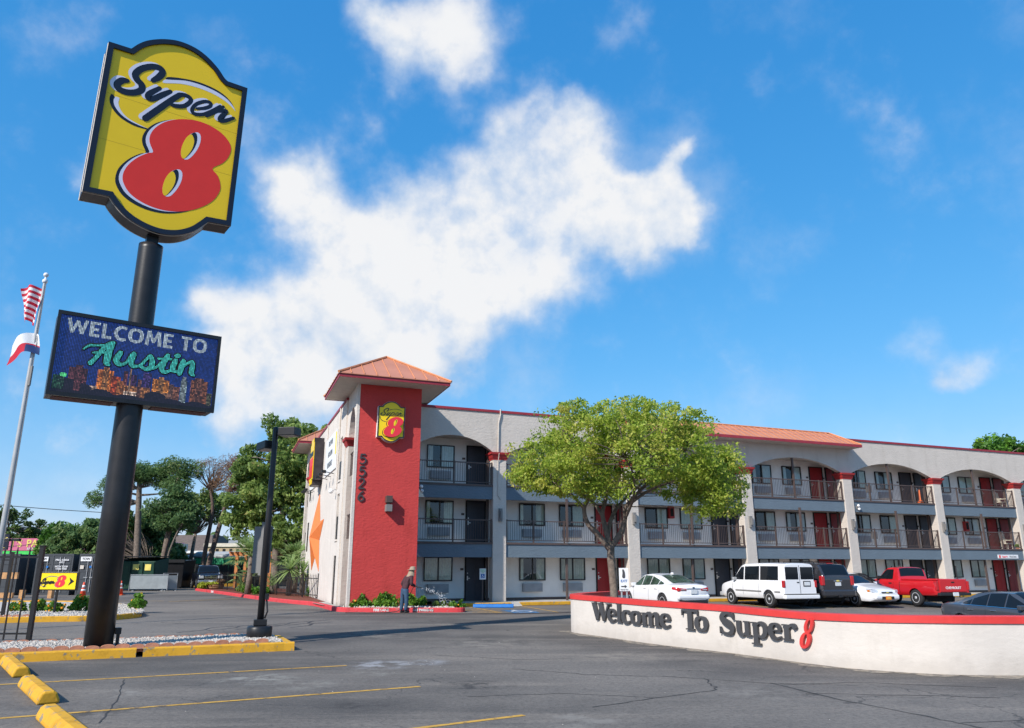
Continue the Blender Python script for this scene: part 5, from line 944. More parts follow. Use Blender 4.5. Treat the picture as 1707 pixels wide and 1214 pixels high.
# letters
cum = [0.]; 
CW = crom(WP[1:], 5)
for a, b in zip(CW, CW[1:]): cum.append(cum[-1]+math.hypot(b[0]-a[0], b[1]-a[1]))
def on_wall(s, z, d):
    i = max(0, min(len(cum)-2, int(np.searchsorted(cum, s))-1)); t = (s-cum[i])/(cum[i+1]-cum[i]); a, b = CW[i], CW[i+1]; q = Vector((a[0]+(b[0]-a[0])*t, a[1]+(b[1]-a[1])*t, 0)); e = Vector((b[0]-a[0], b[1]-a[1], 0)).normalized(); q += Vector((e.y, -e.x, 0))*d; return (q.x, q.y, z)
GL = {
 'W': (2.0, [[(.20, 1.42, .40), (.58, .02, .30)], [(.60, .05, .13), (.98, 1.38, .13)], [(.88, 1.42, .40), (1.27, .02, .30)], [(1.30, .05, .13), (1.74, 1.38, .15)], [(.0, 1.38, .09), (.46, 1.38, .09)], [(.66, 1.38, .09), (1.14, 1.38, .09)], [(1.5, 1.38, .09), (2.0, 1.38, .09)]]),
 'e': (.98, [[(.24, .55, .1), (.90, .55, .1)], [(.84, .56, .24), (.76, .84, .2), (.52, .97, .11), (.28, .82, .26), (.20, .5, .36), (.30, .18, .28), (.56, .05, .13), (.90, .18, .09)]]),
 'c': (.92, [[(.80, .72, .26), (.74, .88, .20), (.52, .97, .11), (.28, .82, .26), (.20, .5, .36), (.30, .18, .28), (.56, .05, .13), (.88, .18, .09)]]),
 'o': (1.06, [[(.53, .98, .10), (.25, .82, .26), (.18, .5, .36), (.25, .18, .26), (.53, .03, .10)], [(.53, .98, .10), (.81, .82, .26), (.88, .5, .36), (.81, .18, .26), (.53, .03, .10)]]),
 'l': (.64, [[(.32, 0, .36), (.32, 1.5, .36)], [(.0, .045, .09), (.64, .045, .09)], [(.04, 1.45, .09), (.32, 1.45, .09)]]),
 'm': (1.78, [[(.30, 0, .34), (.30, .97, .34)], [(.40, .74, .12), (.62, .95, .14), (.82, .88, .28), (.89, .66, .34), (.89, .0, .34)], [(1.0, .74, .12), (1.22, .95, .14), (1.42, .88, .28), (1.49, .66, .34), (1.49, .0, .34)], [(.0, .045, .09), (.56, .045, .09)], [(.66, .045, .09), (1.12, .045, .09)], [(1.26, .045, .09), (1.78, .045, .09)], [(.02, .92, .09), (.3, .92, .09)]]),
 'T': (1.36, [[(.68, 0, .38), (.68, 1.40, .38)], [(.02, 1.35, .14), (1.34, 1.35, .14)], [(.08, 1.35, .14), (.05, 1.0, .06)], [(1.28, 1.35, .14), (1.31, 1.0, .06)], [(.34, .045, .09), (1.02, .045, .09)]]),
 'S': (1.16, [[(1.02, 1.02, .08), (.96, 1.25, .12), (.66, 1.40, .13), (.34, 1.30, .26), (.24, 1.05, .34), (.42, .82, .36), (.76, .62, .38), (.92, .38, .34), (.84, .12, .24), (.55, .02, .12), (.24, .10, .11), (.10, .42, .08)], [(1.04, 1.42, .07), (1.04, .98, .07)], [(.08, .0, .07), (.08, .46, .07)]]),
 'u': (1.28, [[(.28, .96, .34), (.28, .32, .34), (.40, .10, .26), (.62, .05, .14), (.84, .24, .11)], [(.96, .96, .34), (.96, .02, .34)], [(.0, .92, .09), (.28, .92, .09)], [(.68, .92, .09), (.96, .92, .09)], [(.96, .045, .09), (1.28, .045, .09)]]),
 'p': (1.22, [[(.32, .96, .34), (.32, -.44, .34)], [(.42, .78, .11), (.66, .96, .13), (.94, .80, .28), (1.03, .5, .34), (.94, .2, .28), (.66, .04, .12), (.42, .18, .1)], [(.0, -.42, .09), (.66, -.42, .09)], [(.02, .92, .09), (.3, .92, .09)]]),
 'r': (1.0, [[(.32, 0, .34), (.32, .96, .34)], [(.42, .70, .10), (.62, .93, .14), (.82, .90, .24), (.90, .74, .26)], [(.0, .045, .09), (.68, .045, .09)], [(.02, .92, .09), (.3, .92, .09)]])}
XH = .288
for c, s0, s1, zb in (('W', .97, 1.85, .40), ('e', 1.67, 2.09, .395), ('l', 2.08, 2.32, .395), ('c', 2.30, 2.69, .393), ('o', 2.68, 3.11, .392), ('m', 3.11, 3.78, .39), ('e', 3.74, 4.11, .388), ('T', 4.44, 4.92, .386), ('o', 4.80, 5.18, .382), ('S', 5.48, 5.93, .372), ('u', 5.93, 6.36, .370), ('p', 6.36, 6.80, .366), ('e', 6.79, 7.15, .364), ('r', 7.15, 7.51, .372)):
    w, sts = GL[c]; kx = (s1-s0)/w; m = MB()
    for q, s_ in enumerate(sts):
        e = .062+q*.0013; m.prism(ribbon([(a*kx+s0, b*XH+zb, t*(kx*.9+XH*.1) if abs(s_[0][0]-s_[-1][0]) < abs(s_[0][1]-s_[-1][1]) or len(s_) > 2 else t*XH) for a, b, t in s_], 6, False), lambda x, y: on_wall(x, y, e), lambda x, y: on_wall(x, y, .02))
    m.build('wall_letter', M['letter'], ww)
m = MB()
c0_, c1_ = (7.785, .658, .098, .138), (7.680, .402, .118, .146)
for q, ((cx, cz, rx, rz_), sh) in enumerate(((c0_, .13), (c1_, .13))):
    n = 22; o_ = [(cx+rx*math.cos(2*PI*k/n)+sh*math.sin(2*PI*k/n)*rz_*2.6, cz+rz_*math.sin(2*PI*k/n)) for k in range(n)]; i_ = [(cx+rx*.30*math.cos(2*PI*k/n)+sh*.8*math.sin(2*PI*k/n)*rz_*2.6, cz+rz_*.74*math.sin(2*PI*k/n)) for k in range(n)]
    for k in range(n):
        j = (k+1) % n; e = .065+q*.002
        for a, b, c, d in ((o_[k], o_[j], i_[j], i_[k]),): m.face([on_wall(*p, e) for p in (a, b, c, d)])
        m.face([on_wall(*o_[k], e), on_wall(*o_[j], e), on_wall(*o_[j], .02), on_wall(*o_[k], .02)]); m.face([on_wall(*i_[k], e), on_wall(*i_[j], e), on_wall(*i_[j], .02), on_wall(*i_[k], .02)])
m.build('wall_numeral', M['redcap'], ww)
# ------------------------------------------------------------------ vehicles
def pc(keys):                                      # smooth keyed curve (x ascending): monotone cubic
    xs = np.array([k[0] for k in keys], float); ys = np.array([k[1] for k in keys], float); h = np.diff(xs); dl = np.diff(ys)/h; mm = np.zeros(len(xs)); mm[0], mm[-1] = dl[0], dl[-1]
    for i in range(1, len(xs)-1): mm[i] = 0 if dl[i-1]*dl[i] <= 0 else 2*dl[i-1]*dl[i]/(dl[i-1]+dl[i])
    def f(x):
        x = min(max(x, xs[0]), xs[-1]); i = min(int(np.searchsorted(xs, x, 'right'))-1, len(xs)-2); i = max(i, 0); t = (x-xs[i])/h[i]
        return float(ys[i]*(1+2*t)*(1-t)**2 + mm[i]*h[i]*t*(1-t)**2 + ys[i+1]*t*t*(3-2*t) + mm[i+1]*h[i]*t*t*(t-1))
    return f
class Car:
    """x: rear (-) to front (+), y: left (+); body lofted from keyed curves"""
    def __init__(s, name, label, cat, loc, heading, paint, w, zb, belt, top, wt, wr, axles, width, glass='carglass', tyre_w=.21, group='vehicles in the motel car park', arch=True, n=64):
        s.root = thing(name, label, cat, (loc[0], loc[1], gh(*loc)), heading, group); s.p = M[paint]; s.g = M[glass]
        s.w, s.zb, s.belt, s.top, s.wt = map(pc, (w, zb, belt, top, wt)); s.x0, s.x1 = w[0][0], w[-1][0]; s.wr = wr; s.axles = axles; s.W = width
        m = MB(); rows = []
        ends = [0, .012, .03]; xs = sorted(set([s.x0+(s.x1-s.x0)*k/n for k in range(n+1)]+[k[0] for k in top]))
        for x in xs: rows.append(s.ring(x))
        m.grid([r+r[:1] for r in rows]); m.face(rows[0][::-1]); m.face(rows[-1])
        body = m.build('body', s.p, s.root, True, True, fix=True); s.body = body
        if arch:
            c = MB()
            for ax in axles:
                for sg in (1, -1): c.lathe([(wr+.055, -.25), (wr+.055, .25)], (ax, sg*(width/2-.02), wr), 24, 'y')
            cut = bpy.data.objects.new('cutter', c.mesh('cutter', M['trim'])); COL.objects.link(cut); cut.parent = s.root
            bm = bmesh.new(); bm.from_mesh(cut.data); bmesh.ops.recalc_face_normals(bm, faces=bm.faces); bm.to_mesh(cut.data); bm.free()
            bm = bmesh.new(); bm.from_mesh(body.data); bm.normal_update()
            if bm.calc_volume(signed=True) < 0: bmesh.ops.reverse_faces(bm, faces=bm.faces)
            bm.to_mesh(body.data); bm.free()
            md = body.modifiers.new('arches', 'BOOLEAN'); md.operation = 'DIFFERENCE'; md.object = cut; md.solver = 'EXACT'
            bpy.context.view_layer.update(); me = bpy.data.meshes.new_from_object(body.evaluated_get(bpy.context.evaluated_depsgraph_get()))
            body.modifiers.clear(); body.data = me; bpy.data.objects.remove(cut)
            try: me.set_sharp_from_angle(angle=R(32))
            except Exception: pass
        for ax in axles:
            m = MB(); m.box(ax-wr-.03, ax+wr+.03, -(width/2-.27), width/2-.27, .2, wr*2+.02); m.build('wheel_well', M['blackflat'], s.root, local=True)
        proto = None
        for ax in axles:
            for sg in (1, -1):
                y = sg*(width/2-tyre_w/2-.015)
                if proto is None:
                    m = MB(); t = tyre_w/2; m.lathe([(wr*.60, -t+.01), (wr*.9, -t), (wr*.985, -t+.03), (wr, -t+.06), (wr, t-.06), (wr*.985, t-.03), (wr*.9, t), (wr*.60, t-.01)], (0, 0, 0), 28, 'y'); proto = m.build('wheel', M['tyre'], s.root, True, True)
                    m = MB(); m.lathe([(wr*.66, t-.035), (wr*.63, t-.005), (wr*.56, t-.01), (wr*.52, t-.045), (wr*.24, t-.06)], (0, 0, 0), 24, 'y')
                    for k in range(5):
                        a = 2*PI*k/5
                        for da in (0,): m.hexa([(math.cos(a+q)*r*wr, t-.05+dz, math.sin(a+q)*r*wr) for dz in (0, .035) for r, q in ((.12, -.5), (.57, -.16), (.57, .16), (.12, .5))])
                    m.lathe([(wr*.19, t-.05), (wr*.19, t-.01), (wr*.1, t)], (0, 0, 0), 14, 'y'); m.build('rim', M['rim'], proto, True, True)
                    m = MB(); m.lathe([(wr*.6, t-.09), (.01, t-.09)], (0, 0, 0), 20, 'y'); m.build('brake_disc', M['blackflat'], proto, local=True); o = proto
                else: o = dup(proto, s.root)
                o.location = (ax, y, wr); o.rotation_euler = (0, random.uniform(0, 1), 0 if sg > 0 else PI)
    def half(s, x):
        w, zb, b, t, wt = s.w(x), s.zb(x), s.belt(x), s.top(x), s.wt(x); h = b-zb; wt = min(wt, w-.06); t = max(t, b+.012)
        gh = t-b; e = min(.09, gh*.45)
        return [(max(.05, w-.16), zb), (w-.05, zb+.03), (w-.012, zb+.10), (w, zb+.32*h), (w-.004, zb+.62*h), (w-.02, zb+.82*h), (w-.045, b-.045), (w-.075, b-.008), (min(w-.095, max(wt, w-.10)), b), (wt+ (w-.1-wt)*.02, t-e), (wt-.05, t-e*.30), (wt-.16, t-.005), (max(.02, (wt-.16)*.5), t+.014)]
    def ring(s, x):
        h = s.half(x); return [(x, -y, z) for y, z in h] + [(x, y, z) for y, z in h[::-1]]
    def side(s, x, z):
        h = s.half(x)
        for (y0, z0), (y1, z1) in zip(h, h[1:]):
            if z0 <= z <= z1 and z1 > z0: return y0+(y1-y0)*(z-z0)/(z1-z0)
        return h[9][0] if z > h[5][1] else h[3][0]
    def roofz(s, x, y):
        h = s.half(x); y = abs(y)
        for (y0, z0), (y1, z1) in zip(h[9:], h[10:]):
            if y1 <= y <= y0: return z0+(z1-z0)*(y0-y)/(y0-y1+1e-9)
        return h[-1][1] if y < h[-1][0] else h[9][1]
    def patch(s, name, lo, hi, m_, off=.012, nx=14, nz=5, sides=(1, -1), parent=None):
        """a panel on the flank between two (x, z) lines"""
        fl, fh = (lambda P: (lambda x: float(np.interp(x, [p[0] for p in P], [p[1] for p in P]))))(lo), (lambda P: (lambda x: float(np.interp(x, [p[0] for p in P], [p[1] for p in P]))))(hi)
        xa, xb = lo[0][0], lo[-1][0]; out = []
        for sg in sides:
            m = MB(); rows = []
            for i in range(nx+1):
                x = xa+(xb-xa)*i/nx; rows.append([(x, sg*(s.side(x, z)+off), z) for z in [fl(x)+(fh(x)-fl(x))*k/nz for k in range(nz+1)]])
            m.grid(rows); out.append(m.build(name, m_, parent or s.root, True, True))
        return out
    def hood(s, name, xa, xb, f, m_, off=.010, nx=8, ny=10, f2=None):
        """a panel on the upper surface (windscreen, rear window, boot lid)"""
        m = MB(); rows = []
        for i in range(nx+1):
            x = xa+(xb-xa)*i/nx; h = s.half(x); wy = h[10][0]*(f+((f2 or f)-f)*i/nx); rows.append([(x, -wy+2*wy*k/ny, s.roofz(x, -wy+2*wy*k/ny)+off) for k in range(ny+1)])
        m.grid(rows); return m.build(name, m_, s.root, True, True)
    def block(s, name, x0, x1, y0, y1, z0, z1, m_, both=False, bevel=.02, parent=None):
        for sg in ((1, -1) if both else (1,)):
            m = MB(); m.box(x0, x1, min(sg*y0, sg*y1), max(sg*y0, sg*y1), z0, z1); o = m.build(name, m_, parent or s.root, local=True, bevel=bevel)
        return o
    def seam(s, xs, z0, z1, w=.012):
        for x in xs: s.patch('door_seam', [(x-w/2, z0), (x+w/2, z0)], [(x-w/2, z1), (x+w/2, z1)], M['blackflat'], .003, 1, 8)
    def mirror(s, x, z, m_=None):
        for sg in (1, -1):
            m = MB(); y = s.side(x, z-.02); m.box(-.07, .07, sg*(y-.02) if sg > 0 else -(y+.20), sg*(y+.20) if sg > 0 else -(y-.02), z-.07, z+.08); o = m.build('mirror', m_ or s.p, s.root, local=True, loc=(x, 0, 0), bevel=.03)
    def plate(s, x, z, y=0., m_=None): s.block('licence_plate', x-.012, x+.012, y-.155, y+.155, z-.08, z+.08, m_ or M['plate'], bevel=.004)

def veh_ang(deg): return R(deg)
HN = math.atan2(DV.y, DV.x)                           # nose towards the building
# white sedan, seen from behind
def sedan(name, label, loc, hd, paint, glass, L=4.85, H_=1.46, rear=True):
    a = L/2
    c = Car(name, label, 'car', loc, hd, paint,
        [(-a, .60), (-a+.06, .74), (-a+.35, .86), (-.9, .92), (.9, .92), (a-.5, .88), (a-.12, .76), (a, .58)],
        [(-a, .42), (-a+.25, .26), (-1.0, .22), (1.0, .22), (a-.3, .22), (a, .34)],
        [(-a, .86), (-a+.10, .98), (-a+.5, 1.01), (-.5, .98), (.8, .94), (1.1, .90), (a-.6, .80), (a-.15, .68), (a, .58)],
        [(-a, .90), (-a+.10, 1.03), (-a+.55, 1.07), (-a+.95, 1.18), (-.75, 1.40), (-.1, H_), (.45, 1.42), (1.0, 1.16), (1.38, .97), (a-.6, .86), (a-.15, .74), (a, .62)],
        [(-a, .50), (-a+.5, .66), (-.9, .60), (0, .62), (.6, .62), (1.3, .70), (a-.4, .68), (a, .46)], .335, (-1.42, 1.43), 1.84, glass)
    c.patch('side_window', [(-.98, 1.02), (-.38, 1.0)], [(-.98, 1.20), (-.38, 1.36)], c.g); c.patch('side_window', [(-.33, 1.0), (.30, .98)], [(-.33, 1.37), (.30, 1.39)], c.g)
    c.patch('side_window', [(.36, .98), (1.10, .96)], [(.36, 1.385), (1.10, 1.02)], c.g); c.patch('quarter_window', [(-1.36, 1.04), (-1.03, 1.02)], [(-1.36, 1.08), (-1.03, 1.18)], c.g)
    c.hood('windscreen', .52, 1.30, .96, c.g, f2=.98); c.hood('rear_window', -a+.62, -.80, .90, c.g, f2=.90)
    c.seam((-.36, .92, -1.22), .32, .96); 
    for x in (-.95, -.05):
        for sg in (1, -1): y = c.side(x, .86); m = MB(); m.box(x-.11, x+.11, sg*y-.012, sg*y+.03 if sg > 0 else sg*y+.012, .845, .88) if sg > 0 else m.box(x-.11, x+.11, sg*y-.03, sg*y+.012, .845, .88); m.build('handle', c.p if paint == 'p_white' else M['chrome'], c.root, local=True, bevel=.008)
    c.mirror(.98, .99); c.block('antenna', -.95, -.75, -.02, .02, H_-.05, H_+.05, c.p)
    return c, a
fc, a = sedan('parked_car', 'white four door sedan parked nose in, tail lamps showing beside the tree', (6.55, 34.45), HN, 'p_white', 'carglass_g')
for sg in (1, -1):
    fc.patch('tail_lamp', [(-a+.02, .80), (-a+.30, .86)], [(-a+.02, .93), (-a+.30, .95)], M['lamp_r'], .014, 5, 3, sides=(sg,))
    m = MB(); m.hexa([(-a-.02, sg*.34, .80), (-a+.06, sg*.34, .80), (-a+.09, sg*.74, .77), (-a+.01, sg*.71, .77), (-a-.02, sg*.34, .88), (-a+.06, sg*.34, .88), (-a+.09, sg*.74, .92), (-a+.01, sg*.71, .92)]); o = m.build('tail_lamp', M['lamp_r'], fc.root, local=True, bevel=.02, fix=True)
    m = MB(); m.box(-a-.028, -a-.022, min(sg*.40, sg*.62), max(sg*.40, sg*.62), .825, .855); m.build('lamp_insert', M['lamp_w'], o, local=True)
fc.block('bumper', -a-.03, -a+.25, -.76, .76, .44, .66, fc.p, bevel=.08); fc.block('lower_valance', -a-.015, -a+.2, -.66, .66, .28, .45, M['trim'], bevel=.04); fc.plate(-a-.03, .76); fc.block('badge', -a-.02, -a+.02, -.05, .05, .90, .94, M['p_navy'], bevel=.015); fc.block('chrome_strip', -a-.02, -a+.02, -.33, .33, .865, .885, M['chrome'], bevel=.005)
# white van
a = 2.41
vn = Car('parked_van', 'white passenger van parked nose in with dark tinted side windows', 'van', (11.92, 37.23), HN, 'p_white',
    [(-a, .86), (-a+.06, .92), (-1.5, .965), (1.0, .965), (1.8, .92), (a-.1, .80), (a, .66)], [(-a, .40), (-a+.3, .36), (a-.5, .34), (a, .42)],
    [(-a, 1.12), (-1, 1.12), (.9, 1.12), (1.35, 1.10), (1.9, 1.02), (a-.1, .92), (a, .80)],
    [(-a, 1.84), (-a+.08, 1.885), (-1.2, 1.92), (.35, 1.90), (.65, 1.83), (1.32, 1.22), (1.6, 1.12), (a-.12, .99), (a, .86)],
    [(-a, .77), (-1.5, .79), (.4, .77), (1.2, .80), (a, .62)], .355, (-1.42, 1.40), 1.94)
vn.patch('side_window', [(.42, 1.17), (1.16, 1.17)], [(.42, 1.76), (.62, 1.74), (1.16, 1.24)], vn.g); vn.patch('side_window', [(-.72, 1.17), (.34, 1.17)], [(-.72, 1.78), (.34, 1.77)], vn.g); vn.patch('side_window', [(-2.02, 1.17), (-.80, 1.17)], [(-2.02, 1.77), (-.80, 1.78)], vn.g)
vn.hood('windscreen', .70, 1.30, .96, vn.g)
vn.seam((.38, 1.2, -.76), .5, 1.12); vn.patch('rub_strip', [(-2.2, .64), (-1.85, .64)], [(-2.2, .70), (-1.85, .70)], M['grey'], .014, 2, 1); vn.patch('rub_strip', [(-.95, .64), (.95, .66)], [(-.95, .70), (.95, .72)], M['grey'], .014, 2, 1); vn.mirror(1.02, 1.20, M['greyl'])
for y0, y1 in ((.06, .76), (-.76, -.06)): vn.block('rear_window', -a-.012, -a+.05, y0, y1, 1.20, 1.74, vn.g, bevel=.02)
vn.block('door_seam', -a-.008, -a+.02, -.006, .006, .55, 1.82, M['blackflat'], bevel=0); vn.block('tail_lamp', -a-.02, -a+.1, .80, .915, .86, 1.16, M['lamp_r'], True, .015); vn.block('bumper', -a-.14, -a+.12, -.93, .93, .38, .56, M['p_white'], bevel=.04); vn.block('bumper_trim', -a-.145, -a+.05, -.90, .90, .565, .60, M['grey'], bevel=.01); vn.plate(-a-.02, 1.02, -.38, M['plate']); vn.block('plate_surround', -a-.016, -a+.02, -.58, -.18, .90, 1.14, M['trim'], bevel=.01); vn.block('handle', -a-.02, -a+.02, .05, .16, 1.06, 1.10, M['trim'], bevel=.005); vn.block('front_bumper', a-.2, a+.06, -.82, .82, .38, .58, M['greyl'], bevel=.05)
# dark sport utility
a = 2.55
su = Car('parked_suv', 'dark grey sport utility with roof rails between white van and white sedan', 'suv', (13.96, 38.35), HN, 'p_dgrey',
    [(-a, .86), (-a+.08, .95), (-1.6, .99), (1.2, .99), (2.0, .94), (a-.1, .84), (a, .70)], [(-a, .42), (-a+.3, .36), (a-.5, .34), (a, .44)],
    [(-a, 1.16), (-1, 1.16), (.9, 1.14), (1.3, 1.12), (2.0, 1.08), (a-.1, .98), (a, .84)],
    [(-a, 1.30), (-a+.10, 1.50), (-a+.30, 1.82), (-a+.55, 1.88), (-.5, 1.92), (.5, 1.88), (.75, 1.82), (1.45, 1.26), (1.7, 1.18), (a-.12, 1.06), (a, .90)],
    [(-a, .78), (-1.5, .78), (.4, .77), (1.3, .82), (a, .66)], .39, (-1.48, 1.45), 1.99)
su.patch('side_window', [(.45, 1.21), (1.22, 1.20)], [(.45, 1.76), (.65, 1.74), (1.22, 1.30)], su.g); su.patch('side_window', [(-.62, 1.21), (.37, 1.21)], [(-.62, 1.78), (.37, 1.77)], su.g); su.patch('side_window', [(-2.05, 1.22), (-.75, 1.21)], [(-2.05, 1.70), (-.75, 1.77)], su.g)
su.hood('windscreen', .80, 1.42, .95, su.g); su.hood('rear_window', -a+.03, -a+.32, .93, su.g); su.seam((.41, 1.2, -.68), .5, 1.15); su.mirror(1.1, 1.22)
su.block('tail_lamp', -a-.03, -a+.14, .74, .93, .92, 1.34, M['lamp_r'], True, .03); su.block('bumper', -a-.10, -a+.15, -.94, .94, .44, .74, M['p_dgrey'], bevel=.07); su.plate(-a-.02, .98); su.block('badge_bar', -a-.025, -a+.02, -.24, .24, 1.09, 1.14, M['chrome'], bevel=.01); su.block('badge', -a-.035, -a, -.08, .08, 1.09, 1.15, M['gold'], bevel=.01); su.block('brake_light', -a+.34, -a+.42, -.16, .16, 1.88, 1.91, M['lamp_r'], bevel=.005); su.block('tow_hitch', -a-.13, -a, -.1, .1, .40, .50, M['black'], bevel=.01)
for sg in (1, -1): m = MB(); m.tube([(-1.9, sg*.66, 1.90), (-1.8, sg*.66, 1.97), (.2, sg*.66, 1.97), (.3, sg*.66, 1.91)], .02, 6); m.build('roof_rail', M['black'], su.root, local=True)
# white sedan facing out
wc, a = sedan('parked_car', 'white sedan backed in with its front grille and orange plate facing out', (16.2, 38.4), HN+PI, 'p_white', 'carglass', 5.05, 1.48)
for sg in (1, -1):
    m = MB(); m.hexa([(a-.02, sg*.50, .60), (a-.12, sg*.78, .62), (a-.42, sg*.84, .70), (a-.26, sg*.50, .68), (a-.04, sg*.50, .72), (a-.14, sg*.77, .74), (a-.44, sg*.82, .80), (a-.28, sg*.50, .77)]); h_ = m.build('headlight', M['lamp_w'], wc.root, local=True, bevel=.02, fix=True)
    m = MB(); m.box(a-.33, a-.22, sg*.80-.035, sg*.80+.035, .66, .74); m.build('indicator', M['lamp_o'], h_, local=True)
wc.block('bumper', a-.22, a+.03, -.72, .72, .30, .55, wc.p, bevel=.09); wc.block('grille', a-.08, a+.012, -.32, .32, .58, .66, M['trim'], bevel=.02); wc.block('grille_bar', a-.02, a+.022, -.33, .33, .615, .632, M['chrome'], bevel=.004); wc.block('badge', a+.005, a+.028, -.06, .06, .60, .645, M['gold'], bevel=.008); wc.block('lower_grille', a-.02, a+.037, -.36, .36, .33, .46, M['trim'], bevel=.02); wc.block('fog_recess', a-.06, a+.025, .44, .66, .36, .44, M['trim'], True, .02); wc.plate(a+.05, .39, 0, M['lamp_o'])
m = MB(); m.box(a+.063, a+.068, -.1, .1, .37, .41); m.build('plate_mark', M['gold'], wc.root, local=True)
# purple car behind
pcar, a = sedan('parked_car', 'purple grey sedan mostly hidden between white sedan and red pickup', B(17.5, -3.5, 0)[:2], HN+PI, 'p_purple', 'carglass', 4.6, 1.42)
# red pickup
a = 2.70
pk = Car('pickup_truck', 'bright red pickup truck with white wordmark across its tailgate', 'pickup truck', (19.55, 38.95), HN-R(5), 'p_red',
    [(-a, .90), (-a+.04, .955), (-1.5, .975), (1.2, .975), (2.0, .96), (a-.1, .90), (a, .80)], [(-a, .52), (-a+.3, .48), (a-.5, .44), (a, .52)],
    [(-a, 1.14), (-1, 1.14), (.0, 1.14), (.6, 1.14), (2.0, 1.10), (a-.1, 1.06), (a, .98)],
    [(-a, 1.17), (-.42, 1.17), (-.36, 1.25), (-.27, 1.66), (-.18, 1.74), (.1, 1.77), (.45, 1.75), (.62, 1.68), (1.18, 1.22), (1.3, 1.19), (a-.12, 1.11), (a, 1.02)],
    [(-a, .86), (-.4, .84), (-.1, .72), (.5, .71), (1.3, .84), (a, .78)], .375, (-1.42, 1.92), 1.96)
pk.patch('side_window', [(.02, 1.20), (.98, 1.20)], [(.02, 1.66), (.52, 1.66), (.98, 1.28)], pk.g, nx=18); pk.hood('windscreen', .66, 1.17, .95, pk.g); pk.hood('rear_window', -.34, -.235, .92, pk.g, off=.014, nx=6)
m = MB(); m.box(-a+.07, -.5, -.74, .74, 1.178, 1.19); m.build('load_bed', M['dark'], pk.root, local=True)
for sg in (1, -1): m = MB(); m.box(-a+.02, -.46, sg*.80-.05, sg*.80+.05, 1.17, 1.225); m.build('bed_rail', pk.p, pk.root, local=True, bevel=.02)
pk.block('tailgate', -a-.035, -a+.03, -.74, .74, .66, 1.22, pk.p, bevel=.02); pk.block('tail_lamp', -a-.03, -a+.12, .80, .935, .74, 1.14, M['lamp_r'], True, .02); pk.block('bumper', -a-.13, -a+.04, -.88, .88, .50, .63, M['trim'], bevel=.02); pk.plate(-a-.14, .57); pk.block('handle', -a-.05, -a-.03, -.09, .09, 1.06, 1.12, M['trim'], bevel=.01)
text_me = textmesh('CHEVROLET', .155, .004, .006); text_me.transform(Matrix(((0, 0, -1, 0), (-1, 0, 0, 0), (0, 1, 0, 0), (0, 0, 0, 1)))); text_me.materials.append(M['white']); o = bpy.data.objects.new('lettering', text_me); reg(o, pk.root, (-a-.043, 0, .84))
pk.seam((-.08, 1.10), .56, 1.14); pk.seam((-.48,), .56, 1.16, .03); pk.mirror(.95, 1.27, M['trim'])
for sg in (1, -1): y = pk.side(.12, 1.0); m = MB(); m.box(.03, .21, sg*y-.02, sg*y+.02, .98, 1.04); m.build('handle', M['trim'], pk.root, local=True)
# dark sedan right behind the wall, driving along it
sl, a = sedan('parked_car', 'slate grey sedan side on behind the welcome wall at the right edge', (15.95, 25.1), R(-77), 'p_slate', 'carglass', 4.9, 1.43)
sl.patch('window_surround', [(-1.40, 1.005), (1.16, .945)], [(-1.40, 1.02), (1.16, .96)], M['chrome'], .016, 16, 1)
sl.block('tail_lamp', -a-.01, -a+.16, .44, .68, .74, .88, M['lamp_r'], True, .03); sl.block('bumper', -a-.03, -a+.25, -.74, .74, .36, .60, sl.p, bevel=.08); sl.patch('side_reflector', [(-a+.26, .52), (-a+.48, .52)], [(-a+.26, .57), (-a+.48, .57)], M['lamp_r'], .012, 2, 1)
# far pickup facing us
a = 2.7
rk_ = Car('pickup_truck', 'dark navy pickup with chrome grille parked beside the far palm bed', 'pickup truck', (-25.0, 64.5), R(-62), 'p_navy',
    [(-a, .92), (-1.5, .98), (1.2, .98), (2.0, .97), (a-.1, .93), (a, .86)], [(-a, .52), (a-.5, .44), (a, .5)], [(-a, 1.2), (.6, 1.18), (2.0, 1.14), (a-.1, 1.10), (a, 1.0)],
    [(-a, 1.23), (-.72, 1.23), (-.6, 1.72), (-.3, 1.84), (.5, 1.82), (.7, 1.74), (1.22, 1.28), (1.4, 1.24), (a-.12, 1.18), (a, 1.06)], [(-a, .86), (-.4, .76), (.5, .74), (1.3, .86), (a, .8)], .40, (-1.6, 1.75), 2.0, group='vehicles by the far fence')
rk_.hood('windscreen', .72, 1.22, .95, rk_.g); rk_.patch('side_window', [(-.5, 1.25), (.98, 1.24)], [(-.5, 1.7), (.6, 1.7), (.98, 1.34)], rk_.g)
rk_.block('grille', a-.05, a+.05, -.48, .48, .74, 1.06, M['chrome'], bevel=.03); rk_.block('grille_opening', a+.03, a+.058, -.42, .42, .79, 1.01, M['dark'], bevel=.02); rk_.block('grille_bar', a+.05, a+.07, -.03, .03, .76, 1.04, M['chrome'], bevel=.0); rk_.block('grille_bar', a+.05, a+.07, -.44, -.031, .87, .92, M['chrome'], bevel=.0); rk_.block('grille_bar', a+.05, a+.07, .031, .44, .87, .92, M['chrome'], bevel=.0); rk_.block('headlight', a-.1, a+.03, .52, .86, .82, 1.04, M['lamp_w'], True, .03); rk_.block('bumper', a-.1, a+.14, -.95, .95, .5, .70, M['silver'], bevel=.05); rk_.plate(a+.15, .6)

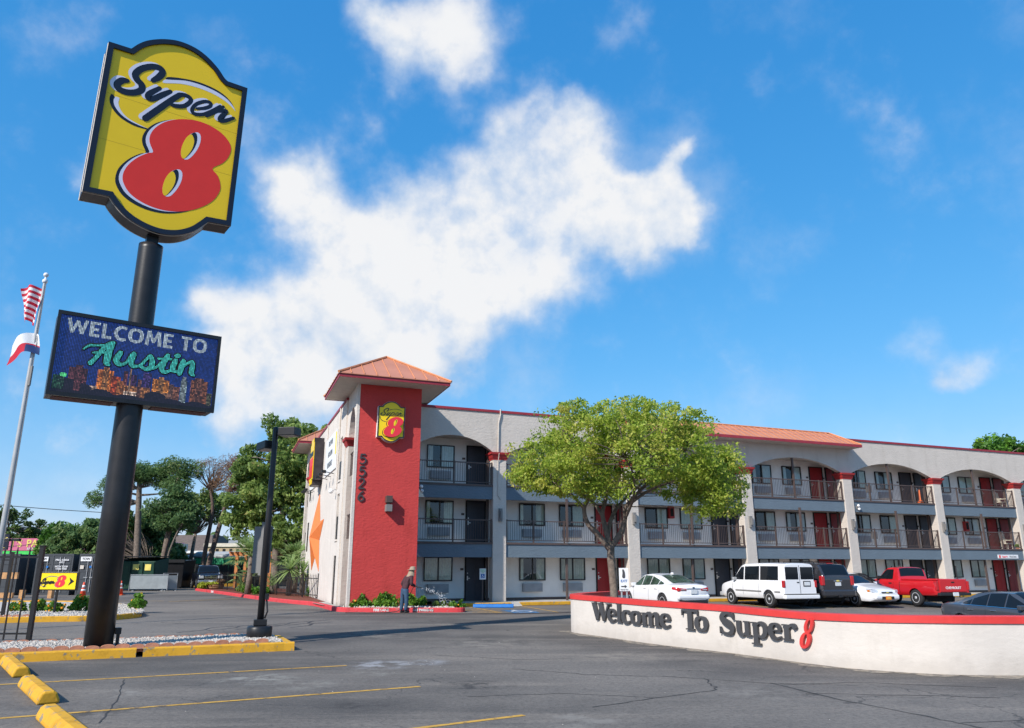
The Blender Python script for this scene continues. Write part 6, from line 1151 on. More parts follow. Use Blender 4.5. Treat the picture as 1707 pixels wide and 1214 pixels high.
# ------------------------------------------------------------------ the gardener
def skin_mesh(name, verts, edges, rad, m_, parent, root_i=0, sub=2):
    me = bpy.data.meshes.new(name); me.from_pydata(verts, edges, []); o = bpy.data.objects.new(name, me); reg(o, parent)
    md = o.modifiers.new('skin', 'SKIN'); md.use_smooth_shade = True
    for i, r in enumerate(rad):
        me.skin_vertices[0].data[i].radius = (r, r) if isinstance(r, (int, float)) else r; me.skin_vertices[0].data[i].use_root = (i == root_i)
    s_ = o.modifiers.new('sub', 'SUBSURF'); s_.levels = sub; s_.render_levels = sub; o.data.materials.append(m_)
    bpy.context.view_layer.update(); me2 = bpy.data.meshes.new_from_object(o.evaluated_get(bpy.context.evaluated_depsgraph_get())); o.modifiers.clear(); o.data = me2; me2.materials.clear(); me2.materials.append(m_)
    me2.polygons.foreach_set('use_smooth', [True]*len(me2.polygons)); return o
man = thing('person', 'person in wide hat, maroon shirt and jeans watering the bed with a hose', 'person', (-4.12, 30.42, .0), R(-48))
# local: +y is where he faces, x to his right
V_ = [(0, 0, .86), (0, .01, 1.02), (0, .03, 1.20), (0, .05, 1.34), (0, .07, 1.42), (0, .10, 1.50),
      (.11, 0, .80), (.12, .01, .45), (.12, -.02, .09), (-.11, -.02, .80), (-.12, -.02, .45), (-.13, -.05, .09),
      (.19, .05, 1.32), (.26, .06, 1.06), (.22, .30, .98), (-.19, .05, 1.32), (-.29, .00, 1.08), (-.24, .16, .92)]
E_ = [(0,1),(1,2),(2,3),(3,4),(4,5),(0,6),(6,7),(7,8),(0,9),(9,10),(10,11),(3,12),(12,13),(13,14),(3,15),(15,16),(16,17)]
skin_mesh('body', V_, E_, [.10,.10,.12,.12,.06,.055,.088,.062,.045,.088,.062,.045,.06,.045,.034,.06,.045,.034], M['skin'], man)
skin_mesh('shirt', [(0, 0, .80), (0, .0, .95), (0, .02, 1.12), (0, .04, 1.28), (0, .06, 1.39), (.19, .05, 1.33), (.265, .06, 1.06), (.225, .285, .985), (-.19, .05, 1.33), (-.295, .00, 1.08), (-.245, .145, .93)], [(0,1),(1,2),(2,3),(3,4),(3,5),(5,6),(6,7),(3,8),(8,9),(9,10)], [(.172,.132),(.172,.13),(.18,.135),(.185,.13),(.085,.075),.085,.068,.05,.085,.068,.05], M['shirt'], man)
skin_mesh('jeans', [(0, 0, .96), (0, 0, .82), (.105, 0, .74), (.12, .015, .45), (.125, -.02, .07), (-.105, -.015, .74), (-.12, -.015, .45), (-.135, -.05, .07)], [(0,1),(1,2),(2,3),(3,4),(1,5),(5,6),(6,7)], [(.16,.125),(.155,.125),.105,.082,.072,.105,.082,.072], M['jeans'], man)
for x, y in ((.125, -.02), (-.135, -.05)): m = MB(); m.ball((x, y+.06, .045), .08, 10, 6, (.62, 1.6, .55)); m.build('shoe', M['trim'], man, True, True)
m = MB(); m.ball((0, .12, 1.585), .098, 14, 10, (.82, 1.0, 1.18)); m.ball((0, .222, 1.57), .02, 6, 5); m.ball((.083, .12, 1.58), .022, 6, 5, (.5, 1, 1.4)); m.ball((-.083, .12, 1.58), .022, 6, 5, (.5, 1, 1.4)); hd_ = m.build('head', M['skin'], man, True, True)
m = MB(); m.ball((.034, .205, 1.60), .012, 6, 5); m.ball((-.034, .205, 1.60), .012, 6, 5); m.build('eye', M['white'], hd_, True, True)
m = MB(); m.box(-.026, .026, .212, .219, 1.528, 1.536); m.build('mouth', M['p_red'], hd_, local=True)
m = MB(); m.lathe([(.19, 1.612), (.195, 1.622), (.112, 1.64), (.108, 1.72), (.09, 1.75), (.01, 1.757)], (0, .12, 0), 20); hat = m.build('hat', M['hat'], man, True, True)
m = MB(); rows = []
for k in range(11): t = -PI*.62+PI*1.24*k/10-PI/2; rows.append([(math.cos(t)*r, .12+math.sin(t)*r, z+.01*math.sin(k*2.1)) for r, z in ((.108, 1.63), (.125, 1.53), (.15, 1.42), (.165, 1.36))])
m.grid(rows); m.build('neck_cloth', M['hat'], hat, True, True)
for hx, hy, hz, sg in ((.215, .34, .97, 1), (-.235, .20, .885, -1)):
    vs_, es_, rs_ = [(hx, hy-.05, hz+.015), (hx, hy+.0, hz), (hx, hy+.045, hz-.01)], [(0, 1), (1, 2)], [.028, .034, .030]
    for k, (dx, ln) in enumerate(((-.03, .05), (-.01, .058), (.012, .054), (.032, .042))): i = len(vs_); vs_ += [(hx+dx, hy+.07, hz-.012), (hx+dx, hy+.07+ln*.6, hz-.03), (hx+dx*.9, hy+.055+ln*.5, hz-.055)]; es_ += [(2, i), (i, i+1), (i+1, i+2)]; rs_ += [.010, .009, .008]
    i = len(vs_); vs_ += [(hx-sg*.045, hy+.02, hz-.01), (hx-sg*.04, hy+.06, hz-.03)]; es_ += [(1, i), (i, i+1)]; rs_ += [.011, .009]
    skin_mesh('hand', vs_, es_, rs_, M['skin'], man, 1, 1)
Mw = Matrix.Translation((-4.12, 30.42, 0)) @ Matrix.Rotation(R(-48), 4, 'Z')
def mw(x, y, z): q = Mw @ Vector((x, y, z)); return (q.x, q.y, q.z)
for ch in man.children_recursive:                            # he bends forward a little from the hips
    if ch.type != 'MESH' or ch.name.split('.')[0] in ('shoe', 'jeans'): continue
    for v in ch.data.vertices:
        if v.co.z > .88: v.co.y += .26*(v.co.z-.88); v.co.z -= .05*(v.co.z-.88)
h0 = [mw(.215, .65, .90), mw(.215, .43, .95), mw(.20, .26, .93), mw(.05, .22, .70), mw(-.18, .1, .35), mw(-.25, -.02, .12), mw(-.4, -.2, .03), (-5.2, 30.2, .02), (-6.0, 30.35, .02), (-6.3, 30.15, .02), (-5.6, 29.95, .02), (-5.0, 30.05, .02), (-3.0, 29.6, .02), (-1.2, 29.5, .02), (1.2, 29.9, .02), (4.5, 31.2, .02)]
m = MB(); m.tube(crom(h0, 5), .014, 6); tag(m.build('garden_hose', M['hose'], smooth=True), 'thin dark garden hose in the gardener hands trailing over the asphalt', 'hose')
n0 = Vector(mw(.215, .64, .895)); n1 = Vector((-2.55, 31.45, .25)); C_ = []
for k in range(260):
    t = random.random()**.8; p = n0.lerp(n1, t); p.z += .16*math.sin(PI*t)+random.gauss(0, .10*t+.01); p.x += random.gauss(0, .10*t+.01); p.y += random.gauss(0, .14*t+.01); C_.append(p) if random.random() < .55 else None
m = MB()
for p in C_: m.ball((p.x, p.y, max(.15, p.z)), random.uniform(.006, .016), 5, 4)
tag(m.build('water_spray', M['water']), kind='stuff')
# ------------------------------------------------------------------ vegetation
LM = dict(
 oak=leafmat('live_oak_leaf', [(0, (.14, .21, .03)), (.35, (.30, .42, .055)), (.7, (.47, .56, .085)), (1, (.58, .55, .13))], .55),
 broad=leafmat('broad_leaf', [(0, (.11, .18, .05)), (.5, (.25, .35, .09)), (.85, (.36, .45, .13)), (1, (.46, .40, .15))], .5),
 pine=leafmat('pine_needle', [(0, (.07, .14, .05)), (.6, (.15, .25, .08)), (1, (.24, .30, .11))], .45),
 dark=leafmat('dark_leaf', [(0, (.07, .14, .055)), (.6, (.15, .25, .09)), (1, (.26, .33, .12))], .5),
 dead=leafmat('dead_needle', [(0, (.18, .10, .055)), (.6, (.32, .19, .115)), (1, (.42, .26, .16))], .4),
 bush=leafmat('bush_leaf', [(0, (.05, .13, .02)), (.6, (.13, .30, .035)), (1, (.30, .42, .05))], .4),
 palm=leafmat('palm_blade', [(0, (.16, .26, .09)), (.6, (.30, .42, .15)), (1, (.50, .56, .30))], .5),
 lime=leafmat('lime_leaf', [(0, (.28, .34, .02)), (1, (.50, .52, .05))], .4),
 far=leafmat('far_leaf', [(0, (.045, .085, .025)), (.6, (.10, .16, .04)), (1, (.16, .22, .06))], .3))
def limb(mb, p, q, r0, r1, bend=.12, n=6):
    p, q = Vector(p), Vector(q); L = (q-p).length; P = []
    o = Vector((random.gauss(0, 1), random.gauss(0, 1), random.gauss(.3, .6)))*L*bend
    for k in range(n+1): t = k/n; P.append(p.lerp(q, t) + o*math.sin(PI*t))
    mb.tube(P, [r0+(r1-r0)*k/n for k in range(n+1)], 7); return P
def tree(name, label, loc, trunk, blobs, nleaf, size, lm, bark='bark', group=None, hollow=.35, tr=(.2, .12), clump=.5, per=90, cat='tree', droop=0., tone_bias=0., limbs=True, asp=.55):
    """trunk: list of points from the base; blobs: (centre, radii) of foliage masses; limbs reach the clump centres"""
    t = thing(name, label, cat, loc, 0, group)
    mb = MB(); P = crom(trunk, 5) if len(trunk) > 2 else trunk
    mb.tube(P, [tr[0]*(1.25 if k == 0 else 1)*(1-k/len(P))+tr[1]*k/len(P) for k in range(len(P))], 10)
    nc = max(6, nleaf//per); vol = np.array([r[0]*r[1]*r[2] for c, r in blobs])**.72; vol = vol/vol.sum(); C_ = []; T_ = []
    for (c, r), f in zip(blobs, vol):
        k = max(2, int(nc*f)); d = in_ball(k); rr = np.linalg.norm(d, axis=1)[:, None]; d = d/np.maximum(rr, 1e-3)*(hollow+(1-hollow)*rng.uniform(0, 1, (k, 1))**.6)
        C_.append(np.array(c)+d*np.array(r))
    C_ = np.concatenate(C_)
    if limbs:
        top = [Vector(p) for p in P]
        for c in C_[::max(1, len(C_)//46)]:
            c = Vector(c); base = min(top[len(top)//3:], key=lambda q: (q-c).length + max(0, q.z-c.z)*2.5); limb(mb, base, c, max(.012, min(tr[1]*.55, .05*(c-base).length**.7)), .006, .10, 5)
    mb.build('trunk', M[bark], t, True)
    per_c = max(4, nleaf//len(C_)); cs = rng.uniform(.65, 1.35, len(C_))*clump
    Lf = (C_[:, None, :] + in_ball(len(C_)*per_c).reshape(len(C_), per_c, 3)*cs[:, None, None]*np.array([1, 1, .72])).reshape(-1, 3)
    if droop: Lf[:, 2] -= np.abs(rng.normal(0, droop, len(Lf)))
    tn = (rng.normal(.45+tone_bias, .18, len(C_))[:, None] + rng.normal(0, .16, (len(C_), per_c))).ravel()
    leaves('crown', Lf, size, LM[lm], t, tn, asp=asp); return t
# the live oak in front of the rooms
ok = thing('live_oak', 'rounded light green live oak in front of the motel rooms', 'tree', (3.05, 23.5, gh(3.05, 23.5)))
mb = MB()
base = [(3.02, 23.5, -.1), (3.03, 23.5, .4), (3.02, 23.5, 1.2), (2.97, 23.5, 1.9), (2.98, 23.5, 2.35)]
mb.tube(crom(base, 4), [k*.66 for k in (.26, .23, .21, .20, .19, .185, .18, .18, .18, .18, .175, .175, .175, .17, .17, .17, .17)], 12)
LBS = [([(2.95, 23.5, 2.2), (2.6, 23.42, 2.62), (2.28, 23.3, 2.95), (2.18, 23.3, 3.4), (2.35, 23.25, 3.8), (2.2, 23.0, 4.5), (1.5, 22.6, 5.3)], .10), ([(2.95, 23.52, 2.3), (2.85, 23.6, 2.8), (2.78, 23.7, 3.3), (2.95, 23.9, 3.9), (2.9, 24.1, 4.8), (2.5, 24.5, 5.8)], .09), ([(3.0, 23.5, 2.3), (3.3, 23.45, 2.7), (3.42, 23.4, 3.1), (3.45, 23.3, 3.45), (3.9, 23.1, 3.95), (4.6, 22.9, 4.6), (5.2, 22.7, 5.2)], .095), ([(2.9, 23.6, 2.6), (3.1, 23.9, 3.2), (3.5, 24.3, 3.7), (4.2, 24.8, 4.3), (4.9, 25.1, 5.1)], .075), ([(3.45, 23.3, 3.45), (4.2, 23.1, 3.95), (5.2, 22.9, 4.25), (6.3, 22.8, 4.2)], .055), ([(2.18, 23.3, 3.4), (1.7, 23.3, 3.9), (1.0, 23.3, 4.3), (.6, 23.4, 4.4)], .05), ([(3.42, 23.4, 3.1), (3.6, 22.7, 3.7), (3.5, 22.0, 4.3), (3.2, 21.6, 4.7)], .055), ([(2.78, 23.7, 3.2), (2.5, 24.2, 3.7), (1.7, 24.8, 4.3), (1.0, 25.1, 5.0)], .06)]
tips = []
for P, r in LBS:
    Q = crom(P, 4); mb.tube(Q, [r*(1-.75*k/len(Q)) for k in range(len(Q))], 8); tips += [Vector(q) for q in Q[len(Q)//2:]]
blobs = [((3.5, 23.5, 5.15), (2.9, 3.1, 1.45), 150), ((1.5, 23.3, 4.75), (1.6, 2.2, .95), 70), ((5.4, 23.3, 4.75), (1.55, 2.2, 1.05), 80), ((.75, 23.4, 4.35), (.8, 1.4, .5), 26), ((6.15, 23.2, 4.25), (.9, 1.5, .8), 44), ((2.2, 22.6, 5.75), (1.3, 1.5, .75), 50), ((4.4, 22.8, 5.8), (1.4, 1.5, .75), 56), ((3.3, 21.9, 4.5), (2.2, 1.1, .9), 46), ((5.7, 22.6, 3.7), (.8, .9, .55), 24), ((1.9, 22.3, 3.95), (.8, .8, .4), 16), ((6.55, 22.8, 3.55), (.4, .7, .35), 9)]
C_ = []
for c, r, k in blobs: d = in_ball(k); rr = np.linalg.norm(d, axis=1)[:, None]; C_.append(np.array(c)+d/np.maximum(rr, 1e-3)*(.45+.55*rng.uniform(0, 1, (k, 1))**.5)*np.array(r))
C_ = np.concatenate(C_)
for c in C_[::2]:
    c = Vector(c); b = min(tips, key=lambda q: (q-c).length + max(0, q.z-c.z)*1.5); limb(mb, b, c, .020, .004, .10, 5)
mb.build('trunk', M['bark'], ok, True)
per = 92; cs = rng.uniform(.16, .48, len(C_)); Lf = (C_[:, None, :]+in_ball(len(C_)*per).reshape(len(C_), per, 3)*cs[:, None, None]*np.array([1, 1, .7])).reshape(-1, 3)
tn = (rng.normal(.58, .20, len(C_))[:, None]+rng.normal(0, .18, (len(C_), per))).ravel(); leaves('crown', Lf, .052, LM['oak'], ok, tn, asp=.5)

# trees beyond the drive
GT = 'trees beyond the drive'
def pinetree(label, x, y, lean, h, tr, blobs, lm='pine', n=7000, dead=0): return tree('pine_tree', label, (x, y, 0), [(x, y, -.1), (x+lean*.35, y, h*.35), (x+lean*.7, y, h*.7), (x+lean, y, h)], [((x+c[0], y+c[1], c[2]), r) for c, r in blobs], n, .16, lm, 'barkd' if dead else 'bark', GT, .2, tr, .75, 120, asp=.25)
pinetree('tall pine with spreading green top behind the sign pole', -33.3, 70, -.9, 9.6, (.36, .2), [((-1.2, 0, 10.2), (2.4, 2, .9)), ((.6, .3, 9.6), (2.0, 1.6, .8)), ((-3.2, 0, 9.0), (1.5, 1.3, .9)), ((-4.7, .2, 7.7), (1.1, 1.1, .7)), ((1.9, 0, 9.0), (1.0, 1, .6))], n=8500)
pinetree('leaning pine with ragged thin top left of the bare trunks', -30.9, 69, .8, 10.2, (.30, .14), [((-.2, 0, 10.5), (1.6, 1.2, .9)), ((1.3, .2, 10.2), (1.2, 1, .9)), ((.6, 0, 9.2), (1.4, 1, .7))], n=4200)
tree('oak_tree', 'dark broadleaf tree growing in front of the leaning pine', (-30.2, 68, 0), [(-30.4, 68, 0), (-30.2, 68, 3), (-29.8, 68, 5)], [((-30.1, 68, 6.6), (1.9, 1.6, 1.7)), ((-28.8, 68, 6.2), (1.1, 1.2, 1.4)), ((-29.6, 68, 7.8), (1.0, 1, .9))], 9000, .15, 'dark', 'barkd', GT, .3, (.12, .08), .6, 90)
tree('pine_tree', 'bare dying pine with thin brown crown', (-27.6, 70, 0), [(-27.6, 70, -.1), (-27.5, 70, 3), (-27.2, 70, 6.6), (-27.6, 70, 8.5)], [((-27.7, 70, 10.3), (1.9, 1.5, 1.1)), ((-27, 70, 9.0), (1.5, 1.2, .7))], 2400, .13, 'dead', 'barkd', GT, .1, (.24, .10), .6, 40, asp=.14)
tree('pine_tree', 'leaning pine with rust brown crown beside the big green tree', (-26.9, 69, 0), [(-27.0, 69, -.1), (-26.3, 69, 4), (-25.6, 69, 7.5), (-25.3, 69, 9.4)], [((-25.2, 69, 10.6), (1.5, 1.4, 1.0)), ((-24.0, 69, 9.3), (2.0, 1.4, .8)), ((-23.3, 69, 7.6), (1.3, 1, .7)), ((-24.6, 69, 8.4), (1.6, 1, .6))], 6500, .14, 'dead', 'barkd', GT, .1, (.26, .12), .6, 60, asp=.16)
tree('oak_tree', 'thin crooked pale trunk with small dark crown beside the leaning pine', (-30.6, 66, 0), [(-29.0, 66, 0), (-28.7, 66, 1.6), (-29.0, 66, 2.6), (-28.5, 66, 4.4), (-28.0, 66, 5.4)], [((-27.9, 66, 5.5), (.8, .8, .7))], 900, .14, 'dark', 'bark', GT, .3, (.11, .06), .5, 90)
tree('oak_tree', 'big bushy green tree rising behind the orange star wall', (-18.4, 60, 0), [(-18.0, 60, -.1), (-18.1, 60, 3), (-17.8, 60, 6), (-17.9, 60, 9)], [((-18.2, 60, 8.6), (3.3, 3, 3.2)), ((-16.0, 61, 8.8), (2.8, 2.5, 3.2)), ((-20.3, 60, 7.0), (2.0, 2, 2.4)), ((-18.5, 60, 12.5), (1.7, 1.5, 1.0)), ((-17.0, 60, 11.6), (1.5, 1.4, 1.0)), ((-20.6, 60, 9.8), (1.3, 1.3, .9)), ((-16.2, 60, 4.6), (2.6, 2, 1.9)), ((-20.5, 60, 5.0), (1.6, 1.5, 1.2)), ((-14.6, 61, 12.0), (1.5, 1.3, .9))], 34000, .17, 'broad', 'bark', GT, .4, (.34, .18), .62, 100)
tree('oak_tree', 'tall mid green tree partly hidden by the end wall', (-13.0, 64, 0), [(-13, 64, 0), (-13, 64, 5), (-13, 64, 9)], [((-13, 64, 8), (3, 3, 4)), ((-14.5, 64, 4), (2.5, 2, 3))], 12000, .2, 'broad', 'bark', GT, .4, (.3, .16), .7, 90)
tree('oak_tree', 'dense dark green tree filling in behind the sign pole', (-34.6, 76, 0), [(-34.8, 76, 0), (-34.8, 76, 3), (-34.8, 76, 5)], [((-35.2, 76, 5.2), (2.2, 2.2, 2.2)), ((-33.8, 75, 3.0), (1.8, 1.6, 2.2)), ((-36.6, 76, 3.6), (2, 2, 2.2))], 16000, .2, 'dark', 'barkd', GT, .45, (.25, .15), .7, 90)
tree('oak_tree', 'yellowing tree top above the dark green tree', (-33, 80, 0), [(-33, 80, 0), (-32.6, 80, 5)], [((-32.2, 80, 7.6), (2.4, 2, 1.7)), ((-34.5, 80, 6.8), (1.5, 1.5, 1.2))], 6000, .2, 'far', 'bark', GT, .3, (.2, .1), .6, 80, tone_bias=.35)
# thicket behind the containers
for i, (lab, x, y, bl, lm, n, tb) in enumerate((
   ('dark glossy thicket left of the sign pole', -32.2, 58, [((-32.0, 58, 3.6), (1.7, 1.6, 1.5)), ((-30.8, 58, 3.4), (1.5, 1.5, 1.7)), ((-33.4, 58, 3.1), (1.0, 1.2, 1.0))], 'dark', 9000, .1),
   ('light green shrub with reddish tips above the containers', -34.4, 59, [((-34.5, 59, 3.3), (1.2, 1.1, 1.0)), ((-34.0, 59, 3.9), (1.0, 1.0, 1.0)), ((-35.3, 59, 2.8), (.7, .8, .6))], 'bush', 6000, -.25),
   ('rounded tree behind the dark thicket', -33.6, 72, [((-36.5, 72, 5.4), (2.0, 2, 1.4)), ((-38.8, 72, 5.0), (1.4, 1.3, 1.0))], 'broad', 7000, 0.))):
    tree('shrub' if i < 2 else 'oak_tree', lab, (x, y, 0), [(x, y, 0), (x+.2, y, 2)], bl, n, .16, lm, 'bark', 'thicket behind the containers', .35, (.1, .06), .5, 80, cat='shrub' if i < 2 else 'tree', tone_bias=tb)
for i, (lab, x, y, bl, n) in enumerate((('hazy round tree far behind the pink sign', -62, 95, [((-62, 95, 6.2), (4.2, 3, 2.6)), ((-57, 95, 5), (2.6, 2, 1.6))], 6000), ('bright green trees low behind the tan building', -26.5, 96, [((-26.5, 96, 4.0), (3.0, 3, 2.0)), ((-31.5, 98, 2.6), (2.2, 2, 1.6)), ((-22, 92, 4.4), (3.2, 3, 2.4))], 12000), ('low bright green tree by the pergola', -22.5, 74, [((-22.5, 74, 3.5), (2.0, 2, 1.7)), ((-20, 74, 3.0), (2, 2, 1.8)), ((-24.2, 78, 2.8), (1.2, 1.2, 1.0))], 8000), ('dark hedge tree at the foot of the pines', -35.4, 80, [((-35.4, 80, 2.6), (1.8, 1.6, 1.6)), ((-36.6, 80, 4.0), (1.5, 1.5, 1.5))], 8000))):
    tree('oak_tree', lab, (x, y, 0), [(bl[0][0][0], bl[0][0][1], 0), (bl[0][0][0]+.2, bl[0][0][1], bl[0][0][2])], bl, n, .2, ('far', 'bush', 'bush', 'dark')[i], 'bark', GT, .4, (.2, .12), .7, 80, tone_bias=(0, -.2, -.15, .1)[i])
# a distant line of trees closes the view
hzn = []
for k in range(120): a = R(-36)+R(72)*k/119; d = random.uniform(210, 260); hzn.append((math.sin(a)*d, math.cos(a)*d, random.uniform(3, 8)))
Lf = np.concatenate([np.array(c)+in_ball(120)*np.array([6, 4, random.uniform(3.5, 5.5)]) for c in hzn]); o = leaves('distant_woods', Lf, .9, LM['far'], None, asp=.7); o['kind'] = 'stuff'
# tree tops behind the roof at right
for i, (lab, x, y, bl) in enumerate((('bright tree top showing over the far right roof edge', 54, 84, [((52.5, 84, 13.2), (2.4, 3, 2.6)), ((56, 84, 13.4), (3, 3, 2.4)), ((49.6, 83, 12.6), (1.6, 2, 2.0))]), ('small pale tree top over roof left of the bigger right one', 46, 84, [((47.2, 84, 12.6), (1.5, 2, 1.9)), ((45.0, 83, 12.0), (1.0, 1.6, 1.6))]))):
    tree('oak_tree', lab, (x, y, 0), [(x, y, 0), (x, y, 6), (x-.5, y, 11)], bl, 8000, .22, 'bush', 'bark', 'trees behind the roof', .35, (.4, .2), .75, 80, tone_bias=-.15)
# bushes
def bush(label, c, r, n, lm='bush', size=.06, group=None, flowers=0, tb=0., name='bush'):
    b = thing(name, label, 'bush', (c[0], c[1], c[2]), 0, group); k = max(5, n//60); d = in_ball(k); d[:, 2] = np.abs(d[:, 2]); C_ = np.array([c[0], c[1], c[2]])+d*np.array(r)*.85+np.array([0, 0, r[2]*.12])
    per = n//k; Lf = (C_[:, None, :]+in_ball(k*per).reshape(k, per, 3)*min(r)*.42).reshape(-1, 3); Lf[:, 2] = np.maximum(Lf[:, 2], c[2]+.01)
    tn = (rng.normal(.5+tb, .15, k)[:, None]+rng.normal(0, .15, (k, per))).ravel(); leaves('foliage', Lf, size, LM[lm], b, tn)
    m = MB()
    for q in C_[::2]: m.tube([(c[0]+random.uniform(-.04, .04), c[1]+random.uniform(-.04, .04), c[2]), tuple(q)], [.012, .005], 4)
    m.build('stem', M['bark'], b)
    if flowers:
        m = MB()
        for _ in range(flowers): q = C_[random.randrange(k)]; m.ball((q[0]+random.gauss(0, r[0]*.3), q[1]-random.random()*r[1]*.4, q[2]+random.gauss(.02, r[2]*.25)), size*.8, 5, 4)
        m.build('blossom', M['flower'], b)
    return b
GB = 'bushes in the red kerbed bed'
for lab, x, y, r in (('round bright bush at left end of the red kerbed bed', -6.0, 31.5, (.42, .36, .42)), ('largest bright bush in the middle of tower bed', -5.0, 31.45, (.50, .42, .58)), ('bright bush just left of the gardener', -4.15, 31.6, (.42, .36, .52)), ('bright bush just right of the gardener legs', -3.62, 31.7, (.22, .22, .40))): bush(lab, (x, y, .13), r, 1500, group=GB, flowers=3, tb=-.05)
for i, (x, y) in enumerate(((-3.0, 31.5), (-2.7, 31.45), (-2.35, 31.5), (-2.0, 31.5))): bush(('small dark seedling clump first after the gardener', 'small dark clump second after the gardener', 'pale green clump third after the gardener', 'last clump with yellow buds at the kerb end')[i], (x, y, .13), (.17, .16, .27), 500, 'bush' if i > 1 else 'broad', .045, GB, 2 if i == 3 else 0)
GF = 'flowering bushes on the far island'
for lab, x, y, r, f in (('low bush with orange flowers at left of the arrow sign', -17.6, 28.4, (.38, .3, .34), 16), ('taller bright bush left of the arrow sign post', -17.0, 28.5, (.36, .3, .50), 4), ('orange flowering bush beside the arrow sign post', -16.25, 28.3, (.32, .3, .40), 22), ('bright bush right of the arrow sign post', -15.5, 28.6, (.46, .36, .56), 3), ('yellow tinged bush behind the big pole', -14.2, 30.2, (.30, .3, .6), 2)): bush(lab, (x, y, .13), r, 1300, 'bush', .055, GF, f)
bush('yellow green bush in shade at the left frame edge', (-18.6, 27.6, .13), (.5, .4, .8), 1600, 'lime', .06, GF, 4, -.2)
# palms and spiky plants in the mulch bed
def blades(root, name, c, n, L, w, el0, el1, droop, m_, seg=5, fold=.0):
    m = MB()
    for k in range(n):
        a = 2*PI*k/n*2.618+random.uniform(-.2, .2); el = random.uniform(el0, el1); l = L*random.uniform(.8, 1.1); P = []
        for s_ in range(seg+1): t = s_/seg; P.append((c[0]+math.cos(a)*math.cos(el)*l*t, c[1]+math.sin(a)*math.cos(el)*l*t, c[2]+math.sin(el)*l*t-droop*l*t*t))
        px, py = -math.sin(a), math.cos(a)
        for (p, q), (t0, t1) in zip(zip(P, P[1:]), [(s_/seg, (s_+1)/seg) for s_ in range(seg)]):
            w0, w1 = w*math.sin(PI*min(.98, .15+t0*.85)), w*math.sin(PI*min(.98, .15+t1*.85)); m.face([(p[0]-px*w0, p[1]-py*w0, p[2]), (q[0]-px*w1, q[1]-py*w1, q[2]), (q[0]+px*w1, q[1]+py*w1, q[2]), (p[0]+px*w0, p[1]+py*w0, p[2])])
    o = m.build(name, m_, root); at = o.data.attributes.new('tone', 'FLOAT', 'POINT'); at.data.foreach_set('value', rng.uniform(.2, .9, len(o.data.vertices)).astype(np.float32)); return o
def fanpalm(label, x, y, th, L, n=24):
    t = thing('palm_tree', label, 'palm', (x, y, .13), 0, 'palms in the mulch bed'); m = MB(); m.tube([(x, y, .1), (x+.05, y, th*.5), (x+.02, y, th)], [.20, .16, .13], 9); m.build('trunk', M['bark'], t, True)
    m = MB()
    for k in range(n):
        a = 2*PI*k*.382+random.uniform(-.2, .2); el = random.uniform(-.25, 1.2); st = L*.55; c = Vector((x+math.cos(a)*math.cos(el)*st, y+math.sin(a)*math.cos(el)*st, th+math.sin(el)*st)); d = Vector((math.cos(a)*math.cos(el), math.sin(a)*math.cos(el), math.sin(el))); s_ = Vector((-math.sin(a), math.cos(a), 0)); m.tube([(x, y, th), tuple(c)], [.02, .012], 4)
        for q in range(11):
            b = -1.25+2.5*q/10; v = (d*math.cos(b)+s_*math.sin(b)).normalized(); l = L*.62*(1-.25*abs(b)/1.25); e = c+v*l; mid = c+v*l*.5; e.z -= .22*l; w = v.cross(Vector((0, 0, 1))).normalized()*.06 if abs(v.z) < .98 else s_*.06
            m.face([tuple(c-w*.3), tuple(mid-w), tuple(e), tuple(mid+w), tuple(c+w*.3)])
    o = m.build('fronds', LM['palm'], t); at = o.data.attributes.new('tone', 'FLOAT', 'POINT'); at.data.foreach_set('value', rng.uniform(.2, .95, len(o.data.vertices)).astype(np.float32)); return t
fanpalm('fan palm with single trunk left of the grey sign back', -15.9, 47.6, 2.3, 1.5); fanpalm('wide fan palm close to the end wall', -13.4, 48.5, 2.0, 1.5); fanpalm('low spreading fan palm near the truck', -18.2, 54, 1.0, 1.3, 12)
def spiky(label, x, y, th, L, n, el, m_='palm', name='yucca'):
    t = thing(name, label, 'plant', (x, y, .13), 0, 'spiky plants in the mulch bed'); m = MB(); m.tube([(x, y, .1), (x, y, th)], [.16, .12], 8); m.build('trunk', M['bark'], t, True); blades(t, 'leaf_blades', (x, y, th), n, L, .05, el, 1.45, .25, LM[m_]); return t
spiky('tall double headed yucca in the middle of the mulch bed', -12.7, 45.0, 1.55, 1.3, 80, -.5); spiky('second yucca head leaning towards the wall', -12.0, 45.2, 1.4, 1.0, 50, -.5); spiky('squat cycad near the end wall door', -10.0, 42.6, .5, 1.35, 34, .15, name='cycad'); spiky('dark low cycad left in the mulch bed', -14.3, 47.2, .6, 1.1, 34, .0, name='cycad')
for lab, x, y, r in (('low green shrub behind the iron fence near the lamp post', -14.9, 47.0, (.5, .4, .5)), ('low green shrub at the foot of the fan palm', -16.6, 49.8, (.6, .5, .45)), ('low green shrub against the end wall foot', -11.2, 44.6, (.5, .4, .5)), ('low dark shrub at the far fence end of the palm bed', -17.6, 52.2, (.6, .5, .5))): bush(lab, (x, y, .13), r, 1200, 'bush' if x > -17 else 'broad', .07, 'shrubs in the palm bed', 0, -.1)
spiky('small cycad beside the woven planter', -19.0, 55.4, .5, 1.1, 30, .0, name='cycad')
bp_ = thing('planter', 'round woven planter with yellow green trailing plant by the red kerb', 'planter', (-22.1, 58.9, .14)); m = MB(); m.lathe([(.50, .14), (.58, .22), (.55, .25), (.62, .34), (.58, .37), (.63, .48), (.54, .48), (.52, .42)], (-22.1, 58.9, 0), 18); m.build('pot', M['wicker'], bp_)
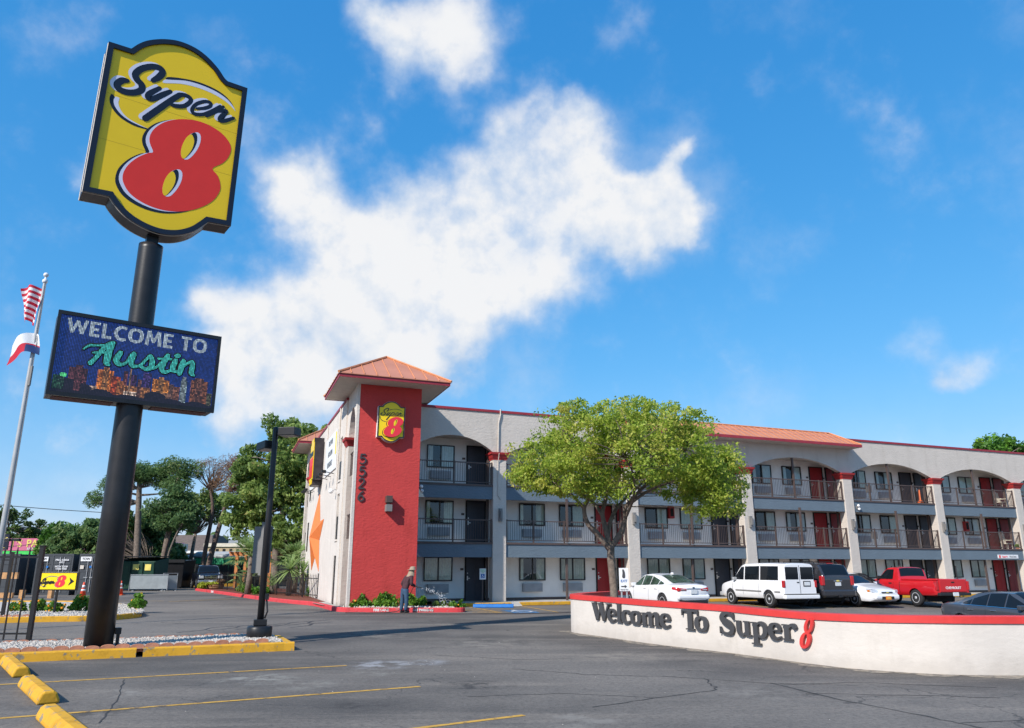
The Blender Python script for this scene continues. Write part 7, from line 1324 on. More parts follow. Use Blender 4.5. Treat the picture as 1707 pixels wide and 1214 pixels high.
Lf = np.array([-22.3, 58.7, .50])+in_ball(700)*np.array([.55, .5, .11]); Lf2 = np.array([-22.9, 58.4, .35])+in_ball(400)*np.array([.35, .4, .28]); leaves('trailing_leaves', np.concatenate([Lf, Lf2]), .08, LM['lime'], bp_); leaves('red_leaves', np.array([-21.8, 59, .66])+in_ball(160)*np.array([.3, .3, .16]), .1, LM['dead'], bp_)
# ------------------------------------------------------------------ fences
def picket_fence(label, p, q, h, n_posts, gap, r=.012, post=.05, over=.0, z0=.12, rails=(.16, -.17), group=None, first=True, last=True, base=None):
    t = thing('iron_fence', label, 'fence', (p[0], p[1], z0), 0, group); p, q = Vector((*p, z0)), Vector((*q, z0)); d = (q-p); L = d.length; d.normalize(); a = math.atan2(d.y, d.x); T = rotT(p.x, p.y, a, z0)
    for k, z in enumerate((rails[0], h+rails[1])): m = MB(T); m.box(0, L, -.018, .018, z-.02, z+.02); m.build('rail', M['black'], t)
    cnt = max(1, n_posts-1)
    for k in range(n_posts):
        x = L*k/cnt; m = MB(T); m.box(x-post/2, x+post/2, -post/2, post/2, 0, h+.06); m.box(x-post*.7, x+post*.7, -post*.7, post*.7, h+.061, h+.085); m.build('fence_post', M['black'], t)
    n = int(L/gap); proto = None
    for k in range(1, n):
        x = L*k/n
        if min(abs(x-L*j/cnt) for j in range(n_posts)) < gap*.4: continue
        if proto is None: m = MB(rotT(0, 0, a)); m.box(-r, r, -r, r, .03, h-.02); m.hexa([(-r, -r, h-.02), (r, -r, h-.02), (r, r, h-.02), (-r, r, h-.02), (-.002, -.002, h+.07), (.002, -.002, h+.07), (.002, .002, h+.07), (-.002, .002, h+.07)]); proto = m.build('picket', M['black'], t, local=True); o = proto
        else: o = dup(proto, t)
        o.location = (math.cos(a)*x, math.sin(a)*x, 0)
    return t
picket_fence('tall black iron fence panel nearest the big pole', (-10.55, 17.55), (-14.6, 17.35), 1.95, 2, .27, .013, .09, z0=.12)
picket_fence('black iron fence panel on the far gravel island behind the near one', (-16.35, 25.6), (-22, 25.4), 1.95, 3, .27, .013, .09, z0=.13)
picket_fence('iron fence panel left of the wheel stops along the street edge', (-9.0, 9.2), (-6.6, 4.2), 1.95, 3, .27, .013, .07, z0=0)
picket_fence('low black iron fence along the red kerbed palm bed', (-21.2, 57.2), (-9.9, 40.3), 1.15, 10, .24, .010, .05, z0=.14)
# ------------------------------------------------------------------ lamp posts
def lamp_post(label, x, y, zb, h, rot, group='car park lamp posts', base=True):
    t = thing('lamp_post', label, 'lamp post', (x, y, zb), 0, group)
    if base:
        m = MB(); m.lathe([(.27, zb-.05), (.275, zb+.26), (.25, zb+.29), (.05, zb+.30)], (x, y, 0), 20); m.build('concrete_base', M['black'], t, True, bevel=0)
        m = MB(rotT(x, y, R(20))); m.box(-.14, .14, -.14, .14, zb+.301, zb+.43); m.build('base_plate', M['black'], t, bevel=.01)
    m = MB(); m.lathe([(.075, zb+.2), (.068, h*.6), (.062, h), (.05, h+.05), (.01, h+.07)], (x, y, 0), 14); m.build('post', M['black'], t, True)
    m = MB(rotT(x, y, R(15))); m.box(.06, .15, -.06, .04, zb+.85, zb+.98); m.tube([(.10, 0, zb+.86), (.14, -.04, zb+.6), (.09, 0, zb+.45)], .02, 6); m.build('junction_box', M['black'], t)
    for a, dz, tilt in rot:
        T0 = rotT(x, y, a)
        def T(X, Y, Z): return T0(X*math.cos(tilt)+Z*math.sin(tilt)*0, Y, Z + X*math.sin(tilt))
        m = MB(T); m.box(.05, .16, -.03, .03, h-.13+dz, h-.06+dz); m.box(.15, .58, -.17, .17, h-.17+dz, h+.02+dz); hd = m.build('lamp_head', M['black'], t, bevel=.012)
        m = MB(T); m.box(.19, .54, -.14, .14, h-.182+dz, h-.172+dz); m.build('lens', M['soffit'], hd)
    return t
lp = lamp_post('black twin headed lamp post on the near island end', -5.66, 17.97, .12, 4.87, ((R(-12), 0, 0), (R(135), -.26, R(-4))))
m = MB(rotT(-5.80, 18.12, R(-8))); m.box(-.22, .22, -.008, .008, 1.55, 2.60); m.box(-.03, .03, -.05, -.009, 1.5, 2.7); o = m.build('back_of_sign', M['grey']); tag(o, 'plain grey back of a sign mounted low on lamp post', 'sign')
lamp_post('distant lamp post with its head peeping out behind sign pole', -20.4, 40, 0, 5.9, ((R(-5), 0, 0), (R(170), -.2, 0)))
lamp_post('small far lamp post left in front of the pink sign', -38.5, 60, 0, 3.8, ((R(0), 0, 0), (R(180), 0, 0)), base=False)
# ------------------------------------------------------------------ flagpole
FX, FY = -14.44, 22.0
fp = thing('flagpole', 'tall silver flagpole left of the pole sign', 'flagpole', (FX, FY, .1)); m = MB(); m.lathe([(.085, .1), (.082, 3), (.065, 7), (.045, 10.15), (.045, 10.2)], (FX, FY, 0), 14); m.build('mast', M['greyl'], fp, True)
m = MB(); m.lathe([(.055, 10.16), (.075, 10.2), (.075, 10.26), (.03, 10.3), (.025, 10.36)], (FX, FY, 0), 12); m.ball((FX, FY, 10.43), .075, 12, 8); m.build('finial', M['white'], fp, True)
m = MB(); m.tube([(FX+.06, FY-.03, 10.2), (FX+.10, FY-.05, 6.6), (FX+.10, FY-.04, 2.0)], .008, 4); m.build('halyard', M['grey'], fp); m = MB(); m.box(FX+.04, FX+.11, FY-.09, FY-.02, 6.9, 7.5); m.build('clamp', M['grey'], fp)
# stripes run down the limp cloth: built as a hanging drape
m = MB(); P = []; nr, nc = 39, 14
for i in range(nr+1):
    s_ = i/nr; cx_ = FX - (.42-.14*s_) + .02*math.sin(s_*6); w = .72*(1-.50*s_**1.3)+.03*math.sin(s_*9); r = []
    for j in range(nc+1):
        t = j/nc; r.append((cx_+w*(t-.42), FY+.10*math.sin(t*9.5+s_*2.2), 10.06-1.22*s_-.12*(1-t)*(1-s_)+.12*math.sin(t*3.1+.4)-.06*t))
    P.append(r)
i0 = m.pts([p for r in P for p in r]); n = nc+1
for i in range(nr):
    for j in range(nc): m.f.append((i0+i*n+j, i0+i*n+j+1, i0+(i+1)*n+j+1, i0+(i+1)*n+j)); m.mi.append(2 if (i < 2 and j > nc-3) else (i//3) % 2)
o = m.build('flag', [M['flag_r'], M['flag_w'], M['flag_b']], smooth=True); tag(o, 'limp red and white striped flag on the upper mast', 'flag')
m = MB(); P = []; nr, nc = 16, 18
for i in range(nr+1):
    s_ = i/nr; r = []
    for j in range(nc+1):
        t = j/nc; x = FX+.16-.78*t+.30*s_*(1-t)*.4-.06*s_; z = 8.46-.12*t-.62*s_+.16*math.sin(PI*t)-.22*t*t; r.append((x, FY-.12+.10*math.sin(t*7+s_*2), z))
    P.append(r)
i0 = m.pts([p for r in P for p in r]); n = nc+1
for i in range(nr):
    for j in range(nc): m.f.append((i0+i*n+j, i0+i*n+j+1, i0+(i+1)*n+j+1, i0+(i+1)*n+j)); m.mi.append(2 if j < 7 and i > 9 else (0 if i < nr*.52 else 1))
o = m.build('flag', [M['flag_w'], M['flag_r'], M['flag_b']], smooth=True); tag(o, 'white and red flag with a blue corner lower on the mast', 'flag')
# ------------------------------------------------------------------ small yellow arrow sign
ax, ay = -15.86, 27.6; A8 = R(-2)
ars = thing('arrow_sign', 'small yellow Super 8 sign with black arrow on a short post', 'sign', (ax, ay, .13)); T = rotT(ax, ay, A8)
m = MB(T); m.box(-.70, .70, -.06, .06, .90, 1.52); m.build('sign_case', M['black'], ars, bevel=.01); m = MB(T); m.box(-.66, .66, -.072, -.061, .94, 1.48); fc_ = m.build('face', M['sign_yb'], ars); m = MB(T); m.box(-.03, .03, -.03, .03, .1, .899); m.build('post', M['black'], ars)
def arp(name, poly, d, mt): m = MB(T); m.prism(poly, lambda x, y: (x, -.0725-d-.002, y), lambda x, y: (x, -.0725-d, y)); return m.build(name, mt, fc_)
ke = .165; cxe = .13
arp('swoosh', ribbon([(-.62+.02, 1.16, .02), (-.55, 1.06, .03), (-.35, 1.02, .012)]), .0, M['grey']); arp('swoosh', ribbon([(-.50, 1.30, .012), (-.25, 1.38, .03), (.05, 1.34, .015)]), .0, M['grey'])
sk = lambda P, dx, dy: [(x*ke+cxe-.05+dx, y*ke+1.31+dy) for x, y in P]
arp('numeral_shadow', crom(sk(E8, -.03, -.008), 3, True), .001, M['grey']); arp('numeral', crom(sk(E8, 0, 0), 3, True), .0045, M['sign_rb'])
arp('counter', crom(sk(H1y, 0, 0), 3, True), .008, M['sign_yb']); arp('counter', crom(sk(H2y, 0, 0), 3, True), .008, M['sign_yb'])
for q, (st, w) in enumerate(((S, .16), (G_u, .13), (p1, .13), (p2, .12), (e_, .12), (r1, .12), (r2, .12))): arp('lettering', ribbon([(x*.19-.35, (y-1.15)*.20+1.20, w*.24) for x, y in st], 5), .010+q*.0006, M['sign_k'])
arp('arrow', [(.42, 1.34), (.60, 1.21), (.40, 1.07), (.47, 1.20)], .010, M['sign_k'])
# ------------------------------------------------------------------ cones
for (x, y), lab in (((-24.0, 44.3), 'orange cone with white bands just right of the arrow sign'), ((-24.4, 49.3), 'orange cone with white bands beside the green dumpster')):
    t = thing('traffic_cone', lab, 'cone', (x, y, 0), 0, 'orange traffic cones'); m = MB(); m.box(x-.24, x+.24, y-.24, y+.24, 0, .04); m.build('cone_base', M['orange'], t, bevel=.01)
    m = MB(); m.lathe([(.18, .041), (.045, .86), (.03, .87)], (x, y, 0), 16); bd = m.build('cone_body', mat('cone_orange', (.70, .075, .03), .5) if 'cone_orange' not in bpy.data.materials else bpy.data.materials['cone_orange'], t, True)
    for a, b in ((.40, .50), (.58, .72)): m = MB(); f = lambda z: .183-.138*(z-.04)/.82; m.lathe([(f(a), a), (f(b), b)], (x, y, 0), 16); m.build('reflective_band', M['white'], bd, True)
# ------------------------------------------------------------------ containers, timber frame, yard behind
for i, (x, w, lab) in enumerate(((-33.2, 2.3, 'leftmost dark grey storage container behind iron fence'), (-30.15, 1.25, 'grey storage container with white notice left of lettered one'), (-28.85, 1.32, 'grey storage container with white stencilled lettering on its doors'), (-27.15, 1.45, 'grey storage container with a white notice right beside the pole'))):
    t = thing('storage_container', lab, 'container', (x+w/2, 50.3, 0), 0, 'grey storage containers'); y = 49.2 + (.5 if i == 1 else 0)
    m = MB(); m.box(x+.03, x+w-.03, y+.04, y+2.3, .06, 2.47); m.build('container_body', M['contain'], t)
    for a in ((x, x+.09, .0, 2.5), (x+w-.09, x+w, .0, 2.5), (x+.091, x+w-.091, 2.38, 2.5), (x+.091, x+w-.091, 0, .12)): m = MB(); m.box(a[0], a[1], y-.03, y+.1, a[2], a[3]); m.build('corner_frame', M['contain'], t)
    for k in (0, 1):
        x0 = x+.1+k*(w/2-.1); x1 = x0+w/2-.12; m = MB(); m.box(x0, x1, y-.012, y+.035, .13, 2.37); dr_ = m.build('container_door', M['contain'], t)
        for z in (.5, .95, 1.4, 1.85): m = MB(); m.box(x0+.05, x1-.05, y-.03, y-.0125, z, z+.12); m.build('door_rib', M['contain'], dr_)
        m = MB(); xr = x1-.12 if k == 0 else x0+.12; m.tube([(xr, y-.05, .2), (xr, y-.05, 2.3)], .022, 6); m.box(xr-.18, xr+.18, y-.06, y-.035, 1.05, 1.09); m.build('locking_bar', M['greyl'], dr_)
    if i in (1, 3):
        m = MB(); m.box(x+.12, x+.78, y-.082, y-.075, 2.05, 2.32); nb = m.build('notice', M['white'], t); text_on('lettering', 'TOW', .2, M['sign_k'], nb, (x+.45, y-.085, 2.18), (1, 0, 0), bold=.006)
        m = MB(); m.box(x+.13, x+.36, y-.08, y-.074, 1.58, 1.80); m.build('placard', M['soffit'], t); m = MB(); m.lathe([(.075, -.004), (.075, .004)], (x+.78, y-.078, 1.70), 12, 'y'); m.build('round_label', M['bluepaint'], t)
    if i == 2:
        for s_, z in (('PREG 428066', 2.12), ('45G1', 1.98), ('MGW 32500', 1.72), ('TARE 3900', 1.58)): text_on('lettering', s_, .15, M['white'], t, (x+w/2, y-.085, z), (1, 0, 0), bold=.003)
tf = thing('timber_frame', 'rough tan timber rail frame in front of the grey containers', 'timber barrier', (-29, 44.5, 0))
for a in ((-34, -27.9, 44.4, 44.55, 1.05, 1.40), (-31.3, -28.0, 44.4, 44.55, .02, .30)): m = MB(); m.box(*a); m.build('rail', M['timber'], tf)
for x in (-32.6, -30.0, -27.6, -26.0): m = MB(); m.box(x, x+.22, 44.35, 44.6, 0, 1.4 if x < -29 else .45); m.build('post', M['timber'], tf)
# party shop with its sign band
sh = thing('party_shop', 'pink and lime painted shop with yellow sign lettering', 'shop', (-44, 80, 0)); m = MB(); m.box(-58, -35.3, 76, 84, 0, 4.2); m.build('wall', M['pink_l'], sh); m = MB(); m.box(-58, -45.2, 75.75, 75.99, 3.25, 4.4); sb = m.build('sign_band', M['pink'], sh); m = MB(); m.box(-58, -44.6, 75.6, 75.98, 2.75, 3.2); m.box(-38.0, -36.1, 75.6, 75.98, 2.5, 3.2); m.build('lime_band', M['lime'], sh)
m = MB(); m.box(-36.05, -34.9, 75.6, 84, 3.3, 4.1); m.build('cream_canopy', M['cream'], sh)
for s_, x in (("T'S", -48.2), ('PAR', -46.35)): text_on('lettering', s_, .95, M['gold'], sb, (x, 75.72, 3.9), (1, 0, 0), bold=.02)
text_on('lettering', 'BALLOONS', .3, M['white'], sb, (-46.3, 75.72, 3.42), (1, 0, 0)); text_on('lettering', 'WELCOME', .42, M['gold'], sh, (-37, 75.57, 2.85), (1, 0, 0), bold=.01)
m = MB(); m.hexa([(-53, 90, 4.4), (-44, 90, 4.4), (-44, 97, 4.4), (-53, 97, 4.4), (-52, 92, 6.2), (-45.5, 92, 6.2), (-45.5, 95, 6.2), (-52, 95, 6.2)]); m.box(-52.8, -44.2, 90.2, 96.8, 0, 4.39); o = m.build('house', M['tan']); tag(o, 'tan gabled house roof peeping over the pink sign', 'house')
bs = thing('board_sign', 'small black and yellow board sign at the far left edge', 'sign', (-44.5, 66, 0)); m = MB(); m.box(-44.6, -42.6, 65.9, 66, 3.1, 4.4); m.build('board', M['sign_k'], bs); m = MB(); m.box(-43.5, -43.4, 66.01, 66.11, 0, 4.3); m.build('post', M['black'], bs); text_on('lettering', 'TACOS', .5, M['gold'], bs, (-43.5, 65.89, 3.95), (1, 0, 0)); text_on('lettering', 'GRILL', .5, M['gold'], bs, (-43.5, 65.89, 3.4), (1, 0, 0))
# dumpsters
db = thing('dumpster', 'tall dark green dumpster with yellow stickers', 'dumpster', (-28.2, 59.8, 0)); m = MB(); m.hexa([(-29.6, 58.9, .12), (-26.7, 58.9, .12), (-26.7, 61, .12), (-29.6, 61, .12), (-29.6, 58.7, 2.1), (-26.7, 58.7, 2.1), (-26.7, 61, 2.4), (-29.6, 61, 2.4)]); m.build('bin', M['green_b'], db, bevel=.03)
for x in (-29.5, -28.6, -27.7, -26.85): m = MB(); m.hexa([(x, 58.84, .2), (x+.1, 58.84, .2), (x+.1, 58.95, .2), (x, 58.95, .2), (x, 58.62, 2.05), (x+.1, 58.62, 2.05), (x+.1, 58.78, 2.05), (x, 58.78, 2.05)]); m.build('rib', M['green_b'], db)
for x, z in ((-28.35, 1.5), (-27.45, 1.45)): m = MB(); m.box(x, x+.45, 58.72, 58.735, z, z+.5); m.build('sticker', M['gold'], db)
m = MB(); m.hexa([(-29.65, 58.6, 2.42), (-26.65, 58.6, 2.42), (-26.65, 61.05, 2.44), (-29.65, 61.05, 2.44), (-29.65, 58.6, 2.47), (-26.65, 58.6, 2.47), (-26.65, 61.05, 2.52), (-29.65, 61.05, 2.52)]); m.build('lid', M['black'], db)
bd2 = thing('dumpster', 'black open topped bin behind the green dumpster', 'dumpster', (-28.5, 66, 0)); m = MB(); m.hexa([(-30.2, 65, .1), (-27.2, 65, .1), (-27.2, 67, .1), (-30.2, 67, .1), (-30.4, 64.6, 2.2), (-27.0, 64.6, 2.2), (-27.0, 67, 2.3), (-30.4, 67, 2.3)]); m.build('bin', M['black'], bd2, bevel=.03); m = MB(); m.box(-30.45, -26.95, 64.5, 64.7, 2.05, 2.3); m.build('rim', M['black'], bd2)
for i, (x, y) in enumerate(((-26.6, 57.8), (-25.3, 58.4))):
    t = thing('crowd_barrier', ('leaning translucent white barrier panel before the green dumpster', 'narrow white barrier panel with a sheet near the black fence')[i], 'barrier', (x, y, 0)); T = rotT(x, y, R((12, 40)[i])); w = (1.3, .5)[i]
    m = MB(T); m.tube([(-w, 0, .05), (-w, .05, 1.25 if i else 1.15), (w, .05, 1.25 if i else 1.15), (w, 0, .05)], .025, 6); m.box(-w*.8, -w*.7, -.3, .3, 0, .05); m.box(w*.7, w*.8, -.3, .3, 0, .05); m.build('barrier_frame', M['greyl'], t); m = MB(T); m.box(-w+.03, w-.03, .02, .03, .15, 1.1); m.build('mesh_sheet', mat('barrier_sheet', (.30, .33, .34), .6), t)
# black board fence and rear yard
bf = thing('board_fence', 'black board fence behind the yellow kerb in the distance', 'fence', (-30, 72.3, 0)); nb_ = 40
for k in range(nb_): x = -37+k*.42; m = MB(); m.box(x, x+.39, 72.2+random.uniform(0, .03), 72.28, .1, 1.95+random.uniform(-.04, .04)); m.build('board', M['black'], bf)
m = MB(); m.box(-37, -20.2, 72.1, 72.18, .55, .65); m.box(-37, -20.2, 72.1, 72.18, 1.25, 1.4); m.build('rail', M['black'], bf)
for x in (-34, -31, -28, -25): m = MB(); m.box(x, x+.1, 71.9, 72.0, 0, 2.1); m.build('fence_post', M['black'], bf)
tb_ = thing('waste_bin', 'round dark green bin with a plant at foot of the pines', 'bin', (-28.2, 68.4, 0)); m = MB(); m.lathe([(.55, 0), (.6, 1.25), (.62, 1.3)], (-28.2, 68.4, 0), 16); m.build('bin', M['green_b'], tb_, True); leaves('plant', np.array([-28.2, 68.4, 1.5])+in_ball(200)*np.array([.5, .5, .4]), .12, LM['bush'], tb_)
tr = thing('trailer', 'white food trailer with coloured dots behind the far fence', 'trailer', (-34, 84, 0)); m = MB(); m.box(-36.2, -31.9, 82, 85, .5, 2.9); m.build('trailer_body', M['white'], tr, bevel=.15)
for k, c in enumerate(('sign_r', 'lime', 'gold', 'lime', 'sign_r', 'gold', 'sign_r', 'lime', 'sign_r')): m = MB(); x = -35.9+.45*k; z = 1.9+.5*((k*7) % 3)/2; m.box(x, x+.2, 81.97, 81.995, z, z+.25); m.build('coloured_patch', M[c], tr)
gt = thing('trailer', 'green sided trailer with silver roof behind the pergola', 'trailer', (-26, 80, 0)); m = MB(); m.box(-32, -19.5, 79, 82, .6, 2.6); m.build('trailer_body', M['green_p'], gt)
for k in range(14): x = -31.8+k*.88; m = MB(); m.box(x, x+.14, 78.9, 78.995, .6, 2.6); m.build('rib', M['green_p'], gt)
m = MB(); m.tube([(-32.2, 80.5, 2.6), (-19.3, 80.5, 2.6)], 1.55, 16); m.v = [(x, y, 2.6+max(0, (z-2.6))*.42) for x, y, z in m.v]; m.build('roof', M['greyl'], gt, True)
# pergola
pg = thing('pergola', 'orange stained timber pergola above the palm bed', 'pergola', (-20.1, 62, 0))
for x in (-21.4, -18.8):
    for y in (61, 63): m = MB(); m.box(x-.11, x+.11, y-.11, y+.11, 0, 2.55); m.build('post', mat('pergola_wood', (.50, .19, .06), .75) if 'pergola_wood' not in bpy.data.materials else bpy.data.materials['pergola_wood'], pg)
for y in (61, 63): m = MB(); m.box(-22.0, -18.2, y-.05, y+.05, 2.551, 2.72); m.build('beam', bpy.data.materials['pergola_wood'], pg)
for k in range(10): x = -21.9+k*.4; m = MB(); m.box(x, x+.09, 60.5, 63.5, 2.721, 2.85); m.build('rafter', bpy.data.materials['pergola_wood'], pg)
# buildings far behind
mo = thing('far_motel', 'two storey motel with brown hipped roof and blue windows', 'building', (-50, 125, 0)); m = MB(); m.box(-56, -46.3, 120, 130, 0, 4.0); m.build('wall', M['tan'], mo); m = MB(); m.hexa([(-57, 118.6, 4.0), (-45.6, 118.6, 4.0), (-45.6, 131, 4.0), (-57, 131, 4.0), (-55.5, 122.5, 6.6), (-47.2, 122.5, 6.6), (-47.2, 127, 6.6), (-55.5, 127, 6.6)]); m.build('roof', M['shingle'], mo); m = MB(); m.box(-57, -45.6, 118.5, 118.59, 3.75, 4.1); m.build('gutter', M['white'], mo)
for k in range(5): m = MB(); x = -55+k*1.75; m.box(x, x+.9, 119.9, 119.99, 2.5, 3.6); w_ = m.build('window', M['bluewin'], mo); m = MB(); m.box(x-.08, x+.98, 119.88, 119.97, 2.40, 2.49); m.build('sill', M['white'], w_)
m = MB(); m.box(-56.5, -46, 118.8, 119.9, 1.9, 2.1); m.build('balcony', M['cream'], mo)
tb2 = thing('office_building', 'tan building with upright dark window strips far right of the pines', 'building', (-42.5, 118, 0)); m = MB(); m.box(-45.2, -36.5, 115, 122, 0, 4.9); m.build('wall', M['tan'], tb2); m = MB(); m.box(-45.4, -36.3, 114.8, 114.99, 4.6, 5.1); m.build('parapet', M['cream'], tb2)
for k in range(8): x = -44.6+k*1.0; m = MB(); m.box(x, x+.38, 114.93, 114.99, 2.2, 4.3); m.build('window', M['dark'], tb2)
m = MB(); m.box(-42.6, -40.2, 117, 119, 4.9, 5.6); m.build('roof_unit', M['silver'], tb2)
# wire, utility pole
m = MB(); m.tube(crom([(-62, 70, 8.8), (-50, 72, 7.5), (-40, 74, 6.8), (-30, 76, 6.5), (-20, 78, 6.9), (-8, 82, 8.2)], 5), .03, 4); o = m.build('utility_wire', M['blackflat']); tag(o, 'thin black overhead wire crossing behind the pole sign', 'wire')
up = thing('utility_pole', 'grey utility pole among the trees left of lamp post', 'utility pole', (-22.9, 72, 0)); m = MB(); m.lathe([(.17, 0), (.12, 8.6)], (-22.9, 72, 0), 9); m.build('pole', M['conblock'], up, True); m = MB(); m.box(-24, -21.8, 71.95, 72.08, 8.0, 8.15); m.build('crossarm', M['conblock'], up)
# ------------------------------------------------------------------ signs and small things by the rooms
def B2(u, v, z): x, y, _ = B(u, v, 0); return (x, y, z)
hs = thing('accessible_sign', 'white and blue accessible parking sign on a dark post', 'sign', (-1.35, 36.6, .0)); T = rotT(-1.36, 36.6, TH*.4); m = MB(T); m.box(-.025, .025, 0, .05, .14, 1.6); m.build('post', M['brown'], hs); m = MB(T); m.box(-.15, .15, -.014, -.002, 1.13, 1.62); pn = m.build('plate', M['white'], hs, bevel=.004)
m = MB(T); m.box(-.085, .085, -.019, -.0145, 1.20, 1.38); bp2 = m.build('blue_symbol', M['bluepaint'], pn)
for q, poly in enumerate((ribbon([(-.01, 1.34, .025), (-.01, 1.285, .02), (.035, 1.28, .02), (.05, 1.235, .018)]), ribbon([(-.02, 1.30, .014), (-.05, 1.265, .014), (-.035, 1.225, .014), (.01, 1.225, .014)]))): m = MB(T); m.prism(poly, lambda x, y: (x, -.022-q*.001, y), lambda x, y: (x, -.0195-q*.001, y)); m.build('symbol', M['white'], bp2)
for s_, z in (('RESERVED', 1.56), ('PARKING', 1.50), ('VAN', 1.43)): text_on('lettering', s_, .055, M['lime'], pn, T(0, -.017, z), (math.cos(TH*.4), math.sin(TH*.4), 0))
es = thing('exit_sign', 'white Pets, Exit arrow sign on twin grey posts at live oak', 'sign', (3.25, 23.2, 0)); es['label'] = 'tall white notice sign with arrow on twin grey posts beside the live oak'
gz_ = gh(3.3, 22.6)
m = MB(); m.box(3.08, 3.35, 22.66, 22.675, 1.02, 1.66); pl = m.build('plate', M['white'], es); text_on('lettering', 'EXIT', .095, M['bluepaint'], pl, (3.215, 22.652, 1.30), (1, 0, 0)); text_on('lettering', 'THANK YOU', .038, M['letter'], pl, (3.215, 22.652, 1.06), (1, 0, 0))
m = MB(); m.prism([(3.13, 1.165), (3.23, 1.165), (3.23, 1.195), (3.30, 1.15), (3.23, 1.105), (3.23, 1.135), (3.13, 1.135)], lambda x, y: (x, 22.652, y), lambda x, y: (x, 22.656, y)); m.build('arrow', M['letter'], pl); m = MB(); m.prism(ribbon([(3.20, 1.6, .05), (3.215, 1.52, .07), (3.21, 1.42, .09)]), lambda x, y: (x, 22.652, y), lambda x, y: (x, 22.656, y)); m.build('pictogram', M['letter'], pl)
for x in (3.14, 3.29): m = MB(); m.box(x-.02, x+.02, 22.68, 22.72, gz_, 1.6); m.build('post', M['greyl'], es)
def receptacle(label, x, y, z, k=1.): 
    t = thing('ash_receptacle', label, 'ash bin', (x, y, z), 0, 'orange smokers posts'); m = MB(); m.lathe([(.17*k, z), (.175*k, z+.18*k), (.10*k, z+.30*k), (.055*k, z+.36*k), (.05*k, z+.98*k), (.03*k, z+1.0*k)], (x, y, 0), 14); m.build('ash_post', M['orange'], t, True); m = MB(); m.lathe([(.18*k, z+.19*k), (.185*k, z+.215*k)], (x, y, 0), 14); m.build('collar', M['orange'], t); return t
receptacle('orange smokers post beside the live oak trunk', 4.55, 31.2, gh(4.55, 31.2), 1.15); receptacle('orange smokers post on top gallery right of navy doors', *B(28.3, .8, 5.42)[:2], 5.42); receptacle('orange smokers post behind the red pickup bed', *B(21.3, -.3, .14)[:2], .14)
for u, lab in ((22.6, 'thin dark pole right of the pickup bed before a column'), (27.6, 'thin dark pole in front of window right of pickup')):
    x, y, _ = B(u, -1.6, 0); m = MB(); m.lathe([(.035, gh(x, y)), (.035, 1.75)], (x, y, 0), 8); o = m.build('sign_pole', M['trim']); tag(o, lab, 'pole', 'thin poles along the front kerb')
kx, ky, _ = B(34.5, -2.6, 0); ks = thing('kiosk_wall', 'low pale block gate wall with a small round emblem at right edge', 'wall', (kx, ky, -.1)); T = rotT(kx, ky, TH-R(20)); m = MB(T); m.box(-.5, .5, -.4, .4, -.2, 1.15); m.build('pier', M['stucco_pale_lit'], ks); m = MB(T); m.box(-.56, .56, -.46, .46, 1.151, 1.22); m.build('pier_cap', M['brown'], ks); m = MB(T); m.box(.501, 3.4, -.3, .3, -.2, .66); m.build('low_wall', M['stucco_pale_lit'], ks)
m = MB(T); m.lathe([(.09, -.42), (.09, -.401)], (-.05, 0, .72), 14, 'y'); m.build('emblem', M['letter'], ks)
dsx, dsy, _ = B(35.1, -2.0, 0); d_ = thing('notice_sign', 'white notice sign with dark square top at the far right edge', 'sign', (dsx, dsy, 0)); T = rotT(dsx, dsy, R(0)); m = MB(T); m.box(-.2, .2, -.02, 0, 1.35, 2.0); p_ = m.build('plate', M['white'], d_); m = MB(T); m.box(-.15, .15, -.026, -.021, 1.68, 1.96); m.build('pictogram', M['letter'], p_); m = MB(T); m.box(-.04, .04, .001, .06, -.2, 1.95); m.build('post', M['brown'], d_)
# fire boxes on the gallery walls
for u, z, lab in ((10.0, 4.25, 'red fire extinguisher cabinet on the middle gallery behind tree'), (32.6, 3.95, 'red fire extinguisher cabinet on middle gallery at far right')):
    m = MB(B); m.box(u, u+.32, 1.28, 1.496, z, z+.62); o = m.build('fire_cabinet', M['redtrim'], bevel=.01); tag(o, lab, 'fire cabinet'); m = MB(B); m.box(u+.06, u+.26, 1.268, 1.279, z+.1, z+.52); m.build('cabinet_pane', M['dark'], o)
m = MB(B); m.box(-4.75, -4.55, 1.38, 1.496, 1.30, 1.62); o = m.build('fire_alarm', M['redtrim']); tag(o, 'small red alarm box on wall just right of the tower foot', 'alarm box')
# lettering on the red kerb
for s_, p, q in (('FIRE LANE', (-5.55, 30.715), (-4.55, 30.70)), ('NO PARKING', (-3.95, 30.695), (-2.9, 30.70))):
    text_on('kerb_lettering', s_, .13, M['whiteline'], None, ((p[0]+q[0])/2, (p[1]+q[1])/2-.012, .085), (q[0]-p[0], q[1]-p[1], 0), bold=.006, depth=.004)
for s_, p, d in (('FIRE LANE', (-13.2, 41.9), (2.8, -4.2)), ('FIRE LANE', (-20.2, 53.4), (4.2, -6.6))):
    L = math.hypot(*d); text_on('kerb_lettering', s_, .17, M['white'], None, (p[0]-.02, p[1]-.02, .09), (d[0], d[1], 0), bold=.006, depth=.004)
for o in list(bpy.data.objects):
    if o.name.startswith('kerb_lettering'): o['kind'] = 'structure'
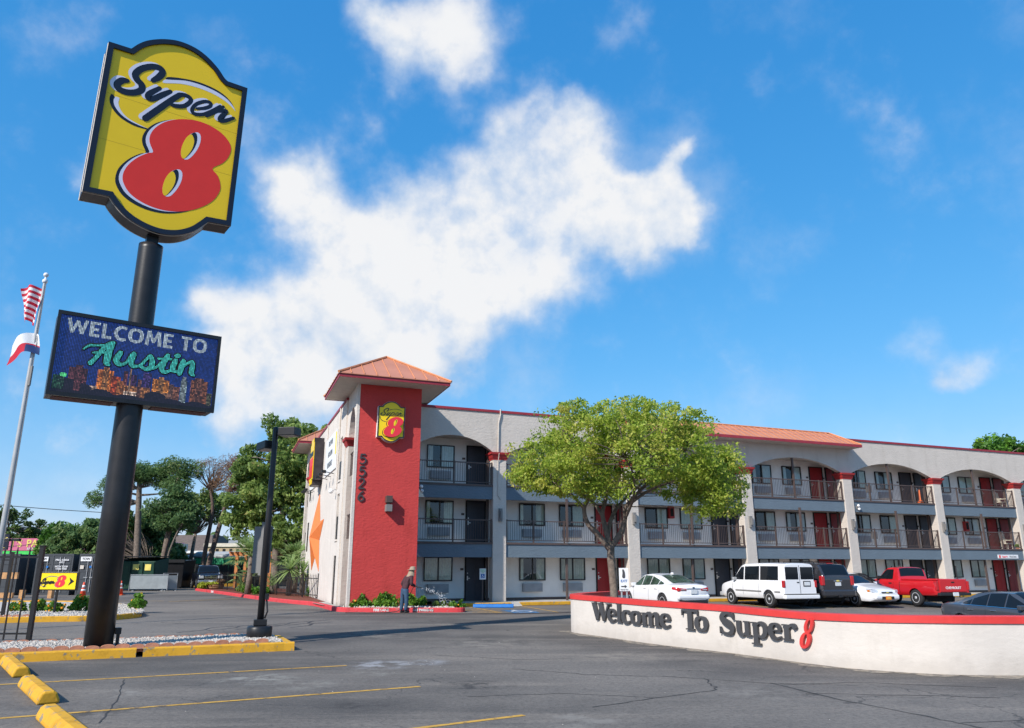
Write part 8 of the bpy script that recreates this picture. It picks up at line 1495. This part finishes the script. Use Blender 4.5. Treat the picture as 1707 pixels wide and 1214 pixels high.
# white splash of spilled paint and litter
m = MB()
for _ in range(12): x, y = random.uniform(-3.6, -.9), random.uniform(13.6, 15.0); r = random.uniform(.005, .012); m.ball((x, y, r*.4), r, 5, 4, (1, 1, .4))
for _ in range(40): x, y = random.uniform(-7, 9), random.uniform(8.5, 30); r = random.uniform(.004, .010); m.ball((x, y, max(0, gh(x, y))+r*.4), r, 5, 4, (1, 1, .5))
o = m.build('litter_grit', M['stone']); o['kind'] = 'stuff'

# chairs and boxes on the galleries
def gallery_chair(label, u, v, z, back=.62):
    t = thing('patio_chair', label, 'chair', B(u, v, z), 0, 'chairs on the galleries'); mt = M['cream']
    m = MB(B); m.box(u-.25, u+.25, v-.24, v+.24, z+.40, z+.44); m.build('seat', mt, t, bevel=.01)
    m = MB(B); m.hexa([(u-.25, v+.20, z+.44), (u+.25, v+.20, z+.44), (u+.25, v+.24, z+.44), (u-.25, v+.24, z+.44), (u-.22, v+.30, z+.44+back), (u+.22, v+.30, z+.44+back), (u+.22, v+.34, z+.44+back), (u-.22, v+.34, z+.44+back)]); m.build('backrest', mt, t, bevel=.01)
    for a in (-.23, .19):
        for b in (-.22, .18): m = MB(B); m.box(u+a, u+a+.04, v+b, v+b+.04, z, z+.399); m.build('leg', mt, t)
        m = MB(B); m.box(u+a, u+a+.04, v-.22, v+.22, z+.62, z+.66); m.build('armrest', mt, t)
gallery_chair('beige plastic chair behind the top rail at far right', 35.6, .75, 5.42); gallery_chair('brown plastic chair behind the middle rail at far right', 35.5, .75, 2.75, .75)
pt = thing('flower_pot', 'small flower pot on the middle gallery floor at far right', 'pot', B(35.9, .35, 2.75)); m = MB(); x, y, z = B(35.9, .35, 2.75); m.lathe([(.09, z), (.12, z+.18)], (x, y, 0), 12); m.build('pot', M['terra'], pt, True); leaves('plant', np.array([x, y, z+.27])+in_ball(120)*np.array([.16, .16, .12]), .05, LM['bush'], pt)
for z, lab in ((6.0, 'grey metal box on the top gallery rail in third full bay'), (3.3, 'grey metal box on the middle gallery rail in third full bay')):
    m = MB(B); m.box(23.25, 23.65, .12, .24, z, z+.42); m.box(23.40, 23.46, .12, .18, z-.35, z-.001); o = m.build('meter_box', M['grey']); tag(o, lab, 'box', 'grey boxes on the gallery rails')
